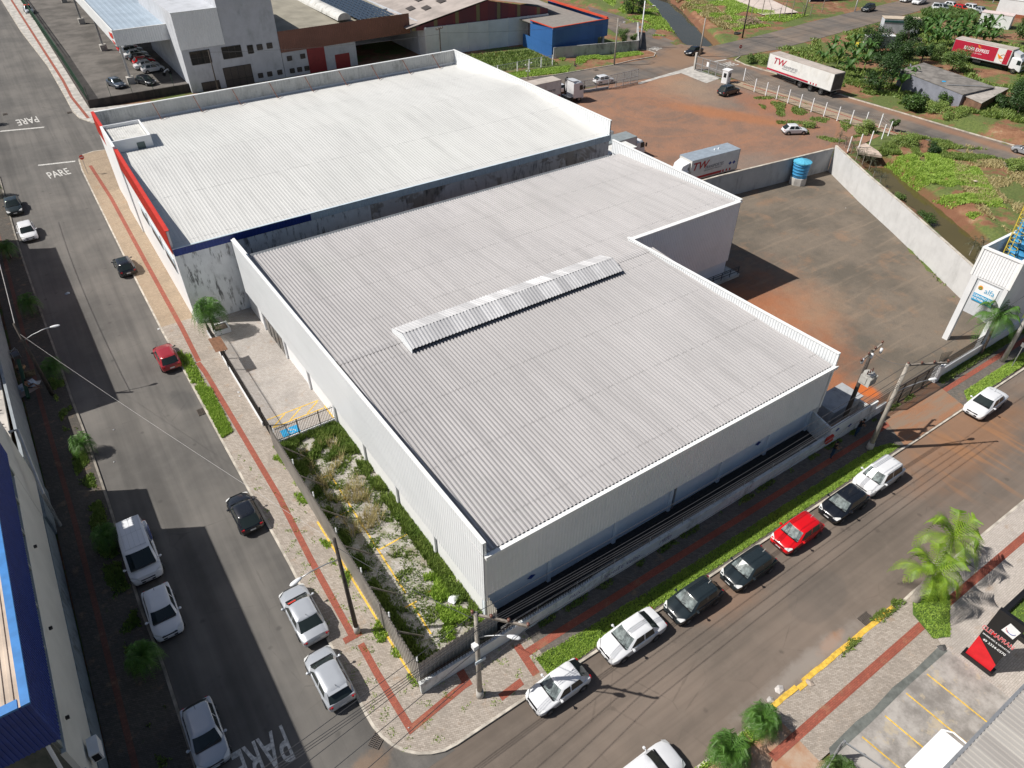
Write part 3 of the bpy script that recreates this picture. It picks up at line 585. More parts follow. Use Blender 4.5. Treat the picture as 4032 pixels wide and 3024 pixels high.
mb = MB(); mb.bar((28.65, 21.48, .3), (28.65, 21.48, 4.3), .11); P_(mb, 'downpipe', M['steel'], x=Wb)
mb = MB(); mb.bar((43.98, 21.5, .2), (43.98, 21.5, 6.4), .1); P_(mb, 'downpipe', M['steel'], x=Wb)
for x, y, z in ((16.2, 21.4, 1.6), (37.6, 21.4, 1.9)):
    mb = MB(); mb.add([(x-.32, y+.2, z), (x, y+.2, z+.2), (x+.32, y+.2, z), (x, y+.2, z-.2), (x-.32, y+.22, z), (x, y+.22, z+.2), (x+.32, y+.22, z), (x, y+.22, z-.2)], [(3, 2, 1, 0), (4, 5, 6, 7), (0, 1, 5, 4), (1, 2, 6, 5), (2, 3, 7, 6), (3, 0, 4, 7)]); P_(mb, 'emblem', M['navy'], x=Wb)
# ridge vent
v0, v1 = 17.75, 38.8
mb = MB(); mb.corr((v0, 39.75, 7.86), (v1-v0, 0, 0), (0, 1.5, .55), .3, .06, (0, 0, 1), .52)
mb.corr((v0+.1, 43.1, 7.82), (v1-v0, 0, 0), (0, -1.85, .59), .3, .06, (0, 0, 1), .52)
vent = P_(mb, 'roof_vent', metal_roof('vent_sheet', (.42, .42, .43), (.66, .66, .67), sheet=.9, streak=.4))
vent['label'] = 'raised ridge vent of mixed bright and dull sheets'
mb = MB(); mb.box(v0+.1, v1-.1, 40.1, 42.7, 7.4, 7.8); mb.build('vent_base', M['dark'], vent, xf=Wi)
mb = MB(); mb.add([(v0-.05, 39.7, 7.5), (v0-.05, 43.1, 7.5), (v0-.05, 43.1, 7.88), (v0-.05, 41.25, 8.45), (v0-.05, 39.7, 7.9), (v0, 39.7, 7.5), (v0, 43.1, 7.5), (v0, 43.1, 7.88), (v0, 41.25, 8.45), (v0, 39.7, 7.9)], [(0, 1, 2, 3, 4), (9, 8, 7, 6, 5), (0, 5, 6, 1), (1, 6, 7, 2), (2, 7, 8, 3), (3, 8, 9, 4), (4, 9, 5, 0)])
mb.build('vent_end_panel', M['clad'], vent, xf=Wi)
# ---- white roofed warehouse behind it
B2 = thing('warehouse', 'bigger warehouse with smooth white roof and red banded street wall behind the grey roof', 'warehouse', (6.4, 64.9, 0)); B2i = Matrix.Translation((-6.4, -64.9, 0))
def Q_(mb, name, mat, par=B2, label=None, x=B2i):
    o = mb.build(name, mat, par, xf=x)
    if label: o['label'] = label
    return o
mb = MB(); mb.corr((6.6, 65.0, 8.26), (51.7, 0, 0), (0, 18.8, 1.28), .34, .02, (0, 0, 1), .5); mb.corr((6.6, 102.5, 8.1), (51.7, 0, 0), (0, -18.7, 1.44), .34, .02, (0, 0, 1), .5); Q_(mb, 'roof', M['roof2'])
mb = MB(); mb.box(6.4, 26, 64.9, 65.15, 0, 7.62); Q_(mb, 'wall', M['dirtywall'], label='white wall streaked with black mould')
mb = MB(); mb.box(26.0, 58.3, 64.9, 65.15, 0, 7.62); Q_(mb, 'wall', M['dirtywall2'], label='bare patched grey wall above the grey roof')
mb = MB(); mb.box(6.4, 6.6, 65.15, 102.6, 0, 10.08); Q_(mb, 'wall', M['white'])
mb = MB(); mb.box(58.1, 58.3, 65.15, 102.6, -1.6, 8.4); mb.box(6.6, 58.1, 102.4, 102.6, -1.6, 8.4); Q_(mb, 'wall', M['offwhite'])
mb = MB(); mb.corr((19.6, 64.86, 7.58), (38.9, 0, 0), (0, 0, .72), .3, .025, (0, -1, 0)); mb.box(6.4, 58.5, 64.8, 65.0, 8.3, 8.36); Q_(mb, 'eaves_flashing', M['flash'])
mb = MB(); mb.corr((6.42, 64.85, 7.58), (13.2, 0, 0), (0, 0, .72), .3, .025, (0, -1, 0)); Q_(mb, 'eaves_flashing', M['navy'], label='navy blue sheet flashing')
mb = MB(); mb.corr((58.36, 64.85, 7.9), (0, 37.8, 0), (0, 0, 2.2), .3, .035, (1, 0, 0)); mb.corr((58.2, 64.85, 7.9), (0, 37.8, 0), (0, 0, 2.2), .45, .035, (-1, 0, 0), .3); Q_(mb, 'parapet', M['clad'])
mb = MB(); mb.corr((6.6, 102.45, 7.9), (51.7, 0, 0), (0, 0, 2.15), .4, .035, (0, -1, 0), .4); mb.corr((6.6, 102.6, 7.9), (51.7, 0, 0), (0, 0, 2.15), .4, .035, (0, 1, 0), .4); Q_(mb, 'parapet', M['cladg'])
mb = MB(); mb.box(58.15, 58.42, 64.8, 102.7, 10.08, 10.14); mb.box(6.4, 58.15, 102.4, 102.7, 10.04, 10.11); Q_(mb, 'parapet_cap', M['trim'])
for i in range(9):
    x = 13.5+i*5.1; mb = MB(); mb.bar((x, 102.35, 10.0), (x+.25, 100.6, 8.42), .07); mb.bar((x+.25, 100.6, 8.4), (x+.9, 101.2, 8.4), .05); Q_(mb, 'parapet_brace', simple('rusty_steel', (.2, .075, .04), .8) if i == 0 else bpy.data.materials['rusty_steel'])
for y0, y1 in ((64.88, 88.0), (94.6, 102.6)):
    mb = MB(); mb.corr((6.34, y0, 7.75), (0, y1-y0, 0), (0, 0, 2.38), .3, .025, (-1, 0, 0)); mb.box(6.3, 6.66, y0, y1, 10.1, 10.17); Q_(mb, 'red_band', M['red'])
for y0, y1 in ((66.4, 70.5), (72, 76.5), (78, 81.2)):
    mb = MB(); mb.box(6.34, 6.42, y0, y1, 5.0, 6.6); f = Q_(mb, 'window', M['flash']); mb = MB(); mb.box(6.32, 6.35, y0+.1, y1-.1, 5.1, 5.9); mb.build('pane', M['louver'], f, xf=B2i)
mb = MB(); mb.box(6.5, 10.6, 89.6, 89.75, 7.8, 10.45); mb.box(6.5, 10.6, 95.4, 95.55, 7.8, 10.45); mb.box(6.25, 6.5, 88.0, 95.55, 0, 10.45); mb.box(10.45, 10.6, 89.75, 95.4, 7.8, 10.45); sb = Q_(mb, 'stair_tower', M['white'])
mb = MB(); mb.corr((6.6, 89.8, 9.95), (3.8, 0, 0), (0, 5.5, .1), .25, .03, (0, 0, 1)); mb.build('tower_roof', M['cladg'], sb, xf=B2i)
mb = MB(); mb.box(8.9, 9.75, 89.55, 89.61, 8.45, 9.85); mb.build('door', simple('dark_green_panel', (.10, .14, .135), .5), sb, xf=B2i)
# ---- shop row across the left street
LB = thing('commercial_building', 'cream walled building with deep navy blue fascia at the bottom left corner', 'building', (-8.8, 22.9, 0)); Li = Matrix.Translation((8.8, -22.9, 0))
M['cream'] = simple('cream_render', (.58, .575, .53), .85, var=.06, sc=.4, coord='w'); M['base'] = stained('blue_grey_plinth', (.19, .235, .27), (.06, .07, .08), .4, .7, 2, .5)
def L_(mb, name, mat, label=None, par=LB):
    o = mb.build(name, mat, par, xf=Li)
    if label: o['label'] = label
    return o
mb = MB(); mb.wall((-8.85, 22.9), (-9.0, 44.0), .25, 0, 2.0); L_(mb, 'plinth', M['base'])
mb = MB(); mb.wall((-8.9, 22.95), (-9.05, 44.0), .25, 2.0, 6.55); L_(mb, 'wall', M['cream'])
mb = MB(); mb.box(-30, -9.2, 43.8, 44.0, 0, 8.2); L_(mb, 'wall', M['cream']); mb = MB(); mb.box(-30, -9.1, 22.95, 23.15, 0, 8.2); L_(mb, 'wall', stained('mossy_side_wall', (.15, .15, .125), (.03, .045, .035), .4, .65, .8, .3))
mb = MB()
for k in range(7):
    y = 23.6+k*2.9; mb.box(-9.5, -9.42, y, y+2.6, 6.6, 8.1)
g_ = L_(mb, 'window_band', M['glass'])
mb = MB()
for k in range(8): mb.box(-9.5, -9.0, 23.2+k*2.9, 23.5+k*2.9, 6.55, 8.15)
for k in range(56):
    y = 23.6+k*.36; mb.box(-9.35, -9.32, y, y+.05, 6.6, 8.1)
for z in (6.95, 7.3, 7.65): mb.box(-9.36, -9.33, 23.5, 43.8, z, z+.04)
L_(mb, 'window_bars', simple('grey_bars', (.24, .26, .24), .7))
mb = MB(); mb.corr((-8.62, 22.7, 8.05), (-.2, 21.2, 0), (0, 0, 3.25), .2, .035, (1, 0, 0)); mb.corr((-40, 22.66, 8.05), (31.4, 0, 0), (0, 0, 3.25), .2, .035, (0, -1, 0)); L_(mb, 'fascia', M['navy'])
mb = MB(); mb.wall((-8.55, 22.6), (-8.8, 43.9), .34, 11.28, 11.4); mb.box(-40, -9.0, 22.6, 23.05, 11.28, 11.4); L_(mb, 'fascia_cap', simple('sky_blue_capping', (.045, .20, .50), .4))
mb = MB(); mb.corr((-40, 23.0, 10.6), (31, 0, 0), (0, 20.8, .2), .33, .05, (0, 0, 1)); L_(mb, 'roof', simple('tan_old_roof', (.50, .41, .33), .8, var=.2, sc=.5))
mb = MB(); mb.box(-8.78, -8.3, 24.0, 25.0, 2.95, 3.7); ac = L_(mb, 'air_conditioner', M['offwhite']); mb = MB(); mb.box(-8.7, -8.38, 23.97, 24.0, 3.05, 3.6)
for k in range(6): mb.box(-8.68, -8.4, 23.95, 23.97, 3.08+k*.09, 3.12+k*.09)
L_(mb, 'grille', M['dark'], par=ac)
mb = MB(); mb.corr((-8.8, 20.2, 3.3), (0, 2.8, 0), (0, 0, 1.3), .2, .03, (1, 0, 0)); L_(mb, 'canopy_fascia', simple('mid_blue_sheet', (.035, .13, .38), .5))
mb = MB(); mb.box(-30, -8.9, 20.2, 22.9, 0, 3.2); L_(mb, 'annex', simple('pale_lilac_wall', (.36, .42, .52), .8))
mb = MB(); mb.tube([(-9.2, 22.8, 7.9), (-9.4, 22.4, 5.2), (-9.7, 22.3, 4.4)], .09); L_(mb, 'downpipe', M['offwhite'])
for y in (24.9, 30.6, 37):
    mb = MB(); mb.box(-8.82, -8.66, y, y+.16, 6.0, 6.12); L_(mb, 'floodlight', M['black'])
LC = thing('low_building', 'pale single storey block with a high plain wall beside the navy fascia building', 'building', (-9.0, 44.1, 0)); Li2 = Matrix.Translation((9.0, -44.1, 0))
mb = MB(); mb.box(-40, -9.05, 44.05, 48.6, 0, 8.3); mb.build('wall', M['cream'], LC, xf=Li2)
mb = MB(); mb.box(-9.05, -8.85, 44.05, 48.6, 0, 1.9); mb.build('plinth', M['base'], LC, xf=Li2)
mb = MB(); mb.tube([(-8.9, 48.2, 6.6), (-8.4, 48.2, 6.6), (-8.4, 44.4, 3.6), (-8.5, 44.3, .4)], .12); mb.build('downpipe', M['steel'], LC, xf=Li2)
LD = thing('flat_roofed_annex', 'low wall and flat concrete roof with small upright stays between the shop blocks', 'building', (-9.0, 48.7, 0)); Li3 = Matrix.Translation((9.0, -48.7, 0))
mb = MB(); mb.wall((-9.0, 48.7), (-9.4, 66), .2, 0, 3.9); mb.wall((-9.4, 66.02), (-9.9, 96), .2, 0, 5.6); mb.build('wall', simple('grey_blue_wall', (.26, .29, .31), .85, var=.12, coord='w'), LD, xf=Li3)
mb = MB(); mb.box(-30, -9.65, 48.7, 61, 3.3, 3.55); mb.build('roof', simple('stained_roof_slab', (.46, .43, .39), .9, var=.25, sc=.6, coord='w'), LD, xf=Li3)
for k in range(6):
    mb = MB(); y = 50+k*1.9; mb.bar((-9.9, y, 3.55), (-10.9, y+.2, 3.9), .05); mb.bar((-10.9, y+.2, 3.9), (-11, y+.2, 5.1), .05); mb.build('roof_stay', M['louver'], LD, xf=Li3)
LE = thing('tall_building', 'tall plain building beyond the annex that shades the left street', 'building', (-10, 61, 0)); mb = MB(); mb.prism([(-10.0, 61.3), (-40, 61.3), (-40, 94), (-10.6, 94)][::-1], 0, 9.6)
mb.build('wall', M['cream'], LE, xf=Matrix.Translation((10, -61, 0))); mb = MB(); mb.prism([(-9.9, 61.2), (-40, 61.2), (-40, 94.1), (-10.5, 94.1)][::-1], 9.6, 9.8); mb.build('roof', M['cladg'], LE, xf=Matrix.Translation((10, -61, 0)))
# ---- shop roof bottom right
SR = thing('shop_building', 'grey ribbed shop roof cutting across the bottom right corner', 'building', (24, .2, 0)); Si = Matrix.Translation((-24, -.2, 0))
mb = MB(); mb.corr((20, .1, 6.0), (60, 0, 0), (0, -14, .8), .3, .05, (0, 0, 1)); mb.build('roof', metal_roof('old_grey_sheet', (.33, .31, .29), (.42, .40, .37), streak=.4), SR, xf=Si)
mb = MB(); mb.box(21, 80, -14, -1.4, 0, 5.9); mb.build('wall', M['offwhite'], SR, xf=Si)
mb = MB(); mb.box(20, 80, .1, .25, 5.85, 6.05); mb.build('gutter', M['steel'], SR, xf=Si)
mb = MB(); mb.corr((24.0, 1.35, 4.0), (3.2, 0, 0), (0, -2.6, .25), .15, .02, (0, 0, 1)); mb.tube([(27.25, 1.3, 3.9), (27.5, .9, 4.0), (27.5, -1, 4.1)], .05)
cv = mb.build('awning', M['white'], SR, xf=Si)
# ---- far left: car lot canopy, workshop block, brown fascia hall, red shed, blue shed
YF = 145.0
GS = thing('car_lot_building', 'grey white workshop block with barred windows behind the white warehouse', 'building', (26.4, YF, 0)); Gi = Matrix.Translation((-26.4, -YF, 0))
def g_(mb, name, mat, par, xf): return mb.build(name, mat, par, xf=xf)
M['gwall'] = stained('greyish_white_wall', (.50, .52, .56), (.34, .36, .38), .45, .7, .6, .4)
mb = MB(); mb.box(26.4, 44.2, YF, YF+30, -3, 11.3); g_(mb, 'wall', M['gwall'], GS, Gi)
mb = MB(); mb.box(34.2, 44.15, YF-.1, YF+22, 11.3, 13.2); g_(mb, 'water_tower', M['gwall'], GS, Gi)
mb = MB(); mb.corr((26.3, YF-.12, 5.4), (7.9, 0, 0), (0, 0, 3.3), .4, .04, (0, -1, 0)); mb.corr((26.3, YF-.16, 8.7), (7.9, 0, 0), (0, 0, 2.7), .4, .04, (0, -1, 0)); mb.box(26.2, 34.3, YF-.22, YF, 11.35, 11.5); g_(mb, 'cladding', M['clad'], GS, Gi)
mb = MB(); mb.box(27.2, 34, YF+.5, YF+60, 9.0, 9.2); g_(mb, 'roof', simple('old_fibre_roof', (.22, .20, .18), .9, var=.25, sc=.3, coord='w'), GS, Gi)
def win(x0, x1, z0, z1, par, xf, y=YF, nx=3, nz=2, mat='glass'):
    mb = MB(); mb.box(x0, x1, y-.04, y+.05, z0, z1); wv = mb.build('window', M[mat], par, xf=xf); mb = MB()
    for i in range(nx+1): xx = x0+(x1-x0)*i/nx; mb.box(xx-.05, xx+.05, y-.07, y-.04, z0, z1)
    for j in range(nz+1): zz = z0+(z1-z0)*j/nz; mb.box(x0, x1, y-.075, y-.045, zz-.05, zz+.05)
    mb.build('frame', M['black'], wv, xf=xf)
win(27.7, 31.2, 2.7, 4.9, GS, Gi); win(33.4, 36.9, 2.9, 4.9, GS, Gi); win(38.1, 39.1, 3.2, 4.6, GS, Gi, nx=1, nz=1); win(39.9, 40.9, 3.6, 4.5, GS, Gi, nx=1, mat='louver'); win(41.8, 42.8, 3.6, 4.5, GS, Gi, nx=1, mat='louver')
win(32.8, 38.0, -3.0, 1.4, GS, Gi, nx=4, mat='louver'); win(28.4, 31.6, -3.0, -.5, GS, Gi, nx=2, mat='louver')
for x in (39.0, 40.8, 42.8): win(x, x+.9, -1.3, -.5, GS, Gi, nx=1, mat='louver')
CA = thing('car_lot_canopy', 'long pale blue ribbed canopy roof on grey steel posts over parked cars', 'canopy', (16.4, YF, 1.2)); Ci = Matrix.Translation((-16.4, -YF, -1.2))
mb = MB(); mb.corr((16.7, YF+.2, 9.5), (9.8, .0, .0), (0, 110, .0), 1.0, .03, (0, 0, 1)); g_(mb, 'roof', simple('pale_blue_sheet', (.33, .40, .47), .5, var=.08, sc=.3, coord='w'), CA, Ci)
mb = MB(); mb.corr((16.4, YF, 7.4), (10.0, 0, 0), (0, 0, 2.4), .4, .04, (0, -1, 0)); mb.corr((16.4, YF, 7.4), (0, 110, 0), (0, 0, 2.4), 1.2, .03, (-1, 0, 0)); g_(mb, 'fascia', M['clad'], CA, Ci)
mb = MB(); mb.box(16.35, 16.55, YF-.05, YF+110, 9.8, 9.95); mb.box(16.35, 26.5, YF-.06, YF+.15, 9.8, 9.92); g_(mb, 'fascia_cap', M['trim'], CA, Ci)
for k, y in enumerate((YF+.5, 171, 197, 223)):
    mb = MB(); mb.bar((16.9, y, 2.2), (16.9, y, 7.4), .35); p_ = g_(mb, 'post', M['steel'], CA, Ci); mb = MB(); mb.box(16.3, 17.5, y-.6, y+.6, 1.2, 2.3); mb.build('post_footing', M['conc'], p_, xf=Ci)
mb = MB(); t0 = YF+.6; mb.add([(16.33, t0, 9.4), (16.33, t0, 8.6), (16.33, t0+1.6, 8.2), (16.33, t0+3.6, 8.3), (16.33, t0+3.6, 9.0), (16.33, t0+1.8, 9.1)], [(0, 1, 2, 3, 4, 5)]); mb.add([(16.33, t0-.2, 8.0), (16.33, t0-.2, 7.6), (16.33, t0+1.4, 7.5), (16.33, t0+2.6, 7.9), (16.33, t0+1.2, 8.0)], [(0, 1, 2, 3, 4)]); g_(mb, 'red_swoosh_sign', M['red'], CA, Ci)
flat_sheet('car_lot_paving', [(8.8, 139.2), (27, 139.2), (27, 330), (8.8, 330)], 1.2, simple('oily_tarmac', (.11, .10, .09), .9, var=.35, sc=.25, coord='w'))
mb = MB(); mb.wall((8.7, 139.1), (28, 139.1), .3, -.4, 1.35); mb.wall((8.7, 139.4), (8.7, 330), -.3, -.2, 1.25); RW = mb.build('retaining_wall', stained('dark_retaining_wall', (.06, .05, .045), (.02, .02, .02), .4, .6)); tag(RW, 'dark stained retaining wall holding up the car lot', 'wall')
HB = thing('industrial_hall', 'workshop hall with deep brown fascia, red doors and solar panels on its roof', 'building', (44.3, YF, 0)); Hi = Matrix.Translation((-44.3, -YF, 0))
mb = MB(); mb.box(44.3, 59.3, YF+.02, YF+.3, -3, 3.5); mb.box(59.3, 59.6, YF, YF+14, -3, 3.5); mb.box(59.6, 74, YF+14, YF+14.3, -3, 4.5); mb.box(73.8, 74.2, YF, YF+60, -3, 4.5); g_(mb, 'wall', M['gwall'], HB, Hi)
mb = MB(); mb.corr((44.2, YF-.15, 2.5), (27.8, 0, 0), (0, 0, 3.75), .4, .04, (0, -1, 0)); g_(mb, 'fascia', M['brown'], HB, Hi)
mb = MB(); mb.add([(44.3, YF+.1, 5.0), (74.2, YF+.1, 3.8), (74.2, YF+95, 6.0), (44.3, YF+95, 7.2)], [(0, 1, 2, 3)]); rf = g_(mb, 'roof', simple('old_olive_roof', (.27, .25, .20), .9, var=.15, sc=.3, coord='w'), HB, Hi)
mb = MB()
for i in range(8):
    for j in range(16):
        x = 63.2+i*1.05; y = YF+5.5+j*1.75; mb.add([(x, y, 5.05), (x+1.0, y, 5.0), (x+1.0, y+1.7, 5.1), (x, y+1.7, 5.15)], [(0, 1, 2, 3)])
mb.build('solar_panels', NB('solar_glass').done((.035, .05, .075), .25), rf, xf=Hi)
mb = MB(); n = 10
vs = []
for y in (YF+7, YF+60):
    for k in range(n+1): a = math.pi*k/n; vs.append((60.8+1.5*math.cos(a), y, 5.0+1.3*math.sin(a)))
mb.add(vs, [(k, k+1, n+2+k, n+1+k) for k in range(n)]+[tuple(range(n+1))]); mb.build('barrel_skylight', M['cladg'], rf, xf=Hi)
for x0, x1, z0, z1 in ((49.3, 52.9, -2.2, 2.5), (54.9, 58.0, -2.2, .6)):
    mb = MB(); mb.box(x0, x1, YF-.05, YF+.05, z0, z1); g_(mb, 'door', simple('dark_red_door', (.22, .015, .02), .5) if x0 < 50 else bpy.data.materials['dark_red_door'], HB, Hi)
for x in (45.2, 47.9): win(x, x+.9, .9, 1.7, HB, Hi, nx=1, mat='louver')
for x in (45.3, 46.8, 48.3): win(x, x+.9, -1.4, -.6, HB, Hi, nx=1, mat='louver')
RB = thing('gabled_shed', 'big gabled shed with maroon and green striped gable over a pale wall', 'building', (72, 138, 0)); Ri = Matrix.Translation((-72, -138, 0))
mb = MB(); mb.wall((74.2, 142.5), (103.4, 138.8), .3, -3, 3.6); mb.wall((74.0, 145.2), (74.2, 142.5), .3, -3, 3.4); g_(mb, 'wall', M['offwhite'], RB, Ri)
for k in range(7): t = k/6; mb = MB(); mb.box(74.4+28.6*t-.12, 74.4+28.6*t+.12, 142.35-3.6*t, 142.5-3.6*t, -3, 3.7); g_(mb, 'wall_column', M['offwhite'], RB, Ri)
b = NB('striped_gable'); sp = b.n('ShaderNodeSeparateXYZ', {0: b.pos()}).outputs[0]; fr = b.math('FRACT', b.math('DIVIDE', sp, 4.6)); f1 = b.math('GREATER_THAN', fr, .84)
wn = b.n('ShaderNodeTexWhiteNoise', {'W': b.math('FLOOR', b.math('MULTIPLY', sp, .65))}, noise_dimensions='1D').outputs[0]
M['gable'] = b.done(b.mix(f1, b.mix(wn, (.11, .03, .045), (.21, .035, .04)), (.19, .16, .075)), .6)
gv = [(71.6, 143.2, 3.2), (103.4, 139.2, 2.2), (103.4, 139.2, 4.6), (88.8, 141.0, 7.4), (71.6, 143.2, 3.6)]
mb = MB(); mb.add(gv+[(x, y+.2, z) for x, y, z in gv], [(0, 1, 2, 3, 4), (9, 8, 7, 6, 5)]); g_(mb, 'gable_wall', M['gable'], RB, Ri)
gr = [(70.4, 143.2, 3.75), (88.8, 140.85, 7.7), (105.4, 138.9, 4.75)]
mb = MB(); mb.add(gr+[(x+8, y+85, z) for x, y, z in gr], [(0, 1, 4, 3), (1, 2, 5, 4)]); rf = g_(mb, 'roof', simple('dusty_fibre_roof', (.34, .30, .275), .95, var=.18, sc=.3, coord='w'), RB, Ri)
for x, y in ((78, 149), (82, 149.5), (87, 152), (80, 156), (76, 152.5)):
    mb = MB(); z = 3.75+(x-70.4-(y-143.2)*.094)*.2147+.12; mb.add([(x, y, z), (x+1.6, y, z+.37), (x+1.9, y+2.6, z+.38), (x+.3, y+2.6, z)], [(0, 1, 2, 3)]); mb.build('roof_light', M['louver'], rf, xf=Ri)
BB = thing('blue_shed', 'blue clad shed with orange roof edge at the street corner', 'building', (91.7, 121, 0)); Bi = Matrix.Translation((-91.7, -121, 0))
M['blue'] = metal_roof('cobalt_blue_sheet', (.03, .12, .33), (.045, .16, .42), sheet=2, streak=.1)
mb = MB(); mb.corr((91.2, 121.0, -1.2), (11.8, 0, 0), (0, 0, 3.6), .3, .03, (0, -1, 0)); mb.corr((91.2, 121.0, -1.2), (.6, 11, 0), (0, 0, 3.6), .3, .03, (-1, 0, 0)); mb.corr((91.2, 120.9, 2.4), (14.2, .0, 0), (0, 0, 3.2), .3, .03, (0, -1, 0)); mb.corr((91.15, 120.9, 2.4), (.5, 8.3, 0), (0, 0, 3.2), .3, .03, (-1, 0, 0)); mb.corr((105.4, 120.9, 2.4), (.7, 22, 0), (0, 0, 3.2), .3, .03, (1, 0, 0)); g_(mb, 'cladding', M['blue'], BB, Bi)
mb = MB(); mb.box(91.6, 105.1, 121.3, 144, 4.9, 5.0); g_(mb, 'roof', simple('grey_flat_roof', (.23, .21, .19), .95, var=.1, coord='w'), BB, Bi)
mb = MB(); mb.box(91.1, 105.5, 120.8, 121.15, 5.58, 5.68); mb.box(105.1, 105.5, 121.15, 144, 5.58, 5.9); mb.box(91.1, 91.4, 121.15, 128.6, 5.58, 5.68); g_(mb, 'roof_edge', simple('orange_red_capping', (.55, .07, .03), .5), BB, Bi)
for y in (121.6, 129): 
    mb = MB(); mb.box(104.8, 105.3, y, y+.5, -1.4, 2.4); g_(mb, 'column', M['gwall'], BB, Bi)
for o_ in (GS, HB, RB): l_ = o_.location.copy(); k_ = 40/42; o_.location = (l_.x*k_, l_.y*k_, 40-(40-l_.z)*k_); o_.scale = (k_,)*3
# bottom walls near the blue shed
def seg_wall(name, pts, t, h, mat, label, cat='wall', cap=None):
    o = thing(name, label, cat, (pts[0][0], pts[0][1], gz(*pts[0][:2]))); x = Matrix.Translation((-pts[0][0], -pts[0][1], -gz(*pts[0][:2])))
    mb = MB()
    for p, q in zip(pts, pts[1:]):
        p = Vector(p); q = Vector(q); n = max(1, int((q-p).length/4) if abs(gz(*p[:2])-gz(*q[:2])) > .05 else 1)
        for k in range(n):
            a, c = p.lerp(q, k/n), p.lerp(q, (k+1)/n); z0 = min(gz(a.x, a.y), gz(c.x, c.y)); hh = (a.z+c.z)/2 if len(a) > 2 else h
            mb.wall(a, c, t, z0-.1, z0+hh)
    mb.build('wall_face', mat, o, xf=x)
    if cap:
        mb = MB()
        for p, q in zip(pts, pts[1:]):
            p = Vector(p); q = Vector(q); n = max(1, int((q-p).length/4) if abs(gz(*p[:2])-gz(*q[:2])) > .05 else 1)
            for k in range(n):
                a, c = p.lerp(q, k/n), p.lerp(q, (k+1)/n); z0 = min(gz(a.x, a.y), gz(c.x, c.y)); d = (c-a).normalized(); nn = Vector((-d.y, d.x))*(-.03 if t > 0 else .03)
                mb.wall(Vector(a[:2])+nn, Vector(c[:2])+nn, t+(.06 if t > 0 else -.06), z0+h, z0+h+.06)
        mb.build('wall_cap', cap, o, xf=x)
    return o
seg_wall('block_wall', [onz(p) for p in ((91.4, 120.6), (109.3, 115.3), (119.5, 127.0))], .2, 2.1, stained('whitewashed_blocks', (.52, .52, .52), (.12, .12, .12), .42, .66, .7, .5), 'whitewashed block wall with dark stains along the corner plot')
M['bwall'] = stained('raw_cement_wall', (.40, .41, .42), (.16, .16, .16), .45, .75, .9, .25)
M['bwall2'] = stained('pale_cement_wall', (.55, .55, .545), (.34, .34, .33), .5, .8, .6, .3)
seg_wall('yard_wall', [(57.0, 57.4), (70.1, 56.6), (90.3, 54.4)], .22, 3.2, M['bwall'], 'long shaded grey wall between the red earth yard and the gravel yard', cap=M['kerbm'])
seg_wall('yard_wall', [(90.4, 54.4), (85.3, 45.8), (81.2, 38.2), (73.8, 25.3), (70.8, 20.2)], .2, 3.6, M['bwall2'], 'sunlit pale cement wall beside the muddy creek', cap=M['kerbm'])
# ================================================================ FENCES, GATES, TOWER, TANK
def T_(name, label, cat, x, y, z=None, rz=0., group=None):
    z = gz(x, y) if z is None else z
    o = thing(name, label, cat, (x, y, z), rz, group); return o, Matrix.Translation((-x, -y, -z))
M['fencem'] = simple('grey_corrugated_fence', (.40, .38, .35), .6, .1, .15, .6)
def hg(zone, a, b, x, y):
    """height of the spot on the vertical line at x, y that is seen at a surveyed pixel"""
    d = ray(zone, a, b); t = (d.x*x+d.y*y)/(d.x*d.x+d.y*d.y); return CH+d.z*t
o, X = T_('metal_fence', 'tall grey corrugated metal fence round the overgrown corner lot', 'fence', 7.1, 19.8)
mb = MB(); mb.corr((7.12, 19.8, .1), (-.35, 23.8, 0), (0, 0, 2.65), .26, .05, (-1, 0, 0)); mb.corr((7.16, 19.8, .1), (-.35, 23.8, 0), (0, 0, 2.65), .26, .05, (-1, 0, 0)); mb.build('fence_sheet', M['fencem'], o, xf=X)
mb = MB(); mb.corr((7.14, 19.8, .1), (5.5, .35, 0), (0, 0, 2.65), .26, .05, (0, -1, 0)); mb.corr((12.64, 20.15, .1), (.05, 1.3, 0), (0, 0, 2.65), .26, .05, (1, 0, 0)); mb.build('fence_sheet', M['fencem'], o, xf=X)
for y in (22.5, 26.2, 30, 33.8, 37.6, 41.2):
    x = 7.12-(y-19.8)*.0147; mb = MB(); mb.bar((x+.1, y, 2.3), (x+1.7, y+.1, .15), .09); mb.build('brace', M['wood'], o, xf=X)
for x in (9.6, 12.4):
    mb = MB(); mb.bar((x, 20.1, 2.4), (x+.1, 21.3, .2), .09); mb.build('brace', M['wood'], o, xf=X)
for i, y in enumerate((20.0, 23.4, 27.2, 31, 34.8, 38.6, 42.6)):
    x = 7.2-(y-19.8)*.0147; mb = MB(); mb.bar((x, y, 2.6), (x, y, 3.15), .035)
    for k in range(4): mb.box(x-.04, x+.04, y-.04, y+.04, 2.72+k*.12, 2.77+k*.12)
    mb.build('insulator_post', M['offwhite'], o, xf=X)
o, X = T_('low_wall', 'low stained white wall with black railing and wires along the front street', 'wall', 7.0, 19.5)
M['lowwall'] = stained('dirty_white_low_wall', (.74, .76, .76), (.15, .15, .14), .45, .7, 1.2, .5)
mb = MB(); mb.box(6.95, 43.5, 19.42, 19.6, 0, 1.2); mb.box(6.9, 43.5, 19.39, 19.63, 1.2, 1.24); mb.build('wall_face', M['lowwall'], o, xf=X)
mb = MB()
for z in (1.45, 1.65): mb.box(7.0, 19.5, 19.5, 19.53, z, z+.03)
for k in range(64): mb.box(7.05+k*.195, 7.08+k*.195, 19.5, 19.53, 1.24, 1.75)
mb.build('railing', M['black'], o, xf=X)
mb = MB()
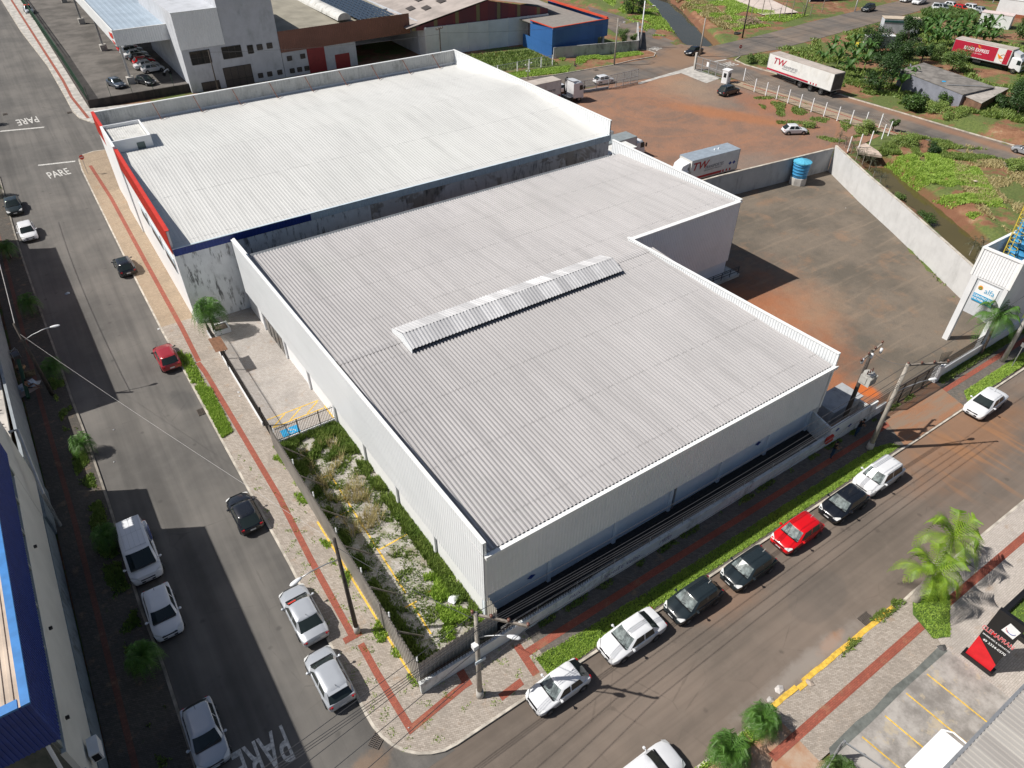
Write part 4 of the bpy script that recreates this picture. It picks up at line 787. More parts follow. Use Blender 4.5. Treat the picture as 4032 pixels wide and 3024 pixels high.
for k in range(10): mb.bar((15.2+3.1*k, 19.52, 1.2), (15.2+3.1*k, 19.52, 1.95), .03)
for z in (1.5, 1.65, 1.8, 1.93): mb.bar((12.5, 19.52, z), (43.5, 19.52, z), .012)
mb.build('wire_fence', M['wirel'], o, xf=X)
M['purpi'] = simple('purple_spray_paint', (.13, .05, .20), .8)
for body, x, s in (('PAIX....', 18.3, .45), ('3coeiTE Velho...', 22.2, .55), ('1970', 25.9, .6)):
    text_mesh(body, s, M['purpi'], o, 'graffiti', .0, X @ Matrix.Translation((x, 19.414, .72)) @ Matrix.Rotation(R(90), 4, 'X'), 1., italic=True, bold=-.005)
# customer yard
o, X = T_('railing_fence', 'black railing on a low white kerb beside the paved customer yard', 'fence', 6.85, 46.8)
mb = MB(); mb.wall((6.85, 46.8), (6.75, 62.6), -.15, 0, .5); mb.build('kerb_wall', M['offwhite'], o, xf=X)
mb = MB()
for k in range(106): y = 46.9+k*.148; x = 6.93-(y-46.8)*.006; mb.bar((x, y, .45), (x, y, 1.95), .025)
for z in (.6, 1.75): mb.bar((6.93, 46.9, z), (6.83, 62.5, z), .04)
mb.build('railing', M['black'], o, xf=X)
o, X = T_('gate', 'black pedestrian and car gate at the end of the customer yard railing', 'gate', 7.0, 44.2)
mb = MB()
for k in range(20): y = 44.3+k*.125; mb.bar((7.0, y, .12), (7.0, y, 2.0), .025)
for z in (.25, 1.85): mb.bar((7.0, 44.3, z), (7.0, 46.7, z), .05)
mb.build('gate_leaf', M['black'], o, xf=X)
for y in (44.2, 46.8): mb = MB(); mb.bar((7.0, y, 0), (7.0, y, 2.1), .12); mb.build('gate_post', M['black'], o, xf=X)
o, X = T_('railing_fence', 'black railing on a low white base between the customer yard and the overgrown lot', 'fence', 7.2, 44.0)
mb = MB(); mb.box(7.1, 12.5, 43.92, 44.08, 0, .45); mb.build('kerb_wall', M['offwhite'], o, xf=X)
mb = MB()
for k in range(41): mb.bar((7.25+k*.13, 44, .4), (7.25+k*.13, 44, 1.9), .025)
for z in (.55, 1.7): mb.bar((7.2, 44, z), (12.45, 44, z), .04)
for x in (9.0, 10.8, 12.4): mb.bar((x, 44, .4), (x, 44, 1.95), .06)
mb.build('railing', M['black'], o, xf=X)
o, X = T_('gate_canopy', 'small brown tiled roof over the customer yard entrance', 'canopy', 6.7, 56.9)
mb = MB(); mb.corr((6.15, 55.6, 2.5), (0, 2.4, 0), (1.05, 0, -.12), .2, .03, (0, 0, 1)); mb.build('roof', simple('brown_tile', (.25, .13, .075), .8, var=.15, sc=4), o, xf=X)
for y in (55.8, 57.8): mb = MB(); mb.bar((6.8, y, 0), (6.8, y, 2.45), .08); mb.bar((6.8, y, 2.0), (7.15, y, 2.42), .05); mb.build('post', M['black'], o, xf=X)
o, X = T_('planter', 'square white planter under the palm in the customer yard', 'planter', 8.0, 62.4)
mb = MB()
for a_ in ((7.3, 8.8, 61.7, 61.85), (7.3, 8.8, 63.0, 63.15), (7.3, 7.45, 61.85, 63.0), (8.65, 8.8, 61.85, 63.0)): mb.box(*a_, 0, .55)
mb.build('rim', M['offwhite'], o, xf=X); mb = MB(); mb.box(7.45, 8.65, 61.85, 63.0, 0, .45); mb.build('soil', M['bark'], o, xf=X)
# meter room and gate on the front street
o, X = T_('meter_room', 'white meter enclosure with red hose box at the right end of the low wall', 'enclosure', 43.6, 19.5)
mb = MB(); mb.box(43.5, 49.6, 19.38, 19.6, 0, 2.05); mb.wall((43.5, 19.6), (44.0, 21.9), -.18, 0, 2.05); mb.box(49.4, 49.6, 19.6, 21.6, 0, 1.2); mb.build('wall_face', M['lowwall'], o, xf=X)
mb = MB(); mb.box(45.6, 49.3, 20.7, 22.6, .1, 1.7); mb.box(45.5, 49.4, 20.6, 22.7, 1.7, 1.85); mb.build('concrete_tank', M['bwall'], o, xf=X)
mb = MB(); mb.box(43.1, 43.9, 19.2, 19.38, .75, 1.35); mb.build('hose_box', M['red'], o, xf=X)
for x, z in ((44.4, 1.55), (46.2, 1.1)):
    mb = MB(); mb.add([(x-.3, 19.37, z), (x, 19.37, z-.2), (x+.3, 19.37, z), (x, 19.37, z+.2)], [(0, 1, 2, 3)]); mb.build('emblem', M['navy'], o, xf=X)
mb = MB()
for p, q2 in (((44.2, 22.4), (45.9, 22.4)), ((44.2, 22.4), (44.2, 21.2))): mb.bar((*p, 2.1), (*q2, 2.1), .05); mb.bar((*p, .1), (*p, 2.1), .05)
mb.build('handrail', M['black'], o, xf=X)
o, X = T_('mesh_fence', 'short black mesh fence on a white base between meter enclosure and leaning pole', 'fence', 49.8, 19.5)
mb = MB(); mb.box(49.6, 51.4, 19.42, 19.6, 0, 1.0); mb.build('base_wall', M['lowwall'], o, xf=X)
def mesh_panel(mb, p, q2, z0, z1, st=.14, w=.022):
    p = Vector(p); q2 = Vector(q2); L = (q2-p).length; n = max(2, int(L/st))
    for k in range(n+1): a = p.lerp(q2, k/n); mb.bar((a.x, a.y, z0), (a.x, a.y, z1), w)
    nz = max(2, int((z1-z0)/(st*2)))
    for k in range(nz+1): z = z0+(z1-z0)*k/nz; mb.bar((p.x, p.y, z), (q2.x, q2.y, z), w)
mb = MB(); mesh_panel(mb, (46, 19.55), (51.4, 19.55), 1.0, 2.1); mb.build('mesh', M['black'], o, xf=X)
o, X = T_('sliding_gate', 'long black mesh sliding gate across the driveway', 'gate', 51.4, 19.4)
mb = MB(); mesh_panel(mb, (51.4, 19.35), (58.4, 19.3), .15, 2.35, .16, .03); mb.build('mesh', M['black'], o, xf=X)
mb = MB(); mb.bar((51.4, 19.35, 2.35), (58.4, 19.3, 2.35), .09); mb.bar((51.4, 19.35, .15), (58.4, 19.3, .15), .1)
for k in range(5): x = 51.4+1.75*k; mb.bar((x, 19.33, .15), (x, 19.33, 2.35), .08)
mb.build('gate_frame', M['black'], o, xf=X)
o, X = T_('mesh_fence', 'black mesh fence on a long low white wall right of the sliding gate', 'fence', 58.6, 19.3)
mb = MB(); mb.box(58.5, 80, 19.3, 19.5, 0, 1.15); mb.box(58.35, 59.0, 19.1, 19.6, 0, 2.0); mb.build('base_wall', M['offwhite'], o, xf=X)
mb = MB(); mesh_panel(mb, (59, 19.42), (65.8, 19.42), 1.15, 2.25, .16, .028); mb.bar((59, 19.42, 2.25), (65.8, 19.42, 2.25), .05); mb.build('mesh', M['black'], o, xf=X)
mb = MB()
for k in range(8): mb.bar((58.5+.1*k, 19.5, 1.6), (58.7+.16*k, 19.7-.05*k, 3.0), .03)
mb.build('spiked_post', M['black'], o, xf=X)
# signed tower
o, X = T_('signed_water_tower', 'white panelled tower with a turquoise sign board beside the front fence', 'tower', 65.8, 19.6)
M['brickw'] = NB('white_brick'); bb = M['brickw']; br = bb.n('ShaderNodeTexBrick', {'Vector': bb.n('ShaderNodeVectorRotate', {'Vector': bb.pos(), 'Axis': (0, 1, 0), 'Angle': R(90)}).outputs[0], 'Color1': (.52, .54, .56, 1), 'Color2': (.56, .58, .60, 1), 'Mortar': (.36, .37, .39, 1), 'Scale': 3.2, 'Mortar Size': .02, 'Brick Width': .35, 'Row Height': 1.2}); M['brickw'] = bb.done(br.outputs[0], .7, bump=br.outputs[1], bstr=-.3)
mb = MB(); mb.box(65.8, 66.0, 19.7, 22.6, 3.45, 7.1); mb.build('brick_panel', M['brickw'], o, xf=X)
mb = MB(); mb.box(65.68, 66.1, 22.2, 22.7, -1, 7.15); mb.box(65.7, 66.1, 19.45, 19.8, 0, 7.15); mb.box(65.72, 66.0, 19.8, 22.2, 6.95, 7.15); mb.build('column', M['offwhite'], o, xf=X)
mb = MB(); mb.box(66.0, 73.2, 19.5, 19.72, 0, 9.7); mb.build('wall_face', M['offwhite'], o, xf=X)
mb = MB(); mb.corr((65.7, 19.45, 7.15), (0, 3.35, 0), (0, 0, 2.6), .24, .035, (-1, 0, 0)); mb.corr((65.85, 19.45, 7.15), (0, 3.35, 0), (0, 0, 2.6), .24, .02, (1, 0, 0)); mb.corr((65.7, 22.8, 7.15), (6, 0, 0), (0, 0, 2.6), .24, .03, (0, 1, 0)); mb.build('cladding', M['white'], o, xf=X)
mb = MB(); mb.box(65.6, 65.95, 19.35, 22.9, 9.72, 9.84); mb.box(65.95, 71.8, 22.65, 22.9, 9.72, 9.84); mb.box(65.95, 73.2, 19.35, 19.72, 9.72, 9.84); mb.box(65.62, 65.8, 19.35, 19.6, 7.1, 9.72); mb.box(65.62, 65.8, 22.7, 22.9, 7.1, 9.72); mb.build('tower_cap', M['trim'], o, xf=X)
mb = MB(); mb.box(66.0, 72, 19.75, 22.6, 6.7, 6.8); mb.build('deck', M['louver'], o, xf=X)
lad = MB(); la, lb = Vector((67.2, 21.6, 6.8)), Vector((68.7, 22.4, 14.0)); dy = Vector((.35, -.3, 0))
lad.bar(la, lb, .06); lad.bar(la+dy, lb+dy, .06)
for k in range(20): p_ = la.lerp(lb, k/20); lad.bar(p_, p_+dy, .05)
for k in range(9): 
    c_ = la.lerp(lb, .2+k*.09)+dy/2; ring = [c_+Vector((.45*math.cos(t), .45*math.sin(t)*1.0-.3, .1)) for t in [2*math.pi*j/10 for j in range(11)]]
    for p, q2 in zip(ring, ring[1:]): lad.bar(p, q2, .035)
lad.build('cage_ladder', simple('yellow_metal', (.62, .48, .06), .5), o, xf=X)
sg = MB(); sg.box(65.72, 65.8, 20.1, 21.92, 4.88, 6.7); sgo = sg.build('sign_board', M['white'], o, xf=X)
sg = MB(); sg.box(65.708, 65.72, 20.1, 21.92, 4.88, 5.62); sg.build('blue_band', simple('turquoise_sign', (.01, .30, .55), .5), sgo, xf=X)
RW_ = lambda y, z: X @ Matrix.Translation((65.70, y, z)) @ Matrix.Rotation(R(-90), 4, 'Z') @ Matrix.Rotation(R(90), 4, 'X')
text_mesh('alfa', .72, simple('turquoise_ink', (.02, .33, .58), .5), sgo, 'lettering', 0, RW_(20.72, 6.12), .95, bold=-.003)
text_mesh('CENTRO DE', .27, M['white'], sgo, 'lettering', 0, RW_(21.05, 5.42), 1.1, bold=.008)
text_mesh('DISTRIBUIÇÃO', .27, M['white'], sgo, 'lettering', 0, RW_(21.0, 5.12), 1.0, bold=.008)
lg = MB(); lg.cyl((65.70, 21.58, 6.25), .21, .01, 18, 'x'); lg.build('logo_disc', simple('orange_ink', (.75, .30, .03), .5), sgo, xf=X)
lg = MB(); lg.add([(65.695, 21.75, 6.2), (65.695, 21.66, 6.34), (65.695, 21.6, 6.26), (65.695, 21.52, 6.36), (65.695, 21.42, 6.2)], [(0, 1, 2, 3, 4)]); lg.add([(65.695, 21.78, 6.17), (65.695, 21.6, 6.13), (65.695, 21.4, 6.17), (65.695, 21.47, 6.07), (65.695, 21.6, 6.04), (65.695, 21.72, 6.08)], [(0, 1, 2, 3, 4, 5)]); lg.build('logo_hills', simple('green_ink', (.02, .22, .08), .5), sgo, xf=X)
def tank(name, label, x, y, z, r0, r1, h, mat, lid=True, base=None, ribs=4, group=None):
    o = thing(name, label, 'water tank', (x, y, z), 0, group); mb = MB(); n = 24
    prof = [(r0*.97, 0), (r0, .05)]
    for k in range(1, ribs+1):
        t = k/(ribs+1); r = r0+(r1-r0)*t; prof += [(r, h*t-.03), (r+.05, h*t), (r, h*t+.03)]
    prof += [(r1, h)]
    vs = [(r*math.cos(2*math.pi*k/n), r*math.sin(2*math.pi*k/n), z_) for r, z_ in prof for k in range(n)]
    fs = [(i*n+k, i*n+(k+1) % n, (i+1)*n+(k+1) % n, (i+1)*n+k) for i in range(len(prof)-1) for k in range(n)]
    mb.add(vs, fs); mb.build('shell', mat, o, True)
    if lid:
        mb = MB(); vs = [((r1+.08)*math.cos(2*math.pi*k/n), (r1+.08)*math.sin(2*math.pi*k/n), h+.04*(k % 2)) for k in range(n)]+[(0, 0, h+.32)]
        mb.add(vs, [(k, (k+1) % n, n) for k in range(n)]); mb.add([((r1+.08)*math.cos(2*math.pi*k/n), (r1+.08)*math.sin(2*math.pi*k/n), zz) for zz in (h-.12, h) for k in range(n)], [(k, (k+1) % n, n+(k+1) % n, n+k) for k in range(n)])
        mb.build('lid', simple('tank_lid_blue', (.10, .42, .60), .45), o)
    return o
M['tankb'] = simple('tank_blue', (.045, .26, .50), .45, var=.06)
p = G('D', 415, 1450); q_ = thing('tank_plinth', 'grey concrete block plinth under the blue water tank', 'plinth', p)
mb = MB(); mb.prism([(1.15*math.cos(2*math.pi*k/8+.2), 1.15*math.sin(2*math.pi*k/8+.2)) for k in range(8)], 0, .95); mb.build('block', M['conc'], q_)
tank('water_tank', 'lidded blue water tank on the concrete plinth in the gravel yard corner', p.x, p.y, p.z+.95, .95, 1.12, 2.1, M['tankb'])
for i, z in enumerate((6.8, 9.3, 11.8)): tank('water_tank', ('blue water tank at the bottom of the stack inside the white tower', 'middle blue water tank of the stack in the white tower', 'topmost blue water tank of the stack in the white tower')[i], 70.2, 21.3, z, 1.15, 1.15, 2.4, M['tankb'], False, group='blue tanks stacked in the tower')
# concrete post fence along the side street
o, X = T_('post_fence', 'row of slim white concrete posts with thin wires beside the side street', 'fence', *G('D', 0, 690)[:2])
PP = [G('D', a_, b_) for a_, b_ in ((-10, 640), (75, 727), (165, 757), (250, 785), (340, 817), (433, 855), (525, 887), (625, 922), (730, 957), (835, 985), (948, 1000), (1062, 1015), (1135, 1075))]
PP2 = [G('D', a_, b_) for a_, b_ in ((1085, 1100), (985, 1155), (900, 1180), (815, 1200))]
for L_p in (PP, PP2):
    for p in L_p:
        mb = MB(); mb.bar(p-Vector((0, 0, .1)), p+Vector((0, 0, 2.25)), .13); mb.build('post', M['white'], o, xf=X)
mb = MB()
for p, q2 in zip(PP, PP[1:]):
    for z in (.3, .7, 1.1, 1.5, 1.9): mb.bar(p+Vector((0, 0, z)), q2+Vector((0, 0, z)), .012)
mb.build('wires', M['wirel'], o, xf=X)
for nm, lab, pts, hh, zz in (('sliding_gate', 'silver mesh gate leaf left of the red earth yard entrance', [G('e', 1590, 612), G('e', 2045, 503)], 2.35, 4), ('sliding_gate', 'silver mesh gate leaf between the entrance and the guard booth', [G('C', 1475, 552), G('C', 1700, 628)], 2.5, 4), ('mesh_fence', 'low pale mesh fence on a concrete sill behind the truck cab', [G('e', 1000, 690), G('e', 1590, 600)], 2.0, 3)):
    o, X = T_(nm, lab, 'gate' if 'gate' in nm else 'fence', pts[0].x, pts[0].y); a_, c_ = pts; z0 = gz(a_.x, a_.y)
    mb = MB(); 
    for k in range(zz+1): p = a_.lerp(c_, k/zz); mb.bar((p.x, p.y, z0), (p.x, p.y, z0+hh), .1)
    for z in (.12, hh*.5, hh): mb.bar((a_.x, a_.y, z0+z), (c_.x, c_.y, z0+z), .08)
    mb.build('gate_frame' if 'gate' in nm else 'fence_frame', M['steel'], o, xf=X)
    mb = MB(); mesh_panel(mb, a_[:2], c_[:2], z0+.12, z0+hh, .22, .02); mb.build('mesh', M['steel'], o, xf=X)
    if 'low' in lab: mb = MB(); mb.bar((a_.x, a_.y, z0+.15), (c_.x, c_.y, z0+.15), .2, .5); mb.build('sill', M['bwall'], o, xf=X)
    if 'guard' in lab:
        mb = MB(); mb.bar((a_.x, a_.y, z0), (a_.x, a_.y, z0+3.1), .35); mb.build('gate_post', M['conc'], o, xf=X); p = a_.lerp(c_, .42); mb = MB(); d = (c_-a_).normalized()*.3; mb.bar(p+Vector((0, -.08, 1.3)), p+Vector((0, -.08, 2.1)), .5, .04); mb.build('notice', M['white'], o, xf=X)
p = G('C', 1722, 655); o, X = T_('guard_booth', 'small white fibreglass guard booth beside the silver gate', 'booth', p.x, p.y)
X = Matrix(); mb = MB(); mb.prism([(-.55, -.62), (.55, -.62), (.65, -.5), (.65, .5), (.55, .62), (-.55, .62), (-.65, .5), (-.65, -.5)], 0, 2.2); mb.build('shell', M['offwhite'], o)
mb = MB(); mb.prism([(-.7, -.7), (.7, -.7), (.7, .7), (-.7, .7)], 2.2, 2.36); mb.build('roof', M['white'], o)
mb = MB(); mb.box(-.3, .3, -.65, -.6, 1.1, 1.8); mb.build('window', M['glass'], o); mb = MB(); mb.box(-.7, -.64, -.25, .25, 1.1, 1.8); mb.build('window', M['glass'], o)
o.rotation_euler.z = R(12)
# concrete framed mesh fence behind the grass verge
o, X = T_('panel_fence', 'mesh fence in white concrete frames before the shaded grass plot', 'fence', *G('C', 0, 580)[:2])
FP = [G('C', a_, b_) for a_, b_ in ((-260, 640), (-80, 600), (75, 572), (168, 550), (263, 532), (352, 516))]
for p in FP: mb = MB(); mb.bar(p, p+Vector((0, 0, 1.85)), .16); mb.build('post', M['white'], o, xf=X)
mb = MB()
for p, q2 in zip(FP, FP[1:]): mb.bar(p+Vector((0, 0, 1.8)), q2+Vector((0, 0, 1.8)), .08); mesh_panel(mb, p[:2], q2[:2], p.z, p.z+1.8, .3, .025)
mb.build('mesh', M['steel'], o, xf=X)
M['gmesh'] = simple('green_mesh', (.012, .06, .03), .7)
o, X = T_('mesh_fence', 'dark green mesh fence along the car lot pavement', 'fence', 8.7, 139.4, 0)
mb = MB(); mesh_panel(mb, (8.75, 139.4), (8.75, 170), 1.2, 3.3, .16, .05); mesh_panel(mb, (8.75, 170), (8.0, 250), 1.2, 3.3, .3, .1); mb.build('mesh', M['gmesh'], o, xf=Matrix.Translation((-8.7, -139.4, 0)))
for k in range(6): mb = MB(); x = 9.0+k*3.4; mb.bar((x, 139.3, 1.3), (x, 139.3, 3.4), .06); mb.build('post', M['gmesh'], o, xf=Matrix.Translation((-8.7, -139.4, 0)))
# posts round the pale slab at the top
o = thing('ball_fence', 'tall thin posts with sagging wires round the pale concrete slab', 'fence', (165, 122, 0)); X = Matrix.Translation((-165, -122, 0))
prev = None
for a_, b_, h in ((10, 620-480, 3.2), (45, 330*.5+0, 3.), (130, 140, 6.5), (195, 150, 2.4), (272, 152, 2.4), (310, 135, 6.5), (365, 145, 6), (450, 130, 2.4), (520, 120, 2.4), (610, 100, 4)):
    p = G('D', a_, b_); mb = MB(); mb.bar(p, p+Vector((0, 0, h)), .12); mb.build('post', M['wood'], o, xf=X)
    if prev: mb = MB(); mb.tube([prev, (prev+p+Vector((0, 0, h)))/2-Vector((0, 0, .5)), p+Vector((0, 0, h))], .03, 4); mb.build('wire', M['wire'], o, xf=X)
    prev = p+Vector((0, 0, h))
# ================================================================ POLES
def pole(x, y, h, label, mat, r=.16, arm=None, armz=.9, lamp=None, lampz=6.5, sleeve=False, name='utility_pole', z0=None, group='utility poles'):
    """arm / lamp: angle in degrees"""
    z0 = gz(x, y) if z0 is None else z0
    o = thing(name, label, 'pole', (x, y, z0), 0, group); mb = MB()
    mb.tube([(0, 0, -.1), (0, 0, h)], r, 10, r*.62); mb.build('shaft', mat, o, True)
    if sleeve: mb = MB(); mb.tube([(0, 0, -.05), (0, 0, .75)], r*1.45, 10, r*1.25); mb.build('concrete_sleeve', M['conc'], o, True)
    if arm is not None:
        a = R(arm[0]); L = arm[1]; d = Vector((math.cos(a), math.sin(a), 0)); c = Vector((0, 0, h-.15))
        mb = MB(); s0 = arm[2] if len(arm) > 2 else .5; mb.bar(c-d*L*s0, c+d*L*(1-s0), .11, .13); ca = mb.build('crossarm', M['wood'], o)
        for k in (.02, .35, .65, .98):
            mb = MB(); p = c-d*L*s0+d*L*k; mb.cyl((p.x, p.y, p.z+.06), .07, .12, 8, r2=.04); mb.cyl((p.x, p.y, p.z+.18), .09, .07, 8); mb.build('insulator', simple('brown_insulator', (.16, .07, .05), .3) if 'brown_insulator' not in bpy.data.materials else bpy.data.materials['brown_insulator'], ca, True)
        mb = MB()
        for k in range(4): mb.cyl((0, -.02, h-1.1-.22*k), .1, .09, 8); mb.bar((-.2, 0, h-1.05-.22*k), (.2, 0, h-1.05-.22*k), .03)
        mb.build('bracket_rack', M['wire'], o)
    if lamp is not None:
        a = R(lamp[0]); L = lamp[1]; d = Vector((math.cos(a), math.sin(a), 0)); mb = MB()
        pts = [Vector((0, 0, lampz)), d*L*.35+Vector((0, 0, lampz+.35)), d*L*.75+Vector((0, 0, lampz+.62)), d*L+Vector((0, 0, lampz+.68))]
        mb.tube(pts, .035, 6); la_ = mb.build('lamp_arm', M['steel'], o, True)
        mb = MB(); e = pts[-1]; n_ = Vector((-d.y, d.x, 0)); 
        sec = [(0, .05, .05), (.12, .1, .08), (.35, .15, .09), (.6, .13, .06), (.72, .05, .03)]; vs = []
        for t, w_, hh in sec:
            c_ = e+d*t
            for k in range(8): an = 2*math.pi*k/8; vs.append(c_+n_*w_*math.cos(an)+Vector((0, 0, hh*math.sin(an))))
        mb.add(vs, [(i*8+k, i*8+(k+1) % 8, (i+1)*8+(k+1) % 8, (i+1)*8+k) for i in range(4) for k in range(8)]+[tuple(range(8))[::-1], tuple(range(32, 40))])
        mb.build('lamp_head', M['offwhite'], la_, True)
    return o
M['cpole'] = simple('concrete_pole', (.34, .31, .27), .9, var=.2, sc=2, bump=.3); M['dpole'] = simple('dark_tarred_pole', (.055, .045, .038), .8, var=.3, sc=3)
p = G('N', 1790, 1042); PC = p.copy(); pole(p.x, p.y, 8.6, 'pale pole at the corner with a crossarm and short lamp arm', M['cpole'], .17, (-48, 3.0, .08), lamp=(-45, 1.6), lampz=6.3, sleeve=True)
o = bpy.data.objects['utility_pole']; mb = MB(); mb.box(-.35, -.05, -.25, .05, 5.6, 5.95); mb.build('junction_box', M['offwhite'], o); mb = MB(); mb.box(-.3, .35, -.22, -.18, 4.1, 4.35); mb.build('street_name_plate', M['flash'], o)
p = G('N', 820, 538); PL = p.copy(); pole(p.x, p.y, 9.3, 'dark pole on the left pavement with a long lamp arm over the street', M['dpole'], .15, lamp=(193, 2.3), lampz=7.5, sleeve=True)
p = G('L', 985, 640); PS = p.copy(); pole(p.x, p.y, 8.7, 'weathered pole beside the driveway with wide crossarm and lamp', M['cpole'], .2, (-28, 3.2, .02), lamp=(-20, 2.6), lampz=6.0, sleeve=True)
pt = G('H', 1010, 1370, 8.6, flat=0.); PT = Vector((pt.x, pt.y, 0)); o = pole(pt.x, pt.y, 8.6, 'leaning dark pole carrying a grey transformer above the gravel yard', M['dpole'], .2, (8, 3.4))
mb = MB(); mb.cyl((-.2, -.55, 6.0), .42, .95, 14); mb.box(-.75, .3, -.75, -.35, 6.2, 6.8); 
for k in range(6): mb.box(-.7+k*.17, -.66+k*.17, -1.05, -.2, 6.05, 6.85)
tr = mb.build('transformer', simple('transformer_grey', (.45, .44, .41), .5), o); mb = MB()
for k in range(3): mb.cyl((-.5+.3*k, -.55, 6.95), .06, .35, 8, r2=.03)
mb.build('bushing', simple('bushing_brown', (.12, .04, .03), .3), tr, True)
for k in range(3): mb = MB(); mb.cyl((-1.3+1.15*k, -.18, 8.1), .1, .42, 10); mb.build('fuse_cutout', M['offwhite'], o, True)
p = G('H', 2035, 1462); PR = p.copy(); pole(p.x, p.y, 9.0, 'thick pale pole on the verge at the right edge of the photo', simple('white_pole', (.50, .48, .45), .8), .2)
p = G('h', 840, 1240); PW = p.copy(); pole(p.x, p.y, 7.6, 'dark pole on the shaded west pavement with a bent white lamp arm', M['dpole'], .17, lamp=(-8, 2.2), lampz=5.9)
FARP = [('C', 1045, 380, 8.9, 'tall white pole at the block wall corner by the canal', M['white'], (-30, 1.6)), ('C', 840, 515, 8.4, 'thin grey pole on the kerb before the blue shed', M['cpole'], (0, 1.3)), ('C', 1515, 450, 7.2, 'leaning weathered pole at the silver gate', M['cpole'], None), ('C', 1855, 300, 9, 'dark pole beside the heap of dry branches', M['dpole'], None), ('D', 870, 95, 8, 'white pole next to the dark van up the road', M['white'], None), ('D', 470, 130, 8, 'grey pole behind the pale concrete slab', M['cpole'], None)]
FPt = []
for zn, a_, b_, h, lab, mt, lm in FARP: p = G(zn, a_, b_); FPt.append(p); pole(p.x, p.y, h, lab, mt, .17, lamp=lm, lampz=h-1.6)
pole(65.4, 120.0, 9.0, 'dark pole in front of the pale shed wall', M['dpole'], .16, arm=(20, 1.8)); pole(28.9, 135.0, 7.2, 'short dark pole before the barred window block', M['dpole'], .13)
p = G('C', 158, 630); o = pole(p.x, p.y, 2.9, 'short post with four small floodlights on the grass verge', M['cpole'], .1, name='floodlight_post', group=None)
for dx, z in ((-.6, 2.6), (.75, 2.8), (-.35, 1.5), (.35, 1.4)): mb = MB(); mb.cyl((dx, 0, z), .12, .12, 8); mb.bar((0, 0, z-.1), (dx, 0, z), .04); mb.build('floodlight', M['white'], o)
for k in range(3): p = G('H', 2130+k*40, 1500-30*k) if k == 0 else None
o = thing('sign_post', 'slim grey sign post on the grass near the right edge', 'post', G('H', 2110, 1500)); mb = MB(); mb.bar((0, 0, 0), (0, 0, 2.6), .06); mb.build('shaft', M['steel'], o); mb = MB(); mb.box(-.02, .02, -.2, .2, 2.3, 2.7); mb.build('sign_back', M['steel'], o)
def stop_sign(zn, a_, b_, rz, label, s=.33):
    p = G(zn, a_, b_); o = thing('stop_sign', label, 'road sign', p, rz, 'octagonal stop signs'); mb = MB(); mb.bar((0, 0, 0), (0, 0, 2.4), .06); mb.build('post', M['steel'], o)
    mb = MB(); n = [(s*math.cos(R(22.5+45*k)), s*math.sin(R(22.5+45*k))) for k in range(8)]; mb.add([(x, -.04, 2.5+z) for x, z in n]+[(x, -.06, 2.5+z) for x, z in n], [tuple(range(8)), tuple(range(8, 16))[::-1]]+[(k, (k+1) % 8, 8+(k+1) % 8, 8+k) for k in range(8)]); pl = mb.build('sign_plate', M['red'], o)
    text_mesh('PARE', .22, M['white'], pl, 'lettering', 0, Matrix.Translation((0, -.066, 2.5)) @ Matrix.Rotation(R(90), 4, 'X'), 1., bold=.005)
stop_sign('A', 700, 1385, R(10), 'red octagonal sign on the pavement corner by the white warehouse'); stop_sign('C', 1822, 475, R(-20), 'red octagonal sign on the far verge by the parked trailer')
# ---- cables
def cable(name, label, a, c, sag=.4, r=.018, mat='wire', n=12):
    a = Vector(a); c = Vector(c); pts = [a.lerp(c, k/n)-Vector((0, 0, sag*4*(k/n)*(1-k/n))) for k in range(n+1)]; o = MB().tube([p-a for p in pts], r, 4, cap=False).build(name, M[mat]); o.location = a
    return tag(o, label, 'cable')
up = lambda p, z, dx=0, dy=0: Vector((p.x+dx, p.y+dy, p.z+z))
ad = Vector((math.cos(R(-48)), math.sin(R(-48)), 0))
grp = 'cables strung above the corner and front pavement'
cs = []
for k in range(4):
    wd = ('innermost', 'second', 'third', 'outermost')[k]
    cs.append(cable('overhead_cable', wd+' thin cable running along the front wall between two poles', up(PC, 8.6)+ad*(2.8*k/3), up(PS, 8.6)+Vector((.88, -.47, 0))*(3.0*k/3), .5))
    cs.append(cable('overhead_cable', wd+' thin cable leaving the corner crossarm toward the bottom left', up(PC, 8.6)+ad*(2.8*k/3), Vector((-28, 14.0-1.6*k, 8.6)), .6))
for k in range(3): cs.append(cable('overhead_cable', ('upper', 'middle', 'lower')[k]+' bundled cable running along the front wall between two poles', up(PC, 7.2-.25*k), up(PS, 7.0-.25*k), .6, .022)); cs.append(cable('overhead_cable', ('upper', 'middle', 'lower')[k]+' bundled cable leaving the corner pole toward the bottom left', up(PC, 7.2-.25*k), Vector((-28, 15.5, 7.4-.3*k)), .6, .018))
for c_ in cs: c_['group'] = c_['label'].split(' ', 1)[1].replace('cable', 'cables')
cable('overhead_cable', 'long bright cable crossing the left street from the west pole to the dark pole', up(PW, 6.6), up(PL, 9.0), .3, .009, 'wirel')
cable('overhead_cable', 'cable from the corner pole to the dark pole on the left pavement', up(PC, 8.0), up(PL, 8.6), .3)
cable('overhead_cable', 'white twisted cable along the shaded west pavement', up(PW, 7.4), Vector((-7.6, 100, 7.6)), .5, .03, 'wirel')
cable('overhead_cable', 'cable from the driveway pole to the pole at the right edge', up(PS, 8.4), up(PR, 8.8), .3)
cable('overhead_cable', 'cable from the driveway pole to the transformer pole', up(PS, 8.6), up(PT, 8.5), .3)
cable('overhead_cable', 'cable from the tall white pole to the grey kerb pole', up(FPt[0], 8.2), up(FPt[1], 7.8), .4)
cable('overhead_cable', 'cable from the tall white pole over the canal to the gate pole', up(FPt[0], 8.0), up(FPt[2], 6.8), .3)
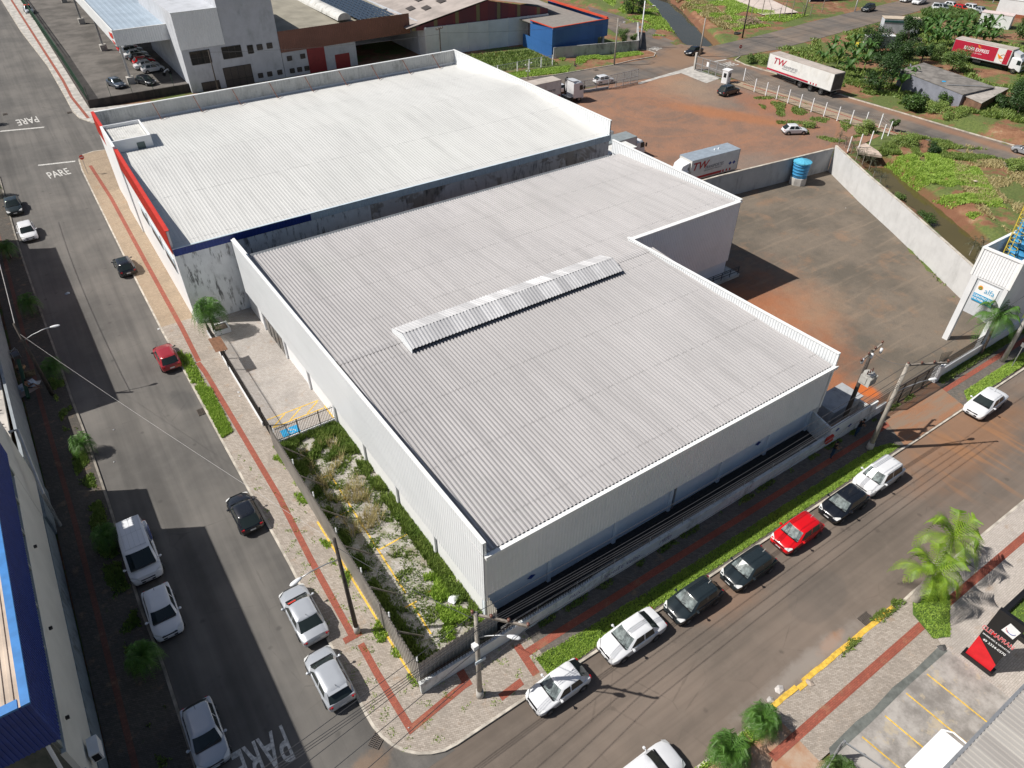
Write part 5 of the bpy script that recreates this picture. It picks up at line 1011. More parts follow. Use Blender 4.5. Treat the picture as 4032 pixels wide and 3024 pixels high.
cable('overhead_cable', 'cable from the gate pole to the pole by the dry branches', up(FPt[2], 6.8), up(FPt[3], 8), .4)
cable('overhead_cable', 'cable from the grey kerb pole to the dark pole before the pale shed', up(FPt[1], 7.8), Vector((65.4, 120, 8.2)), .5); cable('overhead_cable', 'cable from the dark pole before the pale shed to the short dark pole', Vector((65.4, 120, 8.0)), Vector((28.9, 135, 6.9)), .6)
# ---- roadside totem sign
b0, b1 = G('P', 1735, 712, .1), G('P', 1930, 862, .1)
o = thing('totem_sign', 'tall black and red slanted totem sign of a marble shop on the right pavement', 'sign', ((b0.x+b1.x)/2, (b0.y+b1.y)/2, .1)); 
dv = (b1-b0); ang = math.atan2(dv.y, dv.x); o.rotation_euler.z = ang; Wd = dv.length; Hh = 4.9
mb = MB(); mb.box(-Wd/2-.15, Wd/2+.15, -.12, .42, 0, .28); mb.build('base', M['black'], o); mb = MB(); mb.box(-Wd/2, Wd/2, 0, .25, .28, Hh); pn = mb.build('panel', M['black'], o)
mb = MB(); mb.add([(-Wd/2, -.012, .28), (Wd/2, -.012, .28), (Wd/2, -.012, 1.0), (-Wd/2, -.012, 2.2)], [(0, 1, 2, 3)]); mb.build('red_wedge', simple('bright_red_panel', (.62, .012, .02), .4), pn)
mb = MB(); mb.add([(-.1, -.014, 3.65), (.78*Wd/2, -.014, 3.55), (.9*Wd/2, -.014, 4.35), (.05, -.014, 4.5)], [(0, 1, 2, 3)]); lg = mb.build('logo_plate', M['white'], pn)
mb = MB(); pts = [Vector((Wd*.22+.22*math.cos(t), -.02, 4.02+.22*math.sin(t))) for t in [R(200+14*k) for k in range(12)]]
for p, q2 in zip(pts, pts[1:]): mb.bar(p, q2, .01, .06, up=(0, 1, 0))
mb.build('logo_arc', M['navy'], lg); mb = MB(); pts = [Vector((Wd*.16+.2*math.cos(t), -.02, 4.0+.2*math.sin(t))) for t in [R(170+12*k) for k in range(9)]]
for p, q2 in zip(pts, pts[1:]): mb.bar(p, q2, .01, .06, up=(0, 1, 0))
mb.build('logo_arc', M['red'], lg)
TX = lambda x, z: Matrix.Translation((x, -.016, z)) @ Matrix.Rotation(R(90), 4, 'X')
text_mesh('CLEMAPRAN', .5, M['white'], pn, 'lettering', 0, TX(0, 3.0), .62, bold=.014); text_mesh('CLEMAPRAN', .5, bpy.data.materials['bright_red_panel'], pn, 'lettering', 0, TX(0, 3.0) @ Matrix.Translation((0, 0, .006)), .62, bold=.002)
text_mesh('MARMORES & GRANITOS', .17, M['white'], pn, 'lettering', 0, TX(.1, 2.55), .8, bold=.002); text_mesh('49 3324-0370', .27, M['white'], pn, 'lettering', 0, TX(.15, 2.15), .85, bold=.004)
# ---- garden border by the totem, fence at the bottom, drains, cones
o, X = T_('garden_border', 'dark kerbed lawn bed behind the totem sign', 'planter', 40, 1.2, .1)
mb = MB()
for q2 in ((39.2, 60, 3.3, 3.6), (39.2, 39.5, .2, 3.3), (44, 44.3, -1, 3.3)): mb.box(*q2, .1, .5)
mb.build('border_kerb', M['black'], o, xf=X)
o, X = T_('palisade_fence', 'dark palisade fence running off the bottom edge by the small palms', 'fence', 23.8, 3.9, .1)
mb = MB()
for k in range(40): mb.bar((23.7-k*.13, 3.95-k*.03, .1), (23.7-k*.13, 3.95-k*.03, 1.9), .05)
for z in (.4, 1.6): mb.bar((23.7, 3.95, z), (18.5, 2.8, z), .06)
mb.bar((23.8, 3.9, .1), (23.8, 3.9, 2.1), .12); mb.bar((23.8, 3.9, 2.0), (24.5, .8, 2.3), .07); mb.build('palings', M['steel'], o, xf=X)
def drain(zn, a_, b_, rz, label):
    p = G(zn, a_, b_, .02); o = thing('drain_grate', label, 'drain', p, rz, 'iron street drains'); mb = MB(); mb.box(-.45, .45, -.32, .32, -.01, .012); mb.build('pit', M['black'], o)
    mb = MB()
    for k in range(9): mb.box(-.42+k*.1, -.38+k*.1, -.3, .3, .015, .05)
    for y in (-.32, -.02, .28): mb.box(-.46, .46, y, y+.04, .015, .05)
    mb.build('grate', simple('rusty_iron', (.12, .10, .085), .8) if 'rusty_iron' not in bpy.data.materials else bpy.data.materials['rusty_iron'], o)
drain('N', 975, 1385, R(35), 'iron drain grate at the rounded corner kerb'); drain('I', 1595, 345, R(90), 'iron drain grate beside the grass strip on the left street'); drain('A', 548, 892, R(90), 'iron drain grate at the far left street corner'); drain('P', 960, 425, 0, 'iron drain grate hidden in weeds above the yellow kerb'); drain('A', 190, 262, R(90), 'iron drain grate by the car lot kerb'); drain('A', 40, 905, R(90), 'iron drain grate at the left edge of the far crossing'); drain('C', 700, 555, 0, 'iron drain grate on the kerb before the blue shed')
for i, (a_, b_) in enumerate(((893, 300), (935, 322), (995, 318))):
    p = G('L', a_, b_, .1, flat=0); o = thing('traffic_cone', ('orange traffic cone nearest the transformer pole', 'middle orange traffic cone behind the mesh fence', 'orange traffic cone farthest from the transformer pole')[i], 'cone', p, .3*i, 'orange cones behind the mesh fence')
    mb = MB(); mb.box(-.2, .2, -.2, .2, 0, .04); mb.tube([(0, 0, .04), (0, 0, .75)], .15, 12, .03); cn = mb.build('cone_body', simple('cone_orange', (.75, .07, .02), .5) if i == 0 else bpy.data.materials['cone_orange'], o); 
    for z, r in ((.28, .118), (.5, .082)): mb = MB(); mb.tube([(0, 0, z), (0, 0, z+.1)], r, 12, r-.017, False); mb.build('reflective_band', M['white'], cn)
o, X = T_('ramp_rail', 'black handrail on a pale ramp in the notch of the grey roofed warehouse', 'handrail', *G('G', 1600, 800)[:2]); X = Matrix(); z = 0
mb = MB(); mb.box(-2.5, 3, -1.4, 1.6, 0, .35); mb.build('ramp_slab', M['conc'], o)
mb = MB()
for zz in (.8, 1.15, 1.35): mb.bar((-2.4, -1.3, zz), (2.8, -1.3, zz-.1), .05); mb.bar((-2.4, .3, zz), (2.2, .3, zz-.1), .05)
for k in range(5): mb.bar((-2.4+1.3*k, -1.3, .3), (-2.4+1.3*k, -1.3, 1.3), .05); mb.bar((-2.4+1.15*k, .3, .3), (-2.4+1.15*k, .3, 1.3), .05)
mb.build('rails', M['black'], o)
# ================================================================ VEHICLES
def paint(name, col, rough=.22, metal=0.):
    b = NB(name); b.obj(); c = b.mix(b.math('MULTIPLY', b.ramp(b.noise(1.3, 4, .6), .45, .8), .18), col, tuple(v*.72+.02 for v in col)); return b.done(c, rough, metal, Coat_Weight=.6, Coat_Roughness=.06)
PT_ = {'white': paint('car_white', (.70, .71, .73)), 'silver': paint('car_silver', (.42, .44, .47), .3, .45), 'black': paint('car_black', (.010, .012, .017)), 'dkgreen': paint('car_dark_green', (.015, .022, .022)),
       'red': paint('car_red', (.62, .006, .010)), 'wine': paint('car_wine_red', (.33, .025, .035), .3, .15), 'bluegrey': paint('car_blue_grey', (.06, .085, .12), .3, .3), 'charcoal': paint('car_charcoal', (.018, .026, .03)), 'lightsilver': paint('car_light_silver', (.44, .465, .50), .3, .3)}
SPEC = {'hatch': dict(L=3.95, W=1.77, H=1.46, wx=.95, rf=.38, rr=-1.38, rb=-1.80, belt=.93, hood=.95, nose=.78, tail=.93, C=-1.30, B=-.42, wb=(1.22, -1.25)),
        'oldhatch': dict(L=3.80, W=1.68, H=1.40, wx=.75, rf=.22, rr=-1.20, rb=-1.78, belt=.88, hood=.88, nose=.72, tail=.88, C=-1.25, B=-.35, wb=(1.18, -1.22)),
        'sedan': dict(L=4.45, W=1.79, H=1.47, wx=1.02, rf=.42, rr=-.98, rb=-1.58, belt=.93, hood=.95, nose=.76, tail=.98, C=-1.10, B=-.30, wb=(1.36, -1.24)),
        'suv': dict(L=4.30, W=1.86, H=1.62, wx=1.05, rf=.50, rr=-1.62, rb=-1.98, belt=1.02, hood=1.04, nose=.88, tail=1.02, C=-1.55, B=-.35, wb=(1.30, -1.30)),
        'van': dict(L=4.95, W=2.02, H=1.92, wx=1.72, rf=.92, rr=-2.28, rb=-2.38, belt=1.05, hood=1.10, nose=.88, tail=1.05, C=.1, B=.12, wb=(1.6, -1.55)),
        'pickup': dict(L=4.70, W=1.75, H=1.60, wx=1.25, rf=.75, rr=-.25, rb=-.42, belt=1.0, hood=1.02, nose=.85, tail=.98, C=-.18, B=.15, wb=(1.45, -1.45))}
_wheel = {}
def wheel_mesh(r, w_):
    if (r, w_) in _wheel: return _wheel[(r, w_)]
    mb = MB(); n = 20; prof = [(r*.62, 0), (r*.9, 0), (r, w_*.15), (r, w_*.85), (r*.9, w_), (r*.62, w_)]
    mb.add([(q*math.cos(2*math.pi*k/n), y, q*math.sin(2*math.pi*k/n)) for q, y in prof for k in range(n)], [(i*n+k, (i+1)*n+k, (i+1)*n+(k+1) % n, i*n+(k+1) % n) for i in range(5) for k in range(n)])
    t = mb.build('wheel', M['dark'], None, True); mb = MB(); mb.add([(r*.64*math.cos(2*math.pi*k/n), w_*.92, r*.64*math.sin(2*math.pi*k/n)) for k in range(n)]+[(r*.64*math.cos(2*math.pi*k/n), w_*.08, r*.64*math.sin(2*math.pi*k/n)) for k in range(n)], [tuple(range(n))[::-1], tuple(range(n, 2*n))])
    for k in range(5): a = 2*math.pi*k/5; mb.bar((0, w_*.95, 0), (r*.58*math.cos(a), w_*.98, r*.58*math.sin(a)), .08, .03, up=(0, 1, 0))
    mb.m = [0]*2+[1]*(len(mb.f)-2); d = mb.build('rim', None, None, mats=[M['black'], M['chrome']]); mt, mr = t.data, d.data; bpy.data.objects.remove(t); bpy.data.objects.remove(d); _wheel[(r, w_)] = (mt, mr); return mt, mr
def wheel(par, x, y, r, w_, flip):
    mt, mr = wheel_mesh(r, w_); t = bpy.data.objects.new('wheel', mt); COL.objects.link(t); t.parent = par; t.location = (x, y, r); t.rotation_euler.z = math.pi if flip else 0
    d = bpy.data.objects.new('rim', mr); COL.objects.link(d); d.parent = t
def car(label, cat, pos, rz, sp, col, light=False, dark_roof=False, name=None, rails=False, group=None, spoiler=False, sunroof=False):
    s = SPEC[sp]; L, Wd, H = s['L'], s['W'], s['H']; hw = Wd/2; P = PT_[col]
    o = thing(name or {'hatch': 'hatchback_car', 'oldhatch': 'hatchback_car', 'sedan': 'sedan_car', 'suv': 'sport_utility_car', 'van': 'delivery_van', 'pickup': 'pickup_truck'}[sp], label, cat, pos, rz, group)
    xf, xr = L/2, -L/2; wx, rf, rr, rb, belt = s['wx'], s['rf'], s['rr'], s['rb'], s['belt']
    # stations: x, top centre z, shoulder z, half width, bottom z
    st = [(xf, .52, .48, hw*.62, .34), (xf-.05, .64, .58, hw*.80, .26), (xf-.16, s['nose']-.04, s['nose']-.12, hw*.90, .2), (xf-.42, s['nose']+.03, s['nose']-.05, hw*.975, .2), (xf-.75, (s['nose']+s['hood'])/2+.03, (s['nose']+belt)/2-.03, hw, .2),
          (wx+.05, s['hood'], belt-.06, hw, .2), (wx-.4, s['hood'], belt-.02, hw, .2), (0, belt, belt-.01, hw, .2), (rr+.3, belt+.02, belt, hw, .2)]
    if sp == 'sedan': st += [(rb-.05, s['tail']+.03, belt, hw*.985, .22), (xr+.3, s['tail'], belt-.02, hw*.97, .24), (xr+.08, s['tail']-.05, belt-.08, hw*.91, .28), (xr, .78, .72, hw*.82, .36)]
    elif sp == 'pickup': st += [(rb-.05, .98, .98, hw, .25), (xr+.1, .98, .98, hw*.98, .25), (xr, .95, .95, hw*.95, .35)]
    else: st += [(rb+.1, s['tail'], belt, hw*.975, .22), (xr+.1, s['tail']-.03, belt-.05, hw*.94, .26), (xr, .72, .68, hw*.84, .34)]
    vs = []; n = 14
    for x, zt, zs, w_, zb in st:
        half = [(w_*.80, zb), (w_*.965, zb+.09), (w_, zb+(zs-zb)*.5), (w_*.985, zs-.05), (w_*.93, zs), (w_*.55, zt-.012)]
        ring = [(0, zb)]+half+[(0, zt)]+[(-a, b_) for a, b_ in half[::-1]]; vs += [(x, a, b_) for a, b_ in ring]
    fs = [(i*n+k, (i+1)*n+k, (i+1)*n+(k+1) % n, i*n+(k+1) % n) for i in range(len(st)-1) for k in range(n)]+[tuple(range(n)), tuple((len(st)-1)*n+k for k in range(n))[::-1]]
    # cabin
    hb = hw*.92; ht = hw*.765 if sp != 'van' else hw*.84; zt0 = H-.07; tumble = .985
    B_, C_ = s['B'], s['C']
    def halfring(xw, xb, y_, cur, a, bb, c_):
        return [(xw+cur, 0), (xw+cur*.75, y_*.5), (xw, y_*.86), (a, y_), (bb+.04, y_*1.0), (bb-.04, y_*1.0), (c_, y_), (xb, y_*.86), (xb-cur*.5, y_*.5), (xb-cur*.6, 0)]
    r0 = halfring(wx, rb, hb, .12, wx-.18, B_, C_); r1 = halfring(rf, rr, ht, .07, rf-.12, B_-.02, min(C_+.12, rf-.3) if sp != 'van' else C_)
    if C_-.12 < rr and sp in ('hatch', 'suv', 'oldhatch'): r1[6] = (rr+.18, ht)
    zb0 = [s['hood']-.03]*3+[belt-.03]*4+[s['tail']-.02]*3
    def full(rg, zz): return [(x, y, z) for (x, y), z in zip(rg, zz)]+[(x, -y, z) for (x, y), z in list(zip(rg, zz))[-2:0:-1]]
    g0 = full(r0, zb0); g1 = full(r1, [zt0]*10); m = len(g0)
    g2 = [((x-(rf+rr)/2)*.93+(rf+rr)/2, y*.90, H-.02) for x, y, z in g1]; g3 = [((x-(rf+rr)/2)*.6+(rf+rr)/2, y*.5, H) for x, y, z in g1]
    base = len(vs); V = vs+g0+g1+g2+g3; F = list(fs); glass = {'windshield': [], 'rear_window': [], 'side_window': [], 'side_window2': []}
    for k in range(m):
        q = (base+k, base+(k+1) % m, base+m+(k+1) % m, base+m+k); kk = k if k < 9 else m-1-k
        side = 'side_window' if k < 9 else 'side_window2'
        if kk in (0, 1): glass['windshield'].append(k)
        elif kk in (7, 8): glass['rear_window'].append(k)
        elif kk == 3: glass[side].append(k)
        elif kk == 5 and sp != 'van': glass[side].append(k)
        if kk in (0, 1, 7, 8) or kk == 3 or (kk == 5 and sp != 'van'): 
            if not (sp == 'van' and kk in (7, 8)): continue
        F.append(q)
    for lvl in (1, 2): F += [(base+lvl*m+k, base+lvl*m+(k+1) % m, base+(lvl+1)*m+(k+1) % m, base+(lvl+1)*m+k) for k in range(m)]
    F.append(tuple(base+3*m+k for k in range(m)))
    fm = [0]*len(F)
    if dark_roof:
        for i in range(len(F)-2*m-1, len(F)): fm[i] = 1
    body = new_mesh('body', V, F, None, o, True, [P, M['cglass']], fm)
    bmx = bmesh.new(); bmx.from_mesh(body.data); bmesh.ops.recalc_face_normals(bmx, faces=bmx.faces[:]); bmx.to_mesh(body.data); bmx.free()
    try: body.data.set_sharp_from_angle(angle=R(38))
    except Exception: pass
    for gname, ks in glass.items():
        if not ks or (sp == 'van' and gname == 'rear_window'): continue
        mb = MB()
        for k in ks: 
            a, b_, c_, d_ = [Vector(V[i]) for i in (base+k, base+(k+1) % m, base+m+(k+1) % m, base+m+k)]
            mb.add([a, b_, c_, d_], [(0, 1, 2, 3)])
        mb.build(gname.rstrip('2'), M['cglassl'] if (light and gname == 'windshield') else M['cglass'], o)
    if sp == 'pickup': mb = MB(); mb.box(xr+.15, rb-.12, -hw*.82, hw*.82, .96, .995); mb.build('load_bed', M['dark'], o)
    # arches and wheels
    r = .30 if sp not in ('suv', 'pickup', 'van') else .335
    for wx_ in s['wb']:
        for sg_ in (1, -1):
            mb = MB(); c_ = [(wx_+(r+.055)*math.cos(math.pi*k/12), sg_*(hw+.004), max(.2, r+(r+.055)*math.sin(math.pi*k/12))) for k in range(-1, 14)]
            mb.add(c_, [tuple(range(15)) if sg_ < 0 else tuple(range(15))[::-1]]); mb.build('wheel_arch', M['black'], o); wheel(o, wx_, sg_*(hw-.16), r, .185, sg_ < 0)
    # lamps, plates, mirrors
    for sg_ in (1, -1):
        mb = MB(); mb.add([(xf-.07, sg_*hw*.52, .62), (xf-.12, sg_*hw*.86, .60), (xf-.40, sg_*hw*.97, .74), (xf-.42, sg_*hw*.90, s['nose']+.015), (xf-.18, sg_*hw*.60, s['nose']-.045), (xf-.09, sg_*hw*.5, .69)], [(0, 1, 2, 3, 4, 5) if sg_ > 0 else (5, 4, 3, 2, 1, 0)])
        for i, v in enumerate(mb.v): mb.v[i] = (v[0]+.018, v[1]*1.01, v[2]+.014)
        mb.build('headlight', M['lamp'], o)
        mb = MB(); zl = .80 if sp not in ('van',) else 1.0; mb.box(xr-.005, xr+.16, sg_*hw*.72-.06, sg_*hw*.72+.06, zl-.13, zl+.02); mb.box(xr+.03, xr+.12, sg_*hw*.86-.03, sg_*hw*.86+.03, zl-.1, zl+.0); mb.build('tail_light', M['tail'], o)
        mb = MB(); cx, cy, cz = wx-.30, sg_*(hw+.11), belt+.05
        mb.tube([(cx-.07, cy, cz), (cx-.04, cy, cz), (cx+.05, cy, cz), (cx+.08, cy, cz)], .05, 8); v_ = mb.v
        mb.v = [(v[0], cy+(v[1]-cy)*(1.8 if abs(v[0]-cx) < .06 else 1.), cz+(v[2]-cz)*(1.3 if abs(v[0]-cx) < .06 else .9)) for v in v_]; mb.bar((cx, sg_*hw*.93, cz-.03), (cx, cy, cz-.02), .05); mb.build('side_mirror', P if col not in ('wine',) else M['black'], o)
    mb = MB(); mb.box(xf-.035, xf+.012, -.42, .42, .40, .52); mb.add([(xf-.10, -.40, .68), (xf-.10, .40, .68), (xf-.035, .44, .60), (xf-.035, -.44, .60)], [(0, 1, 2, 3)]); mb.box(xf-.075, xf-.03, -.45, .45, .585, .66); mb.build('grille', M['black'], o)
    mb = MB(); mb.box(xf+.012, xf+.022, -.2, .2, .43, .52); mb.build('number_plate', M['plate'], o); mb = MB(); mb.box(xr-.02, xr-.004, -.2, .2, .52, .64); mb.build('number_plate', M['plate'], o)
    mb = MB(); mb.add([(wx+.13, -hb*.8, s['hood']+.004), (wx+.13, hb*.8, s['hood']+.004), (wx+.04, hb*.86, s['hood']+.012), (wx+.04, -hb*.86, s['hood']+.012)], [(0, 1, 2, 3)])
    for y in (-.25, .3): mb.bar((wx+.08, y, s['hood']+.02), (wx-.05, y+.38, s['hood']+.10), .02)
    mb.build('wiper_cowl', M['black'], o)
    mb = MB(); mb.box(xf-.05, xf+.006, -hw*.7, hw*.7, .26, .36); mb.build('bumper_trim', M['black'], o); mb = MB(); mb.box(xr-.01, xr+.06, -hw*.72, hw*.72, .3, .42); mb.build('bumper_trim', M['black'], o)
    for sg_ in (1, -1):
        mb = MB()
        for x in ((B_+.12), (B_-.75)) if sp not in ('van', 'pickup', 'oldhatch') else ((B_+.12),): mb.box(x, x+.15, sg_*hw*.99-.012, sg_*hw*.99+.012, belt-.17, belt-.13)
        mb.build('door_handle', P, o)
    if rails or sp == 'suv':
        for sg_ in (1, -1): mb = MB(); mb.tube([(rf-.15, sg_*ht*.92, H-.03), (rf-.35, sg_*ht*.92, H+.05), (rr+.35, sg_*ht*.92, H+.05), (rr+.15, sg_*ht*.92, H-.02)], .02, 6); mb.build('roof_rail', M['steel'], o)
    if sunroof: mb = MB(); mb.box(rr+.75, rf-.15, -ht*.55, ht*.55, H-.002, H+.006); mb.build('sunroof', M['cglass'], o)
    mb = MB(); mb.bar((rr+.25, 0, H-.01), (rr+.02, 0, H+.16), .018); mb.build('antenna', M['black'], o)
    if spoiler: mb = MB(); mb.box(rr-.2, rr+.02, -ht*.85, ht*.85, H-.09, H-.05); mb.build('spoiler', P, o)
    return o
def carR(zn, a, b_, deg, sp, col, label, cat='car', z=1.42, flat=None, **k):
    p = G(zn, a, b_, z, flat); s = SPEC[sp]; off = (s['rf']+s['rr'])/2; d = Vector((math.cos(R(deg)), math.sin(R(deg)), 0))
    p = p-d*off; p.z -= z; return car(label, cat, p, R(deg), sp, col, **k)
def carW(zn, f_, r_, side, sp, col, label, cat='car', **k):
    """from the ground contacts of the two visible wheels; side +1 when the left flank shows"""
    a = G(zn, *f_); b_ = G(zn, *r_); d = (a-b_).normalized(); nrm = Vector((-d.y, d.x, 0)); s = SPEC[sp]; mid = (a+b_)/2-nrm*side*(s['W']/2-.02)-d*(sum(s['wb'])/2); mid.z = gz(mid.x, mid.y)+.02
    return car(label, cat, mid, math.atan2(d.y, d.x), sp, col, **k)
gW = 'cars parked along the west kerb of the left street'; gE = 'cars parked along the east kerb of the left street'; gF = 'cars parked nose to tail by the front street grass'
carR('E', 78, 165, -90, 'sedan', 'dkgreen', 'dark green black sedan at the left edge beside a kerb palm', group=gW)
carR('E', 188, 362, -88, 'hatch', 'white', 'white hatchback parked just below the dark sedan on the left street', group=gW)
v = carR('I', 1045, 1320, -90, 'van', 'white', 'white panel van with an oval navy emblem on its flank', 'van', z=1.8, group=gW)
mb = MB(); mb.add([(-.95+.78*math.cos(2*math.pi*k/24), .998-.0*abs(math.sin(2*math.pi*k/24)), 1.16+.24*math.sin(2*math.pi*k/24)) for k in range(24)], [tuple(range(24))[::-1]]); 
mb.v = [(x, 1.018 if z < 1.05 else 1.018-(z-1.05)*.17+.012, z) for x, y, z in mb.v]; ov = mb.build('emblem', M['navy'], v)
text_mesh('RODONAVES', .2, M['white'], ov, 'lettering', 0, Matrix.Translation((-.75, .925, 1.13)) @ Matrix.Rotation(math.pi, 4, 'Z') @ Matrix.Rotation(R(100), 4, 'X'), .8, bold=.004) if 0 else text_mesh('BOONUES', .27, M['white'], ov, 'lettering', 0, Matrix.Translation((-.95, 1.025, 1.14)) @ Matrix.Rotation(math.pi, 4, 'Z') @ Matrix.Rotation(R(98), 4, 'X'), .8, bold=.003, italic=True)
mb = MB()
for k in range(5): mb.box(-2.15, .65, -.62+.31*k-.006, -.62+.31*k+.006, 1.918, 1.926)
for x in (-2.15, -.8, .6): mb.box(x, x+.012, -.66, .66, 1.918, 1.927)
mb.build('roof_seams', M['steel'], v)
carR('M', 1240, 262, -90, 'hatch', 'white', 'white hatchback between the white van and a shaded kerb palm', group=gW)
carR('M', 1572, 1222, -90, 'hatch', 'lightsilver', 'light silver hatchback beside the road lettering at the bottom', group=gW)
carR('E', 972, 655, 92, 'hatch', 'black', 'black hatchback with dark glass roof beside the white warehouse', group=gE, sunroof=True)
carR('E', 1308, 1378, 91, 'hatch', 'wine', 'faded wine red hatchback on the weedy kerb of the left street', group=gE)
carR('I', 1930, 1110, 91, 'oldhatch', 'black', 'small black hatchback alone on the left street east kerb', group=gE)
s1 = carR('N', 385, 350, 91, 'sedan', 'lightsilver', 'silver sedan with a red board behind its windscreen', group=gE)
mb = MB(); mb.add([(.82, .1, 1.17), (.82, .62, 1.15), (.55, .58, 1.38), (.55, .1, 1.39)], [(0, 1, 2, 3)]); mb.build('windscreen_board', M['red'], s1)
carR('N', 605, 880, 91, 'hatch', 'lightsilver', 'silver hatchback with dark rear window nearest the corner', group=gE, spoiler=True)
carR('O', 455, 872, 181, 'oldhatch', 'white', 'white two door hatchback nearest the corner pole', group=gF, light=True, z=1.38)
carR('O', 1020, 480, 180, 'sedan', 'white', 'white sedan between the two door hatchback and a charcoal hatchback', group=gF, light=True)
carR('O', 1530, 185, 180, 'hatch', 'charcoal', 'charcoal hatchback right behind the white parked sedan', group=gF, light=True)
carR('L', 92, 1490, 180, 'hatch', 'charcoal', 'dark hatchback between the charcoal one and the bright red one', group=gF, light=True)
carR('L', 478, 1212, 180, 'hatch', 'red', 'bright red hatchback parked by the grass strip', group=gF, light=True, z=1.44)
carR('L', 848, 985, 180, 'hatch', 'black', 'rounded black hatchback touching the nose of the white sport utility', group=gF, light=True)
carR('L', 1128, 762, 180, 'suv', 'white', 'white sport utility car nearest the driveway pole', group=gF, light=True, z=1.58)
carR('L', 1955, 205, 181, 'sedan', 'white', 'white sedan driving alone at the right edge of the front street')
carR('O', 1075, 1640, 0, 'sedan', 'white', 'white sedan cut off by the bottom edge of the photo')
# car lot
carR('c', 590, 1228, -76, 'sedan', 'bluegrey', 'blue grey sedan by the canopy post in the car lot', z=1.42, flat=1.2)
carR('c', 1050, 1190, -66, 'hatch', 'black', 'black hatchback facing out beside the blue grey sedan in the car lot', z=1.42, flat=1.2)
p0 = G('c', 1190, 1005, 1.4, flat=1.2); p0.z = 1.2
for i, (sp, col, lab) in enumerate((('hatch', 'white', 'white hatchback first in the row under the car lot canopy'), ('sedan', 'white', 'white sedan second in the row under the car lot canopy'), ('hatch', 'red', 'red hatchback third in the row under the car lot canopy'), ('hatch', 'black', 'black hatchback fourth in the row under the car lot canopy'), ('sedan', 'white', 'white sedan fifth in the row under the car lot canopy'), ('suv', 'lightsilver', 'pale sport utility sixth in the row under the canopy'), ('hatch', 'red', 'red hatchback at the far end of the row under the canopy'))):
    car(lab, 'car', p0+Vector((-.5 if i == 1 else -.15*i, 2.9*i, 0)), R(4), sp, col, group='cars in a row under the canopy')
carR('A', 212, 45, -88, 'pickup', 'lightsilver', 'red roofed vehicle behind the green fence in the top left corner', z=1.5, flat=1.2)
o = bpy.data.objects['pickup_truck']; mb = MB(); mb.box(-.3, .75, -.6, .6, 1.6, 1.72); mb.build('roof_box', simple('orange_red_roof', (.5, .06, .03), .5), o)
# yards and far roads
carW('C', (1822, 744), (1726, 770), -1, 'suv', 'charcoal', 'black sport utility car on the red earth near the guard booth')
carW('D', (466, 1070), (340, 1073), -1, 'oldhatch', 'white', 'white two door hatchback alone on the red earth yard')
carR('e', 1490, 388, -6, 'hatch', 'white', 'white hatchback on the back street behind the silver gate leaf', z=1.44)
carR('e', 800, 525, -6, 'hatch', 'white', 'white hatchback mostly hidden behind the lone truck cab', z=1.44)
carW('C', (1452, 448), (1534, 425), 1, 'sedan', 'black', 'dark blue black sedan crossing the junction by the canal')
carW('b', (1952, 200), (2050, 172), 1, 'suv', 'charcoal', 'dark people carrier at the roadside in the upper right')
carW('a', (345, 48), (450, 22), 1, 'suv', 'white', 'white car leftmost on the road at the top edge')
carW('a', (545, 88), (655, 52), 1, 'van', 'white', 'white van behind the white car at the top edge', 'van')
for a_, b__, dg, sp, col, lab in ((830, 55, -150, 'pickup', 'white', 'white pickup parked leftmost before the dark open shed'), (930, 55, -110, 'sedan', 'silver', 'grey car beside the white pickup before the dark shed'), (1060, 25, -95, 'hatch', 'white', 'white car in the shade of the open shed'), (1215, 70, -100, 'hatch', 'red', 'red car among the cars at the open shed'), (1380, 70, -108, 'suv', 'white', 'white car right of the red one at the open shed'), (1530, 105, -104, 'sedan', 'lightsilver', 'silver car rightmost at the open shed')):
    carR('a', a_, b__, dg, sp, col, lab, group='cars parked at the open shed')
a_ = G('g', 2065, 812); o = car('silver car entering at the right edge of the side street', 'car', (a_.x+.82, a_.y-1.36, .0), R(92), 'sedan', 'silver')
# ---- trucks
M['twhite'] = stained('truck_box_white', (.70, .70, .68), (.45, .42, .36), .5, .8, .8, .3); M['troof'] = simple('dusty_trailer_roof', (.42, .37, .33), .8, var=.15, sc=.6); M['crim'] = simple('crimson_livery', (.42, .012, .04), .5, var=.08); M['tgrey'] = simple('grey_lettering', (.09, .10, .12), .6)
def flank(par, body, size, x, y, z, side, mat, sx=1., **k):
    """lettering on a box side: side -1 = right flank (y negative)"""
    rot = Matrix.Rotation(0 if side < 0 else math.pi, 4, 'Z') @ Matrix.Rotation(R(90), 4, 'X'); return text_mesh(body, size, mat, par, 'lettering', 0, Matrix.Translation((x, y, z)) @ rot, sx, **k)
def truck_box(o, x0, x1, w_, z0, z1, roofm, mat=None):
    mb = MB(); mb.box(x0, x1, -w_/2, w_/2, z0, z1); bx = mb.build('cargo_box', mat or M['twhite'], o); mb = MB(); mb.box(x0-.02, x1+.02, -w_/2-.02, w_/2+.02, z1, z1+.05); mb.build('box_roof', roofm, bx)
    mb = MB()
    for x in (x0, x1):
        for y in (-w_/2, w_/2): mb.bar((x, y, z0), (x, y, z1), .07)
    for y in (-w_/2, w_/2): mb.bar((x0, y, z0+.03), (x1, y, z0+.03), .07, .1)
    mb.build('box_frame', M['steel'], bx); return bx
def axles(o, xs_, w_, r=.5):
    for x in xs_:
        for sg_ in (1, -1): wheel(o, x, sg_*(w_/2-.32), r, .32, sg_ < 0)
        mb = MB(); mb.bar((x, -w_/2+.3, r), (x, w_/2-.3, r), .14); mb.build('axle', M['dark'], o)
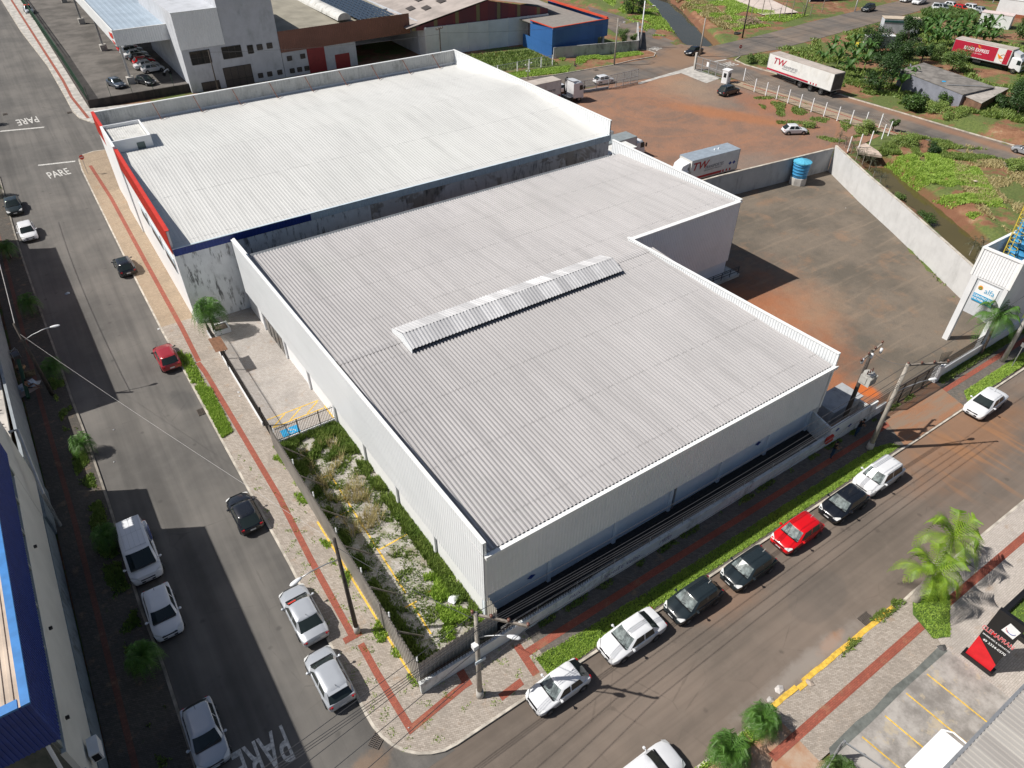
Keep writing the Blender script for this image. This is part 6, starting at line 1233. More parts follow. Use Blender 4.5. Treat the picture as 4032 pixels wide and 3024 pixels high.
def cab(o, x0, w_, h, fair=0., mat='white', sleeper=1.9):
    """cab whose back is at x0 and which looks along +x"""
    P = PT_[mat]; mb = MB(); x1 = x0+sleeper; hw_ = w_/2
    st = [(x0, .95, h, hw_*.97), (x0+.12, .75, h+.02, hw_), (x1-.55, .6, h, hw_), (x1-.18, .45, h-.35, hw_*.99), (x1-.02, .42, h*.60, hw_*.97), (x1+.06, .40, 1.15, hw_*.95), (x1+.02, .38, .6, hw_*.92)]
    n = 10; vs = []
    for x, zb, zt, yy in st: vs += [(x, -yy*.9, zb), (x, -yy, zb+.15), (x, -yy, zt*.55+zb*.45), (x, -yy*.97, zt-.2), (x, -yy*.82, zt), (x, yy*.82, zt), (x, yy*.97, zt-.2), (x, yy, zt*.55+zb*.45), (x, yy, zb+.15), (x, yy*.9, zb)]
    mb.add(vs, [(i*n+k, i*n+(k+1) % n, (i+1)*n+(k+1) % n, (i+1)*n+k) for i in range(len(st)-1) for k in range(n)]+[tuple(range(n))[::-1], tuple((len(st)-1)*n+k for k in range(n))])
    c = mb.build('cab', P, o, True)
    try: c.data.set_sharp_from_angle(angle=R(35))
    except Exception: pass
    mb = MB(); mb.add([(x1+.035, -hw_*.86, h*.62), (x1+.035, hw_*.86, h*.62), (x1-.12, hw_*.84, h-.42), (x1-.12, -hw_*.84, h-.42)], [(0, 1, 2, 3)]); mb.v = [(x+.05, y, z) for x, y, z in mb.v]; mb.build('windshield', M['cglass'], c)
    for sg_ in (1, -1):
        mb = MB(); y = sg_*(hw_+.012); mb.add([(x1-.95, y, h*.60), (x1-.2, y, h*.60), (x1-.33, y*.985, h*.60+.75), (x1-.95, y*.985, h*.60+.78)], [(0, 1, 2, 3) if sg_ < 0 else (3, 2, 1, 0)]); mb.build('side_window', M['cglass'], c)
        mb = MB(); mb.box(x1-.05, x1+.12, sg_*(hw_+.12)-.09, sg_*(hw_+.12)+.09, h*.62, h*.62+.55); mb.bar((x1, sg_*hw_, h*.62+.5), (x1+.02, sg_*(hw_+.12), h*.62+.5), .05); mb.build('side_mirror', M['black'], c)
        mb = MB(); mb.box(x1+.0, x1+.09, sg_*hw_*.72-.16, sg_*hw_*.72+.16, .62, .82); mb.build('headlight', M['lamp'], c)
    mb = MB(); mb.box(x1+.02, x1+.10, -hw_*.5, hw_*.5, .75, 1.35); mb.box(x1, x1+.12, -hw_*.9, hw_*.9, .38, .55); mb.build('grille', M['black'], c)
    if fair:
        mb = MB(); yy = hw_*.84; mb.add([(x1-.75, -yy*.8, h), (x1-.75, yy*.8, h), (x0-.15, yy, h+fair), (x0-.15, -yy, h+fair), (x0+.25, -yy, h), (x0+.25, yy, h), (x1-1.0, -yy*.86, h+fair*.62), (x1-1.0, yy*.86, h+fair*.62)], [(0, 1, 7, 6), (6, 7, 2, 3), (0, 6, 3, 4), (1, 5, 2, 7), (4, 3, 2, 5)]); mb.build('roof_fairing', P, c)
    return c
def livery_tw(bx, x0, x1, y, z0, z1, side, faded=False, r=1.):
    """letters, band and dashes; front of the box towards x1"""
    red = M['crim'] if faded else simple('livery_red', (.40, .015, .02), .5) if 'livery_red' not in bpy.data.materials else bpy.data.materials['livery_red']
    dirx = 1 if side < 0 else -1; L = x1-x0; fr = (x1-.0) if side > 0 else x0; yy = y+side*.015
    s = 1 if side < 0 else -1
    X_ = lambda t: fr+s*t
    flank(bx, 'TW', 1.5*r, X_(L*.17), yy, z0+(z1-z0)*.66, side, red, 1.15, italic=True, bold=.03); flank(bx, 'TRANSPORTES', .62*r, X_(L*.17+2.75*r), yy, z0+(z1-z0)*.50, side, M['tgrey'], .85, italic=True, bold=.006); flank(bx, 'APROXIMANDO MERCADOS', .3*r, X_(L*.17+2.6*r), yy, z0+(z1-z0)*.36, side, M['tgrey'], .85)
    mb = MB(); a = X_(.05); c = X_(L*.66); mb.box(min(a, c), max(a, c), yy-.004, yy+.004, z0+.12, z0+.42)
    for k in range(3): t = X_(L*.70+k*.62); mb.box(t-.13, t+.13, yy-.004, yy+.004, z0+.12, z0+.42)
    mb.build('livery_band', red, bx)
# semitrailer on the side street
def place_box(front, rear, w_, lab, name, cat, grp=None):
    d = (front-rear); L = Vector((d.x, d.y, 0)).length; rz = math.atan2(d.y, d.x); o = thing(name, lab, cat, (rear.x, rear.y, gz(rear.x, rear.y)), rz, grp); return o, L
fr, re = G('b', 345, 1100, 1.15), G('b', 1357, 1450, 1.15)
o, L = place_box(fr, re, 2.6, 'long white semitrailer with crimson lettering parked on the side street', 'semi_trailer', 'trailer')
o.location += Vector((math.sin(o.rotation_euler.z)*1.3, -math.cos(o.rotation_euler.z)*1.3, 0)); bx = truck_box(o, 0, L, 2.6, 1.15, 4.0, M['troof']); livery_tw(bx, 0, L, 1.3, 1.15, 4.0, 1, True)
axles(o, (2.0, 4.4, 6.8), 2.6); mb = MB(); mb.box(.2, L-3, -.5, .5, .7, 1.1); mb.box(7.8, 8.2, -1.0, 1.15, .35, 1.1)
for y in (1.15, -1.15): mb.bar((7.8, y, .45), (11.0, y, .45), .08); mb.bar((7.8, y, .8), (11, y, .8), .08); mb.bar((11, y, .4), (11, y, 1.1), .08)
mb.bar((-.1, -1.2, .55), (-.1, 1.2, .55), .14); mb.build('chassis', M['dark'], o); mb = MB(); mb.box(-.04, .0, -1.22, 1.22, 1.25, 3.9); mb.build('rear_doors', simple('grimy_rear_doors', (.10, .09, .08), .8, var=.3), bx)
# red box lorry among the trees
fr, re = G('a', 1945, 1040, 1.2), G('a', 1050, 840, 1.2)
o, L = place_box(fr, re, 2.5, 'crimson and white box lorry with orange bird emblem in the back yard', 'box_lorry', 'truck')
o.location += Vector((-math.sin(o.rotation_euler.z)*-1.25*-1, math.cos(o.rotation_euler.z)*-1.25*-1, 0)) if 0 else Vector((-math.sin(o.rotation_euler.z), math.cos(o.rotation_euler.z), 0))*1.25
bx = truck_box(o, 0, L, 2.5, 1.2, 3.95, M['troof']); y = -1.27
mb = MB(); mb.box(.05, L*.76, y-.005, y, 1.38, 3.8); mb.box(L*.9, L*.985, y-.005, y, 1.3, 3.85); mb.build('livery_panel', M['crim'], bx)
flank(bx, 'BAUER EXPRESS', .85, L*.41, y-.012, 2.72, -1, M['white'], .80, bold=.012); flank(bx, 'Cargas e logistica', .3, L*.45, y-.012, 2.15, -1, M['white'], .8)
M['oran'] = simple('orange_livery', (.75, .25, .02), .5)
for cx, cz, r_ in ((L*.46, 3.35, .34), (L*.86, 2.3, .62)):
    mb = MB(); pts = [Vector((cx+r_*.4+r_*math.cos(t), y-.012, cz+r_*math.sin(t))) for t in [2*math.pi*k/18 for k in range(19)]]
    for p, q2 in zip(pts, pts[1:]): mb.bar(p, q2, .01, r_*.16, up=(0, 1, 0))
    mb.add([(cx-r_*1.6, y-.014, cz+r_*1.0), (cx-r_*.3, y-.014, cz+r_*.35), (cx+r_*.6, y-.014, cz-r_*.1), (cx-r_*.7, y-.014, cz-r_*.4)], [(0, 3, 2, 1)]); mb.build('bird_emblem', M['oran'], bx)
cab(o, L+.25, 2.4, 2.75, .95, sleeper=2.1); axles(o, (1.6, 2.9), 2.5); axles(o, (L+1.3,), 2.4); mb = MB(); mb.box(.2, L+1.8, -.45, .45, .6, 1.15); mb.box(4.5, 6, -1.1, 1.1, .55, 1.15); mb.build('chassis', M['dark'], o)
# white box truck by the yard wall
re, fr = G('f', 1605, 660, 1.1), G('f', 915, 545, 3.85); fr.z = re.z
o, L = place_box(fr, re, 2.5, 'white box truck with red lettering beside the long yard wall', 'box_truck', 'truck')
o.location += Vector((math.sin(o.rotation_euler.z)*1.25, -math.cos(o.rotation_euler.z)*1.25, 0))
bx = truck_box(o, 0, L, 2.5, 1.1, 3.85, simple('silver_box_roof', (.40, .46, .52), .35, .3)); livery_tw(bx, 0, L, 1.25, 1.1, 3.85, 1, False, .95)
mb = MB(); 
for k, x in enumerate((.45, 1.15)): mb.add([(x, 1.266, 2.2), (x+.3, 1.266, 1.95), (x+.6, 1.266, 2.2), (x+.3, 1.266, 2.45)], [(0, 1, 2, 3)])
mb.build('diamond_marks', M['navy'], bx)
for x in (2.6, 3.3): mb = MB(); mb.cyl((x, -.2, 3.9), .16, .16, 12, r2=.05); mb.build('roof_vent', M['white'], bx, True)
cab(o, L+.25, 2.35, 2.6, 1.0); axles(o, (1.6, 2.8), 2.5); axles(o, (L+1.2,), 2.3); mb = MB(); mb.box(.2, L+1.6, -.45, .45, .6, 1.05); mb.build('chassis', M['dark'], o)
# lone tractor cab and the trailer beyond it
w_f = G('e', 1112, 812); o = thing('tractor_unit', 'white truck tractor without trailer facing right beside the white roof', 'truck', (w_f.x-4.2, w_f.y+1.1, gz(w_f.x, w_f.y)), 0)
c = cab(o, 3.0, 2.45, 3.35, .25, sleeper=2.2); axles(o, (.6, 4.3), 2.4); mb = MB(); mb.box(-.6, 3.2, -.45, .45, .6, 1.0); mb.box(1.6, 2.9, -1.2, -.5, .5, 1.05); mb.box(1.6, 2.9, .5, 1.2, .5, 1.05); mb.build('chassis', M['dark'], o); mb = MB(); mb.box(2.2, 3.0, -1.15, 1.1, 1.0, 1.06); mb.build('deck_plate', M['steel'], o)
mb = MB(); mb.tube([(2.85, .9, 1.0), (2.7, .95, 2.0), (2.8, .95, 3.5), (3.2, .95, 3.75)], .16, 8); mb.build('air_duct', M['dark'], c, True)
a_, b__ = G('e', 845, 462, 3.9), G('e', 262, 600, 3.9); o = thing('semi_trailer', 'white trailer with dark lettering partly hidden behind the white roof parapet', 'trailer', (b__.x, a_.y+1.25, gz(a_.x, a_.y)), 0)
L = a_.x-b__.x; bx = truck_box(o, 0, L, 2.5, 1.2, 3.9, M['troof']); flank(bx, 'TW', .95, L-6.2, -1.27, 3.0, -1, bpy.data.materials['livery_red'], 1.1, italic=True, bold=.03); flank(bx, 'TRANSPORTES', .5, L-2.6, -1.27, 2.45, -1, M['tgrey'], .85, italic=True, bold=.008)
mb = MB(); mb.box(1, L-.1, -1.262, -1.255, 1.3, 1.6); mb.build('livery_band', bpy.data.materials['livery_red'], bx); axles(o, (1.6, 3.9), 2.5)
a_ = G('e', 2045, 1360, 3.3); L = 7.0; o = thing('box_truck', 'white box truck with grey roof peeping past the white roof corner', 'truck', (a_.x-L, a_.y+1.2, gz(a_.x, a_.y)), 0)
bx = truck_box(o, 0, L, 2.4, 1.1, 3.3, simple('grey_box_roof', (.24, .27, .28), .5)); c = cab(o, L+.15, 2.3, 2.45, 0, sleeper=1.75); axles(o, (1.5, L+1.1), 2.3, .45); mb = MB(); mb.box(.2, L+1.3, -.45, .45, .6, 1.1); mb.build('chassis', M['dark'], o)
o = thing('box_truck', 'pale box truck mostly hidden behind the grey roofed one', 'truck', (a_.x-L-1.5, a_.y+4.6, gz(a_.x, a_.y)), 0); truck_box(o, 0, L, 2.4, 1.1, 3.3, M['steel']); axles(o, (1.5, 5.5), 2.3, .45)
a_ = G('e', 2036, 1520, 3.3); o = thing('box_trailer', 'low trailer box with red rear end beside the pale parapet', 'trailer', (a_.x-9, a_.y+1.1, gz(a_.x, a_.y)), 0); bx = truck_box(o, 0, 9, 2.4, 1.1, 3.3, M['twhite']); mb = MB(); mb.box(9.0, 9.06, -1.2, 1.2, 1.1, 3.3); mb.box(3, 8.98, -1.225, -1.2, 1.1, 3.1); mb.build('red_panel', M['red'], bx); axles(o, (2, 3.3, 7.5), 2.3, .45)
# motorbike in the car lot
p = G('c', 1450, 1190, 0, flat=1.2); o = thing('motorbike', 'parked white and black motorbike behind the car lot fence', 'motorbike', p, R(20)); mb = MB(); mb.tube([(-.55, 0, .6), (-.2, 0, .85), (.25, 0, .95), (.45, 0, .7)], .13, 8); mb.tube([(.5, 0, .35), (.38, 0, 1.0)], .04, 6); mb.bar((.35, -.32, 1.05), (.35, .32, 1.05), .04); mb.build('frame', M['white'], o, True)
for x in (-.62, .62): mb = MB(); mb.tube([(x, -.05, .32), (x, .05, .32)], .31, 14); mb.build('wheel', M['dark'], o)
# ================================================================ PEOPLE
M['skin'] = simple('skin', (.22, .11, .07), .6); M['jeans'] = simple('blue_jeans', (.02, .05, .10), .9); M['tee'] = simple('black_shirt', (.008, .008, .010), .9); M['hair'] = simple('dark_hair', (.010, .008, .007), .8); M['shoe'] = simple('dark_shoes', (.02, .02, .022), .7); M['skin2'] = simple('paler_skin', (.30, .17, .12), .6)
def body_mesh(V, E, parent, mats, name='body'):
    """V: (x,y,z,radius,mat)  one continuous skinned surface"""
    me = bpy.data.meshes.new('sk'); me.from_pydata([v[:3] for v in V], E, []); ob = bpy.data.objects.new('sk', me); COL.objects.link(ob)
    md = ob.modifiers.new('s', 'SKIN'); ob.modifiers.new('ss', 'SUBSURF').levels = 1
    for i, v in enumerate(V): sv = me.skin_vertices[0].data[i]; sv.radius = (v[3], v[3]); sv.use_root = (i == 0)
    dg = bpy.context.evaluated_depsgraph_get(); m2 = bpy.data.meshes.new_from_object(ob.evaluated_get(dg)); bpy.data.objects.remove(ob)
    m2.name = name; m2.materials.clear()
    for k in mats: m2.materials.append(M[k])
    segs = [(Vector(V[a][:3]), Vector(V[b_][:3]), V[b_][4]) for a, b_ in E]
    for p in m2.polygons:
        c = p.center; best = min(segs, key=lambda s: (c-(s[0]+(s[1]-s[0])*max(0, min(1, (c-s[0]).dot(s[1]-s[0])/max(1e-9, (s[1]-s[0]).length_squared))))).length); p.material_index = best[2]; p.use_smooth = True
    o = bpy.data.objects.new(name, m2); COL.objects.link(o); o.parent = parent; return o
def person(pos, rz, label, J, mats=('skin', 'tee', 'jeans'), cap=True, hair=None):
    """J: joint dict; left/right limbs as lists"""
    o = thing('person', label, 'person', pos, rz); V = []; E = []
    def add(p, r, m, par=None): V.append((*p, r, m)); i = len(V)-1; (E.append((par, i)) if par is not None else None); return i
    pel = add(J['pelvis'], .135, 2); sp = add(J['spine'], .13, 1, pel); ch = add(J['chest'], .15, 1, sp); nk = add(J['neck'], .055, 0, ch); hd = add(J['head'], .085, 0, nk); tp = add(J['top'], .07, 0, hd)
    nose = Vector(J['head'])+Vector(J.get('face', (1, 0, 0)))*.1; add(nose, .016, 0, hd)
    for s_ in (1, -1):
        L_ = J['arm%d' % s_]; sh = add(L_[0], .06, 1, ch); el = add(L_[1], .045, 1 if J.get('sleeve') else 0, sh); wr = add(L_[2], .03, 0, el); d = (Vector(L_[2])-Vector(L_[1])).normalized(); hnd = add(Vector(L_[2])+d*.07, .032, 0, wr)
        sd = d.cross(Vector((0, 0, 1))).normalized() if abs(d.z) < .9 else Vector((0, 1, 0))
        for k, ln in enumerate((.07, .08, .085, .075)): f1 = add(Vector(L_[2])+d*.11+sd*(k-1.5)*.018, .009, 0, hnd); add(Vector(L_[2])+d*(.11+ln*.6)+sd*(k-1.5)*.02-Vector((0, 0, .02)), .007, 0, f1)
        th = add(Vector(L_[2])+d*.05+sd*.04, .01, 0, hnd)
        L_ = J['leg%d' % s_]; hp = add(L_[0], .10, 2, pel); kn = add(L_[1], .065, 2, hp); an = add(L_[2], .045, 2 if not J.get('bare') else 0, kn); toe = add(L_[3], .038, 3 if len(mats) > 3 else 0, an)
    b_ = body_mesh(V, E, o, list(mats))
    h = Vector(J['head']); t = Vector(J['top'])
    mb = MB(); n = 10; ax = (t-h).normalized()
    u = ax.orthogonal().normalized(); v = ax.cross(u); vs = []
    for k, (q, r) in enumerate(((-.02, .10), (.05, .108), (.10, .085), (.13, .03))): vs += [h+ax*(q+.035)+(u*math.cos(2*math.pi*j/n)+v*math.sin(2*math.pi*j/n))*r for j in range(n)]
    mb.add(vs, [(i*n+j, i*n+(j+1) % n, (i+1)*n+(j+1) % n, (i+1)*n+j) for i in range(3) for j in range(n)]+[tuple(range(3*n, 4*n))])
    if cap: f_ = Vector(J.get('face', (1, 0, 0))).normalized(); sd = f_.cross(ax).normalized(); c = h+ax*.06; mb.add([c+f_*.09-sd*.07, c+f_*.09+sd*.07, c+f_*.19+sd*.05, c+f_*.19-sd*.05], [(0, 1, 2, 3)])
    mb.build('cap' if cap else 'hair', M['hair'], o, True); return o
def standing(lean=0.):
    return dict(pelvis=(0, 0, .95), spine=(.02, 0, 1.12), chest=(.03+lean, 0, 1.34), neck=(.05+lean, 0, 1.5), head=(.08+lean, 0, 1.6), top=(.07+lean, 0, 1.68), face=(1, 0, -.3),
                arm1=[(.03+lean, .2, 1.42), (.1, .26, 1.15), (.36, .12, 1.15)], arm_1=None, leg1=[(0, .1, .9), (.05, .13, .5), (0, .15, .08), (.14, .16, .04)], sleeve=False)
def mk(J, arm_, leg_): J['arm-1'] = arm_; J['leg-1'] = leg_; return J
J = mk(standing(), [(.03, -.2, 1.42), (.1, -.27, 1.15), (.36, -.13, 1.17)], [(0, -.1, .9), (-.05, -.14, .5), (-.12, -.15, .08), (.02, -.16, .04)])
person(G('L', 683, 705, .12), R(-35), 'man in black shirt, cap and jeans looking at his phone beside the red box', J, ('skin', 'tee', 'jeans', 'shoe'))
J = mk(standing(.14), [(.17, -.2, 1.4), (.2, -.27, 1.14), (.44, -.13, 1.12)], [(0, -.1, .9), (-.1, -.12, .5), (-.22, -.12, .08), (-.08, -.13, .04)])
person(G('L', 880, 530, .12), R(-20), 'man in black shirt and cap leaning on the low wall near the cones', J, ('skin', 'tee', 'jeans', 'shoe'))
def sitting(z=0.):
    return {'pelvis': (0, 0, .14), 'spine': (-.04, 0, .32), 'chest': (-.02, 0, .55), 'neck': (.03, 0, .7), 'head': (.08, 0, .8), 'top': (.09, 0, .88), 'face': (1, 0, -.5), 'arm1': [(-.02, .19, .62), (.1, .28, .38), (.3, .2, .25)], 'arm-1': [(-.02, -.19, .62), (.12, -.26, .4), (.33, -.12, .3)],
            'leg1': [(.05, .1, .12), (.45, .2, .3), (.82, .12, .06), (.95, .14, .05)], 'leg-1': [(.05, -.1, .12), (.5, -.16, .14), (.92, -.14, .06), (1.04, -.12, .07)], 'bare': True}
M['yshirt'] = simple('faded_yellow_brown_top', (.16, .10, .05), .9); M['shorts'] = simple('dark_shorts', (.04, .045, .06), .9)
pg = G('h', 455, 1125, .12); person(pg+Vector((0, 0, .08)), R(-28), 'person sitting on blankets with legs stretched out under the left wall', sitting(), ('skin2', 'yshirt', 'shorts'), cap=False)
person(G('e', 1052, 242, .1), R(-60), 'small dark haired person sitting against the whitewashed block wall', sitting(), ('skin2', 'skin2', 'shorts'), cap=False)
# bedding and bags under the wall
def blob_cloth(name, label, cat, pos, rx, ry, h, mat, seed=1, rz=0.):
    rd = random.Random(seed); o = thing(name, label, cat, pos, rz) if 0 else None; mb = MB(); n = 14; m_ = 9; ph = [rd.uniform(0, 6) for _ in range(6)]
    vs = []
    for j in range(m_+1):
        for i in range(n+1):
            x = -1+2*i/n; y = -1+2*j/m_; e = max(0, 1-abs(x)**4)*max(0, 1-abs(y)**4); vs.append((x*rx, y*ry, .012+h*e*(.55+.25*math.sin(5*x+ph[0]+2*y)+.2*math.sin(7*y+ph[1]-3*x))))
    mb.add(vs, [(j*(n+1)+i, j*(n+1)+i+1, (j+1)*(n+1)+i+1, (j+1)*(n+1)+i) for j in range(m_) for i in range(n)]); q = mb.build(name, mat, None, True); q.location = pos; q.rotation_euler.z = rz; return tag(q, label, cat)
blob_cloth('blanket', 'pale blue and white crumpled blanket under the sitting person', 'blanket', G('h', 430, 1075, .13), .75, .62, .16, simple('pale_blue_cloth', (.42, .50, .58), .9, var=.3, sc=5), 2, R(20)); blob_cloth('blanket', 'dusty pink mat edge beneath the pale blue blanket', 'blanket', G('h', 400, 1150, .122), .8, .75, .05, simple('pinkish_cloth', (.42, .32, .28), .9), 3, R(25))
blob_cloth('blanket', 'brown spotted blanket heaped above the bedding', 'blanket', G('h', 420, 905, .13), .7, .55, .18, simple('brown_cloth', (.11, .085, .04), .9, var=.5, sc=8), 4)
o = MB().box(-.4, .4, -.28, .28, 0, .02).build('cardboard_sheet', simple('white_card', (.5, .51, .52), .8)); o.location = G('h', 560, 1040, .14); o.rotation_euler.z = R(-20); tag(o, 'flat pale sheet lying beside the sitting person', 'sheet')
o = MB().box(-.35, .35, -.2, .2, 0, .25).build('cardboard_box', simple('cardboard', (.32, .20, .11), .8)); o.location = G('h', 335, 800, .13); o.rotation_euler = (.3, 0, R(-30)); tag(o, 'open brown cardboard box against the left wall', 'box')
o, X = T_('green_gate_track', 'dark green metal door track leaning along the left wall', 'door track', -8.75, 63.5, .12); X = Matrix(); mb = MB(); mb.bar((0, -2.2, .1), (.1, 2.6, 1.1), .25, .3); mb.build('beam', M['gmesh'], o)
p = G('h', 265, 640, .12); o = thing('shopping_cart', 'small frame cart with blue cloth beside the green beam', 'cart', p, R(20)); mb = MB()
for a_ in ((-.3, -.25), (.3, -.25), (.3, .25), (-.3, .25)): mb.bar((*a_, 0), (*a_, .9), .03)
mb.bar((-.3, -.25, .9), (.3, .25, .9), .03); mb.bar((-.3, .25, .9), (.3, -.25, .9), .03); mb.build('frame', M['steel'], o); mb = MB(); mb.box(-.28, .28, -.23, .23, .3, .6); mb.build('bag', simple('grey_blue_bag', (.12, .14, .18), .9), o)
# ================================================================ VEGETATION
def frond(vs, fs, base, az, L, rise, droop, w_, n=16, rd=random, wid=.035):
    """one feather leaf: curved rib with leaflets on both sides"""
    d = Vector((math.cos(az), math.sin(az), 0)); s_ = Vector((-d.y, d.x, 0)); pts = []
    for k in range(n+1):
        t = k/n; pts.append(base+d*(L*(math.sin(min(1.35, t*1.25))/1.0)*.95)+Vector((0, 0, rise*math.sin(t*2.1)-droop*t*t*t)))
    for k in range(1, n+1):
        p = pts[k]; dd = (pts[k]-pts[k-1]).normalized(); t = k/n; ll = w_*(math.sin(math.pi*min(1, .12+t*.86))**.6)*rd.uniform(.85, 1.1)
        for sg_ in (1, -1):
            tip = p+(s_*sg_*.82+dd*.55)*ll+Vector((0, 0, -ll*.35+rd.uniform(-.03, .05))); i = len(vs); q = dd*wid
            vs += [p-q, p+q, tip+q*.4, tip-q*.4]; fs.append((i, i+1, i+2, i+3))
    for k in range(n):
        i = len(vs); u = s_*.012*(1.6-k/n); vs += [pts[k]-u, pts[k]+u, pts[k+1]+u*.8, pts[k+1]-u*.8]; fs.append((i, i+1, i+2, i+3))
def palm(pos, label, h=1.4, L=1.3, n=34, mat='palm', tr=.1, tr2=None, seed=1, group=None, w_=.3, nl=13, old=0, lean=(0, 0), name='palm_tree'):
    rd = random.Random(seed); o = thing(name, label, 'palm', pos, rd.uniform(0, 6.28), group); top = Vector((lean[0], lean[1], h))
    mb = MB(); N = 8; prev = []
    pts = [Vector((lean[0]*(k/N)**2, lean[1]*(k/N)**2, h*k/N-.05)) for k in range(N+1)]; rr_ = [((tr2 or tr)*(1-.0*k) if k < 3 else (tr2 or tr)*(1-(k-2)/(N-2))+tr*(k-2)/(N-2)) for k in range(N+1)]
    vs = []; m_ = 10
    for p, r in zip(pts, rr_): vs += [(p.x+r*math.cos(2*math.pi*j/m_), p.y+r*math.sin(2*math.pi*j/m_), p.z) for j in range(m_)]
    mb.add(vs, [(i*m_+j, i*m_+(j+1) % m_, (i+1)*m_+(j+1) % m_, (i+1)*m_+j) for i in range(N) for j in range(m_)]); mb.build('trunk', M['bark'] if mat == 'palm' else M['cpole'], o, True)
    vs = []; fs = []
    for k in range(n):
        t = k/n; az = k*2.399+rd.uniform(-.2, .2); rise = L*(.75-.75*t)*rd.uniform(.8, 1.1); frond(vs, fs, top+Vector((0, 0, .05-.12*t)), az, L*(.55+.5*t**.5)*rd.uniform(.85, 1.08), rise, L*(.25+.65*t)*rd.uniform(.8, 1.2), w_*L, nl, rd, .013*L+.008)
    new_mesh('crown', vs, fs, M[mat], o)
    return o
gk = 'small palms along the shaded west kerb'
palm(G('E', 90, 640), 'kerb palm just below the white hatchback on the left street', 1.3, 1.25, 40, seed=2, group=gk); palm(G('E', 270, 1085), 'kerb palm between the paper litter and the bent lamp arm', 1.4, 1.3, 40, seed=3, group=gk)
palm(G('E', 460, 1600), 'kerb palm crossed by the bright cable', 1.35, 1.3, 40, seed=4, group=gk); palm(G('I', 690, 680), 'sunlit kerb palm between the two building shadows', 1.2, 1.15, 44, seed=5, group=gk)
palm(G('I', 880, 1420), 'dark kerb palm beside the white van', 1.2, 1.2, 40, seed=6, group=gk); palm(G('M', 1190, 830), 'kerb palm at the nose of the second white hatchback', 1.5, 1.25, 44, seed=7, group=gk)
palm(G('A', -30, 1560), 'palm at the left edge above the dark sedan', 1.6, 1.3, 40, seed=8, group=gk); palm(G('A', -50, 990), 'palm at the left edge beside the far crossing', 1.2, 1.2, 30, seed=9)
palm(G('E', 1700, 1215, .3), 'bushy dark green palm in the square planter', 2.3, 1.9, 60, seed=10, tr=.14, w_=.26, nl=16)
gb = 'small bushy palms on the lower verge'
palm(G('O', 1720, 1560), 'small bushy palm nearest the bottom edge on the lower verge', 1.2, 1.45, 52, 'palm', seed=11, group=gb); palm(G('O', 1985, 1300), 'small bushy palm beside the end of the yellow kerb', 1.1, 1.25, 50, 'palm', seed=12, group=gb)
palm(G('P', 700, 1740), 'dark bushy palm behind the palisade fence at the bottom', 1.3, 1.2, 50, 'leaf', seed=13)
gy = 'tall bright palms on the right pavement'
pp = G('P', 1345, 285); palm(pp, 'nearer bright yellow green palm with a swollen pale trunk', 3.1, 2.3, 13, 'palmy', tr=.13, tr2=.30, seed=14, group=gy, w_=.27, nl=24); palm(G('P', 1500, 20), 'farther bright yellow green palm with a hanging dead leaf', 3.3, 2.4, 13, 'palmy', tr=.13, tr2=.28, seed=15, group=gy, w_=.27, nl=24)
palm(G('H', 1865, 1405), 'slender dark green palm before the turquoise sign board', 4.3, 2.5, 18, 'palm', tr=.11, seed=16, w_=.28, nl=24, lean=(.2, .0)); palm(Vector((51, 2.2, .1)), 'small palm in the lawn bed behind the totem sign', 1.0, 1.2, 24, seed=17)
def tree(pos, label, h, cr, mat='leaf', n=2200, leaf=.2, seed=1, tr=.16, flat=1., group=None, name='broadleaf_tree', blobs=15, cat='tree'):
    n = int(n*2.2); leaf *= .78; rd = random.Random(seed); o = thing(name, label, cat, pos, 0, group); mb = MB(); top = h-cr*flat*.9
    cs_ = []
    for k in range(blobs): a = rd.uniform(0, 6.28); q = cr*math.sqrt(rd.random())*.72; zc = top+cr*flat*rd.uniform(-.35, .75); cs_.append((Vector((q*math.cos(a), q*math.sin(a), max(.3, zc))), cr*rd.uniform(.28, .48)))
    mb.tube([(0, 0, -.3), (.05, 0, top*.5), (0, .05, max(.4, top*.95))], tr, 8, tr*.55)
    for c, r in cs_[:7]: mb.tube([(0, 0, max(.3, top*.75)), (c*.5)+Vector((0, 0, top*.35)), c], tr*.45, 5, .02)
    mb.build('trunk', M['bark'], o, True); vs = []; fs = []
    for k in range(n):
        c, r = cs_[int(rd.random()*blobs)]; u = Vector((rd.gauss(0, 1), rd.gauss(0, 1), rd.gauss(0, 1))).normalized(); p = c+u*r*(rd.random()**.35)*rd.uniform(.85, 1.15); p.z = max(.05, p.z)
        a = Vector((rd.gauss(0, 1), rd.gauss(0, 1), rd.gauss(0, .5))).normalized(); b_ = a.cross(u+Vector((0, 0, .6))).normalized(); l = leaf*rd.uniform(.6, 1.3); i = len(vs); vs += [p-a*l*.5, p+b_*l*.32, p+a*l*.5, p-b_*l*.32]; fs.append((i, i+1, i+2, i+3))
    new_mesh('crown', vs, fs, M[mat], o); return o
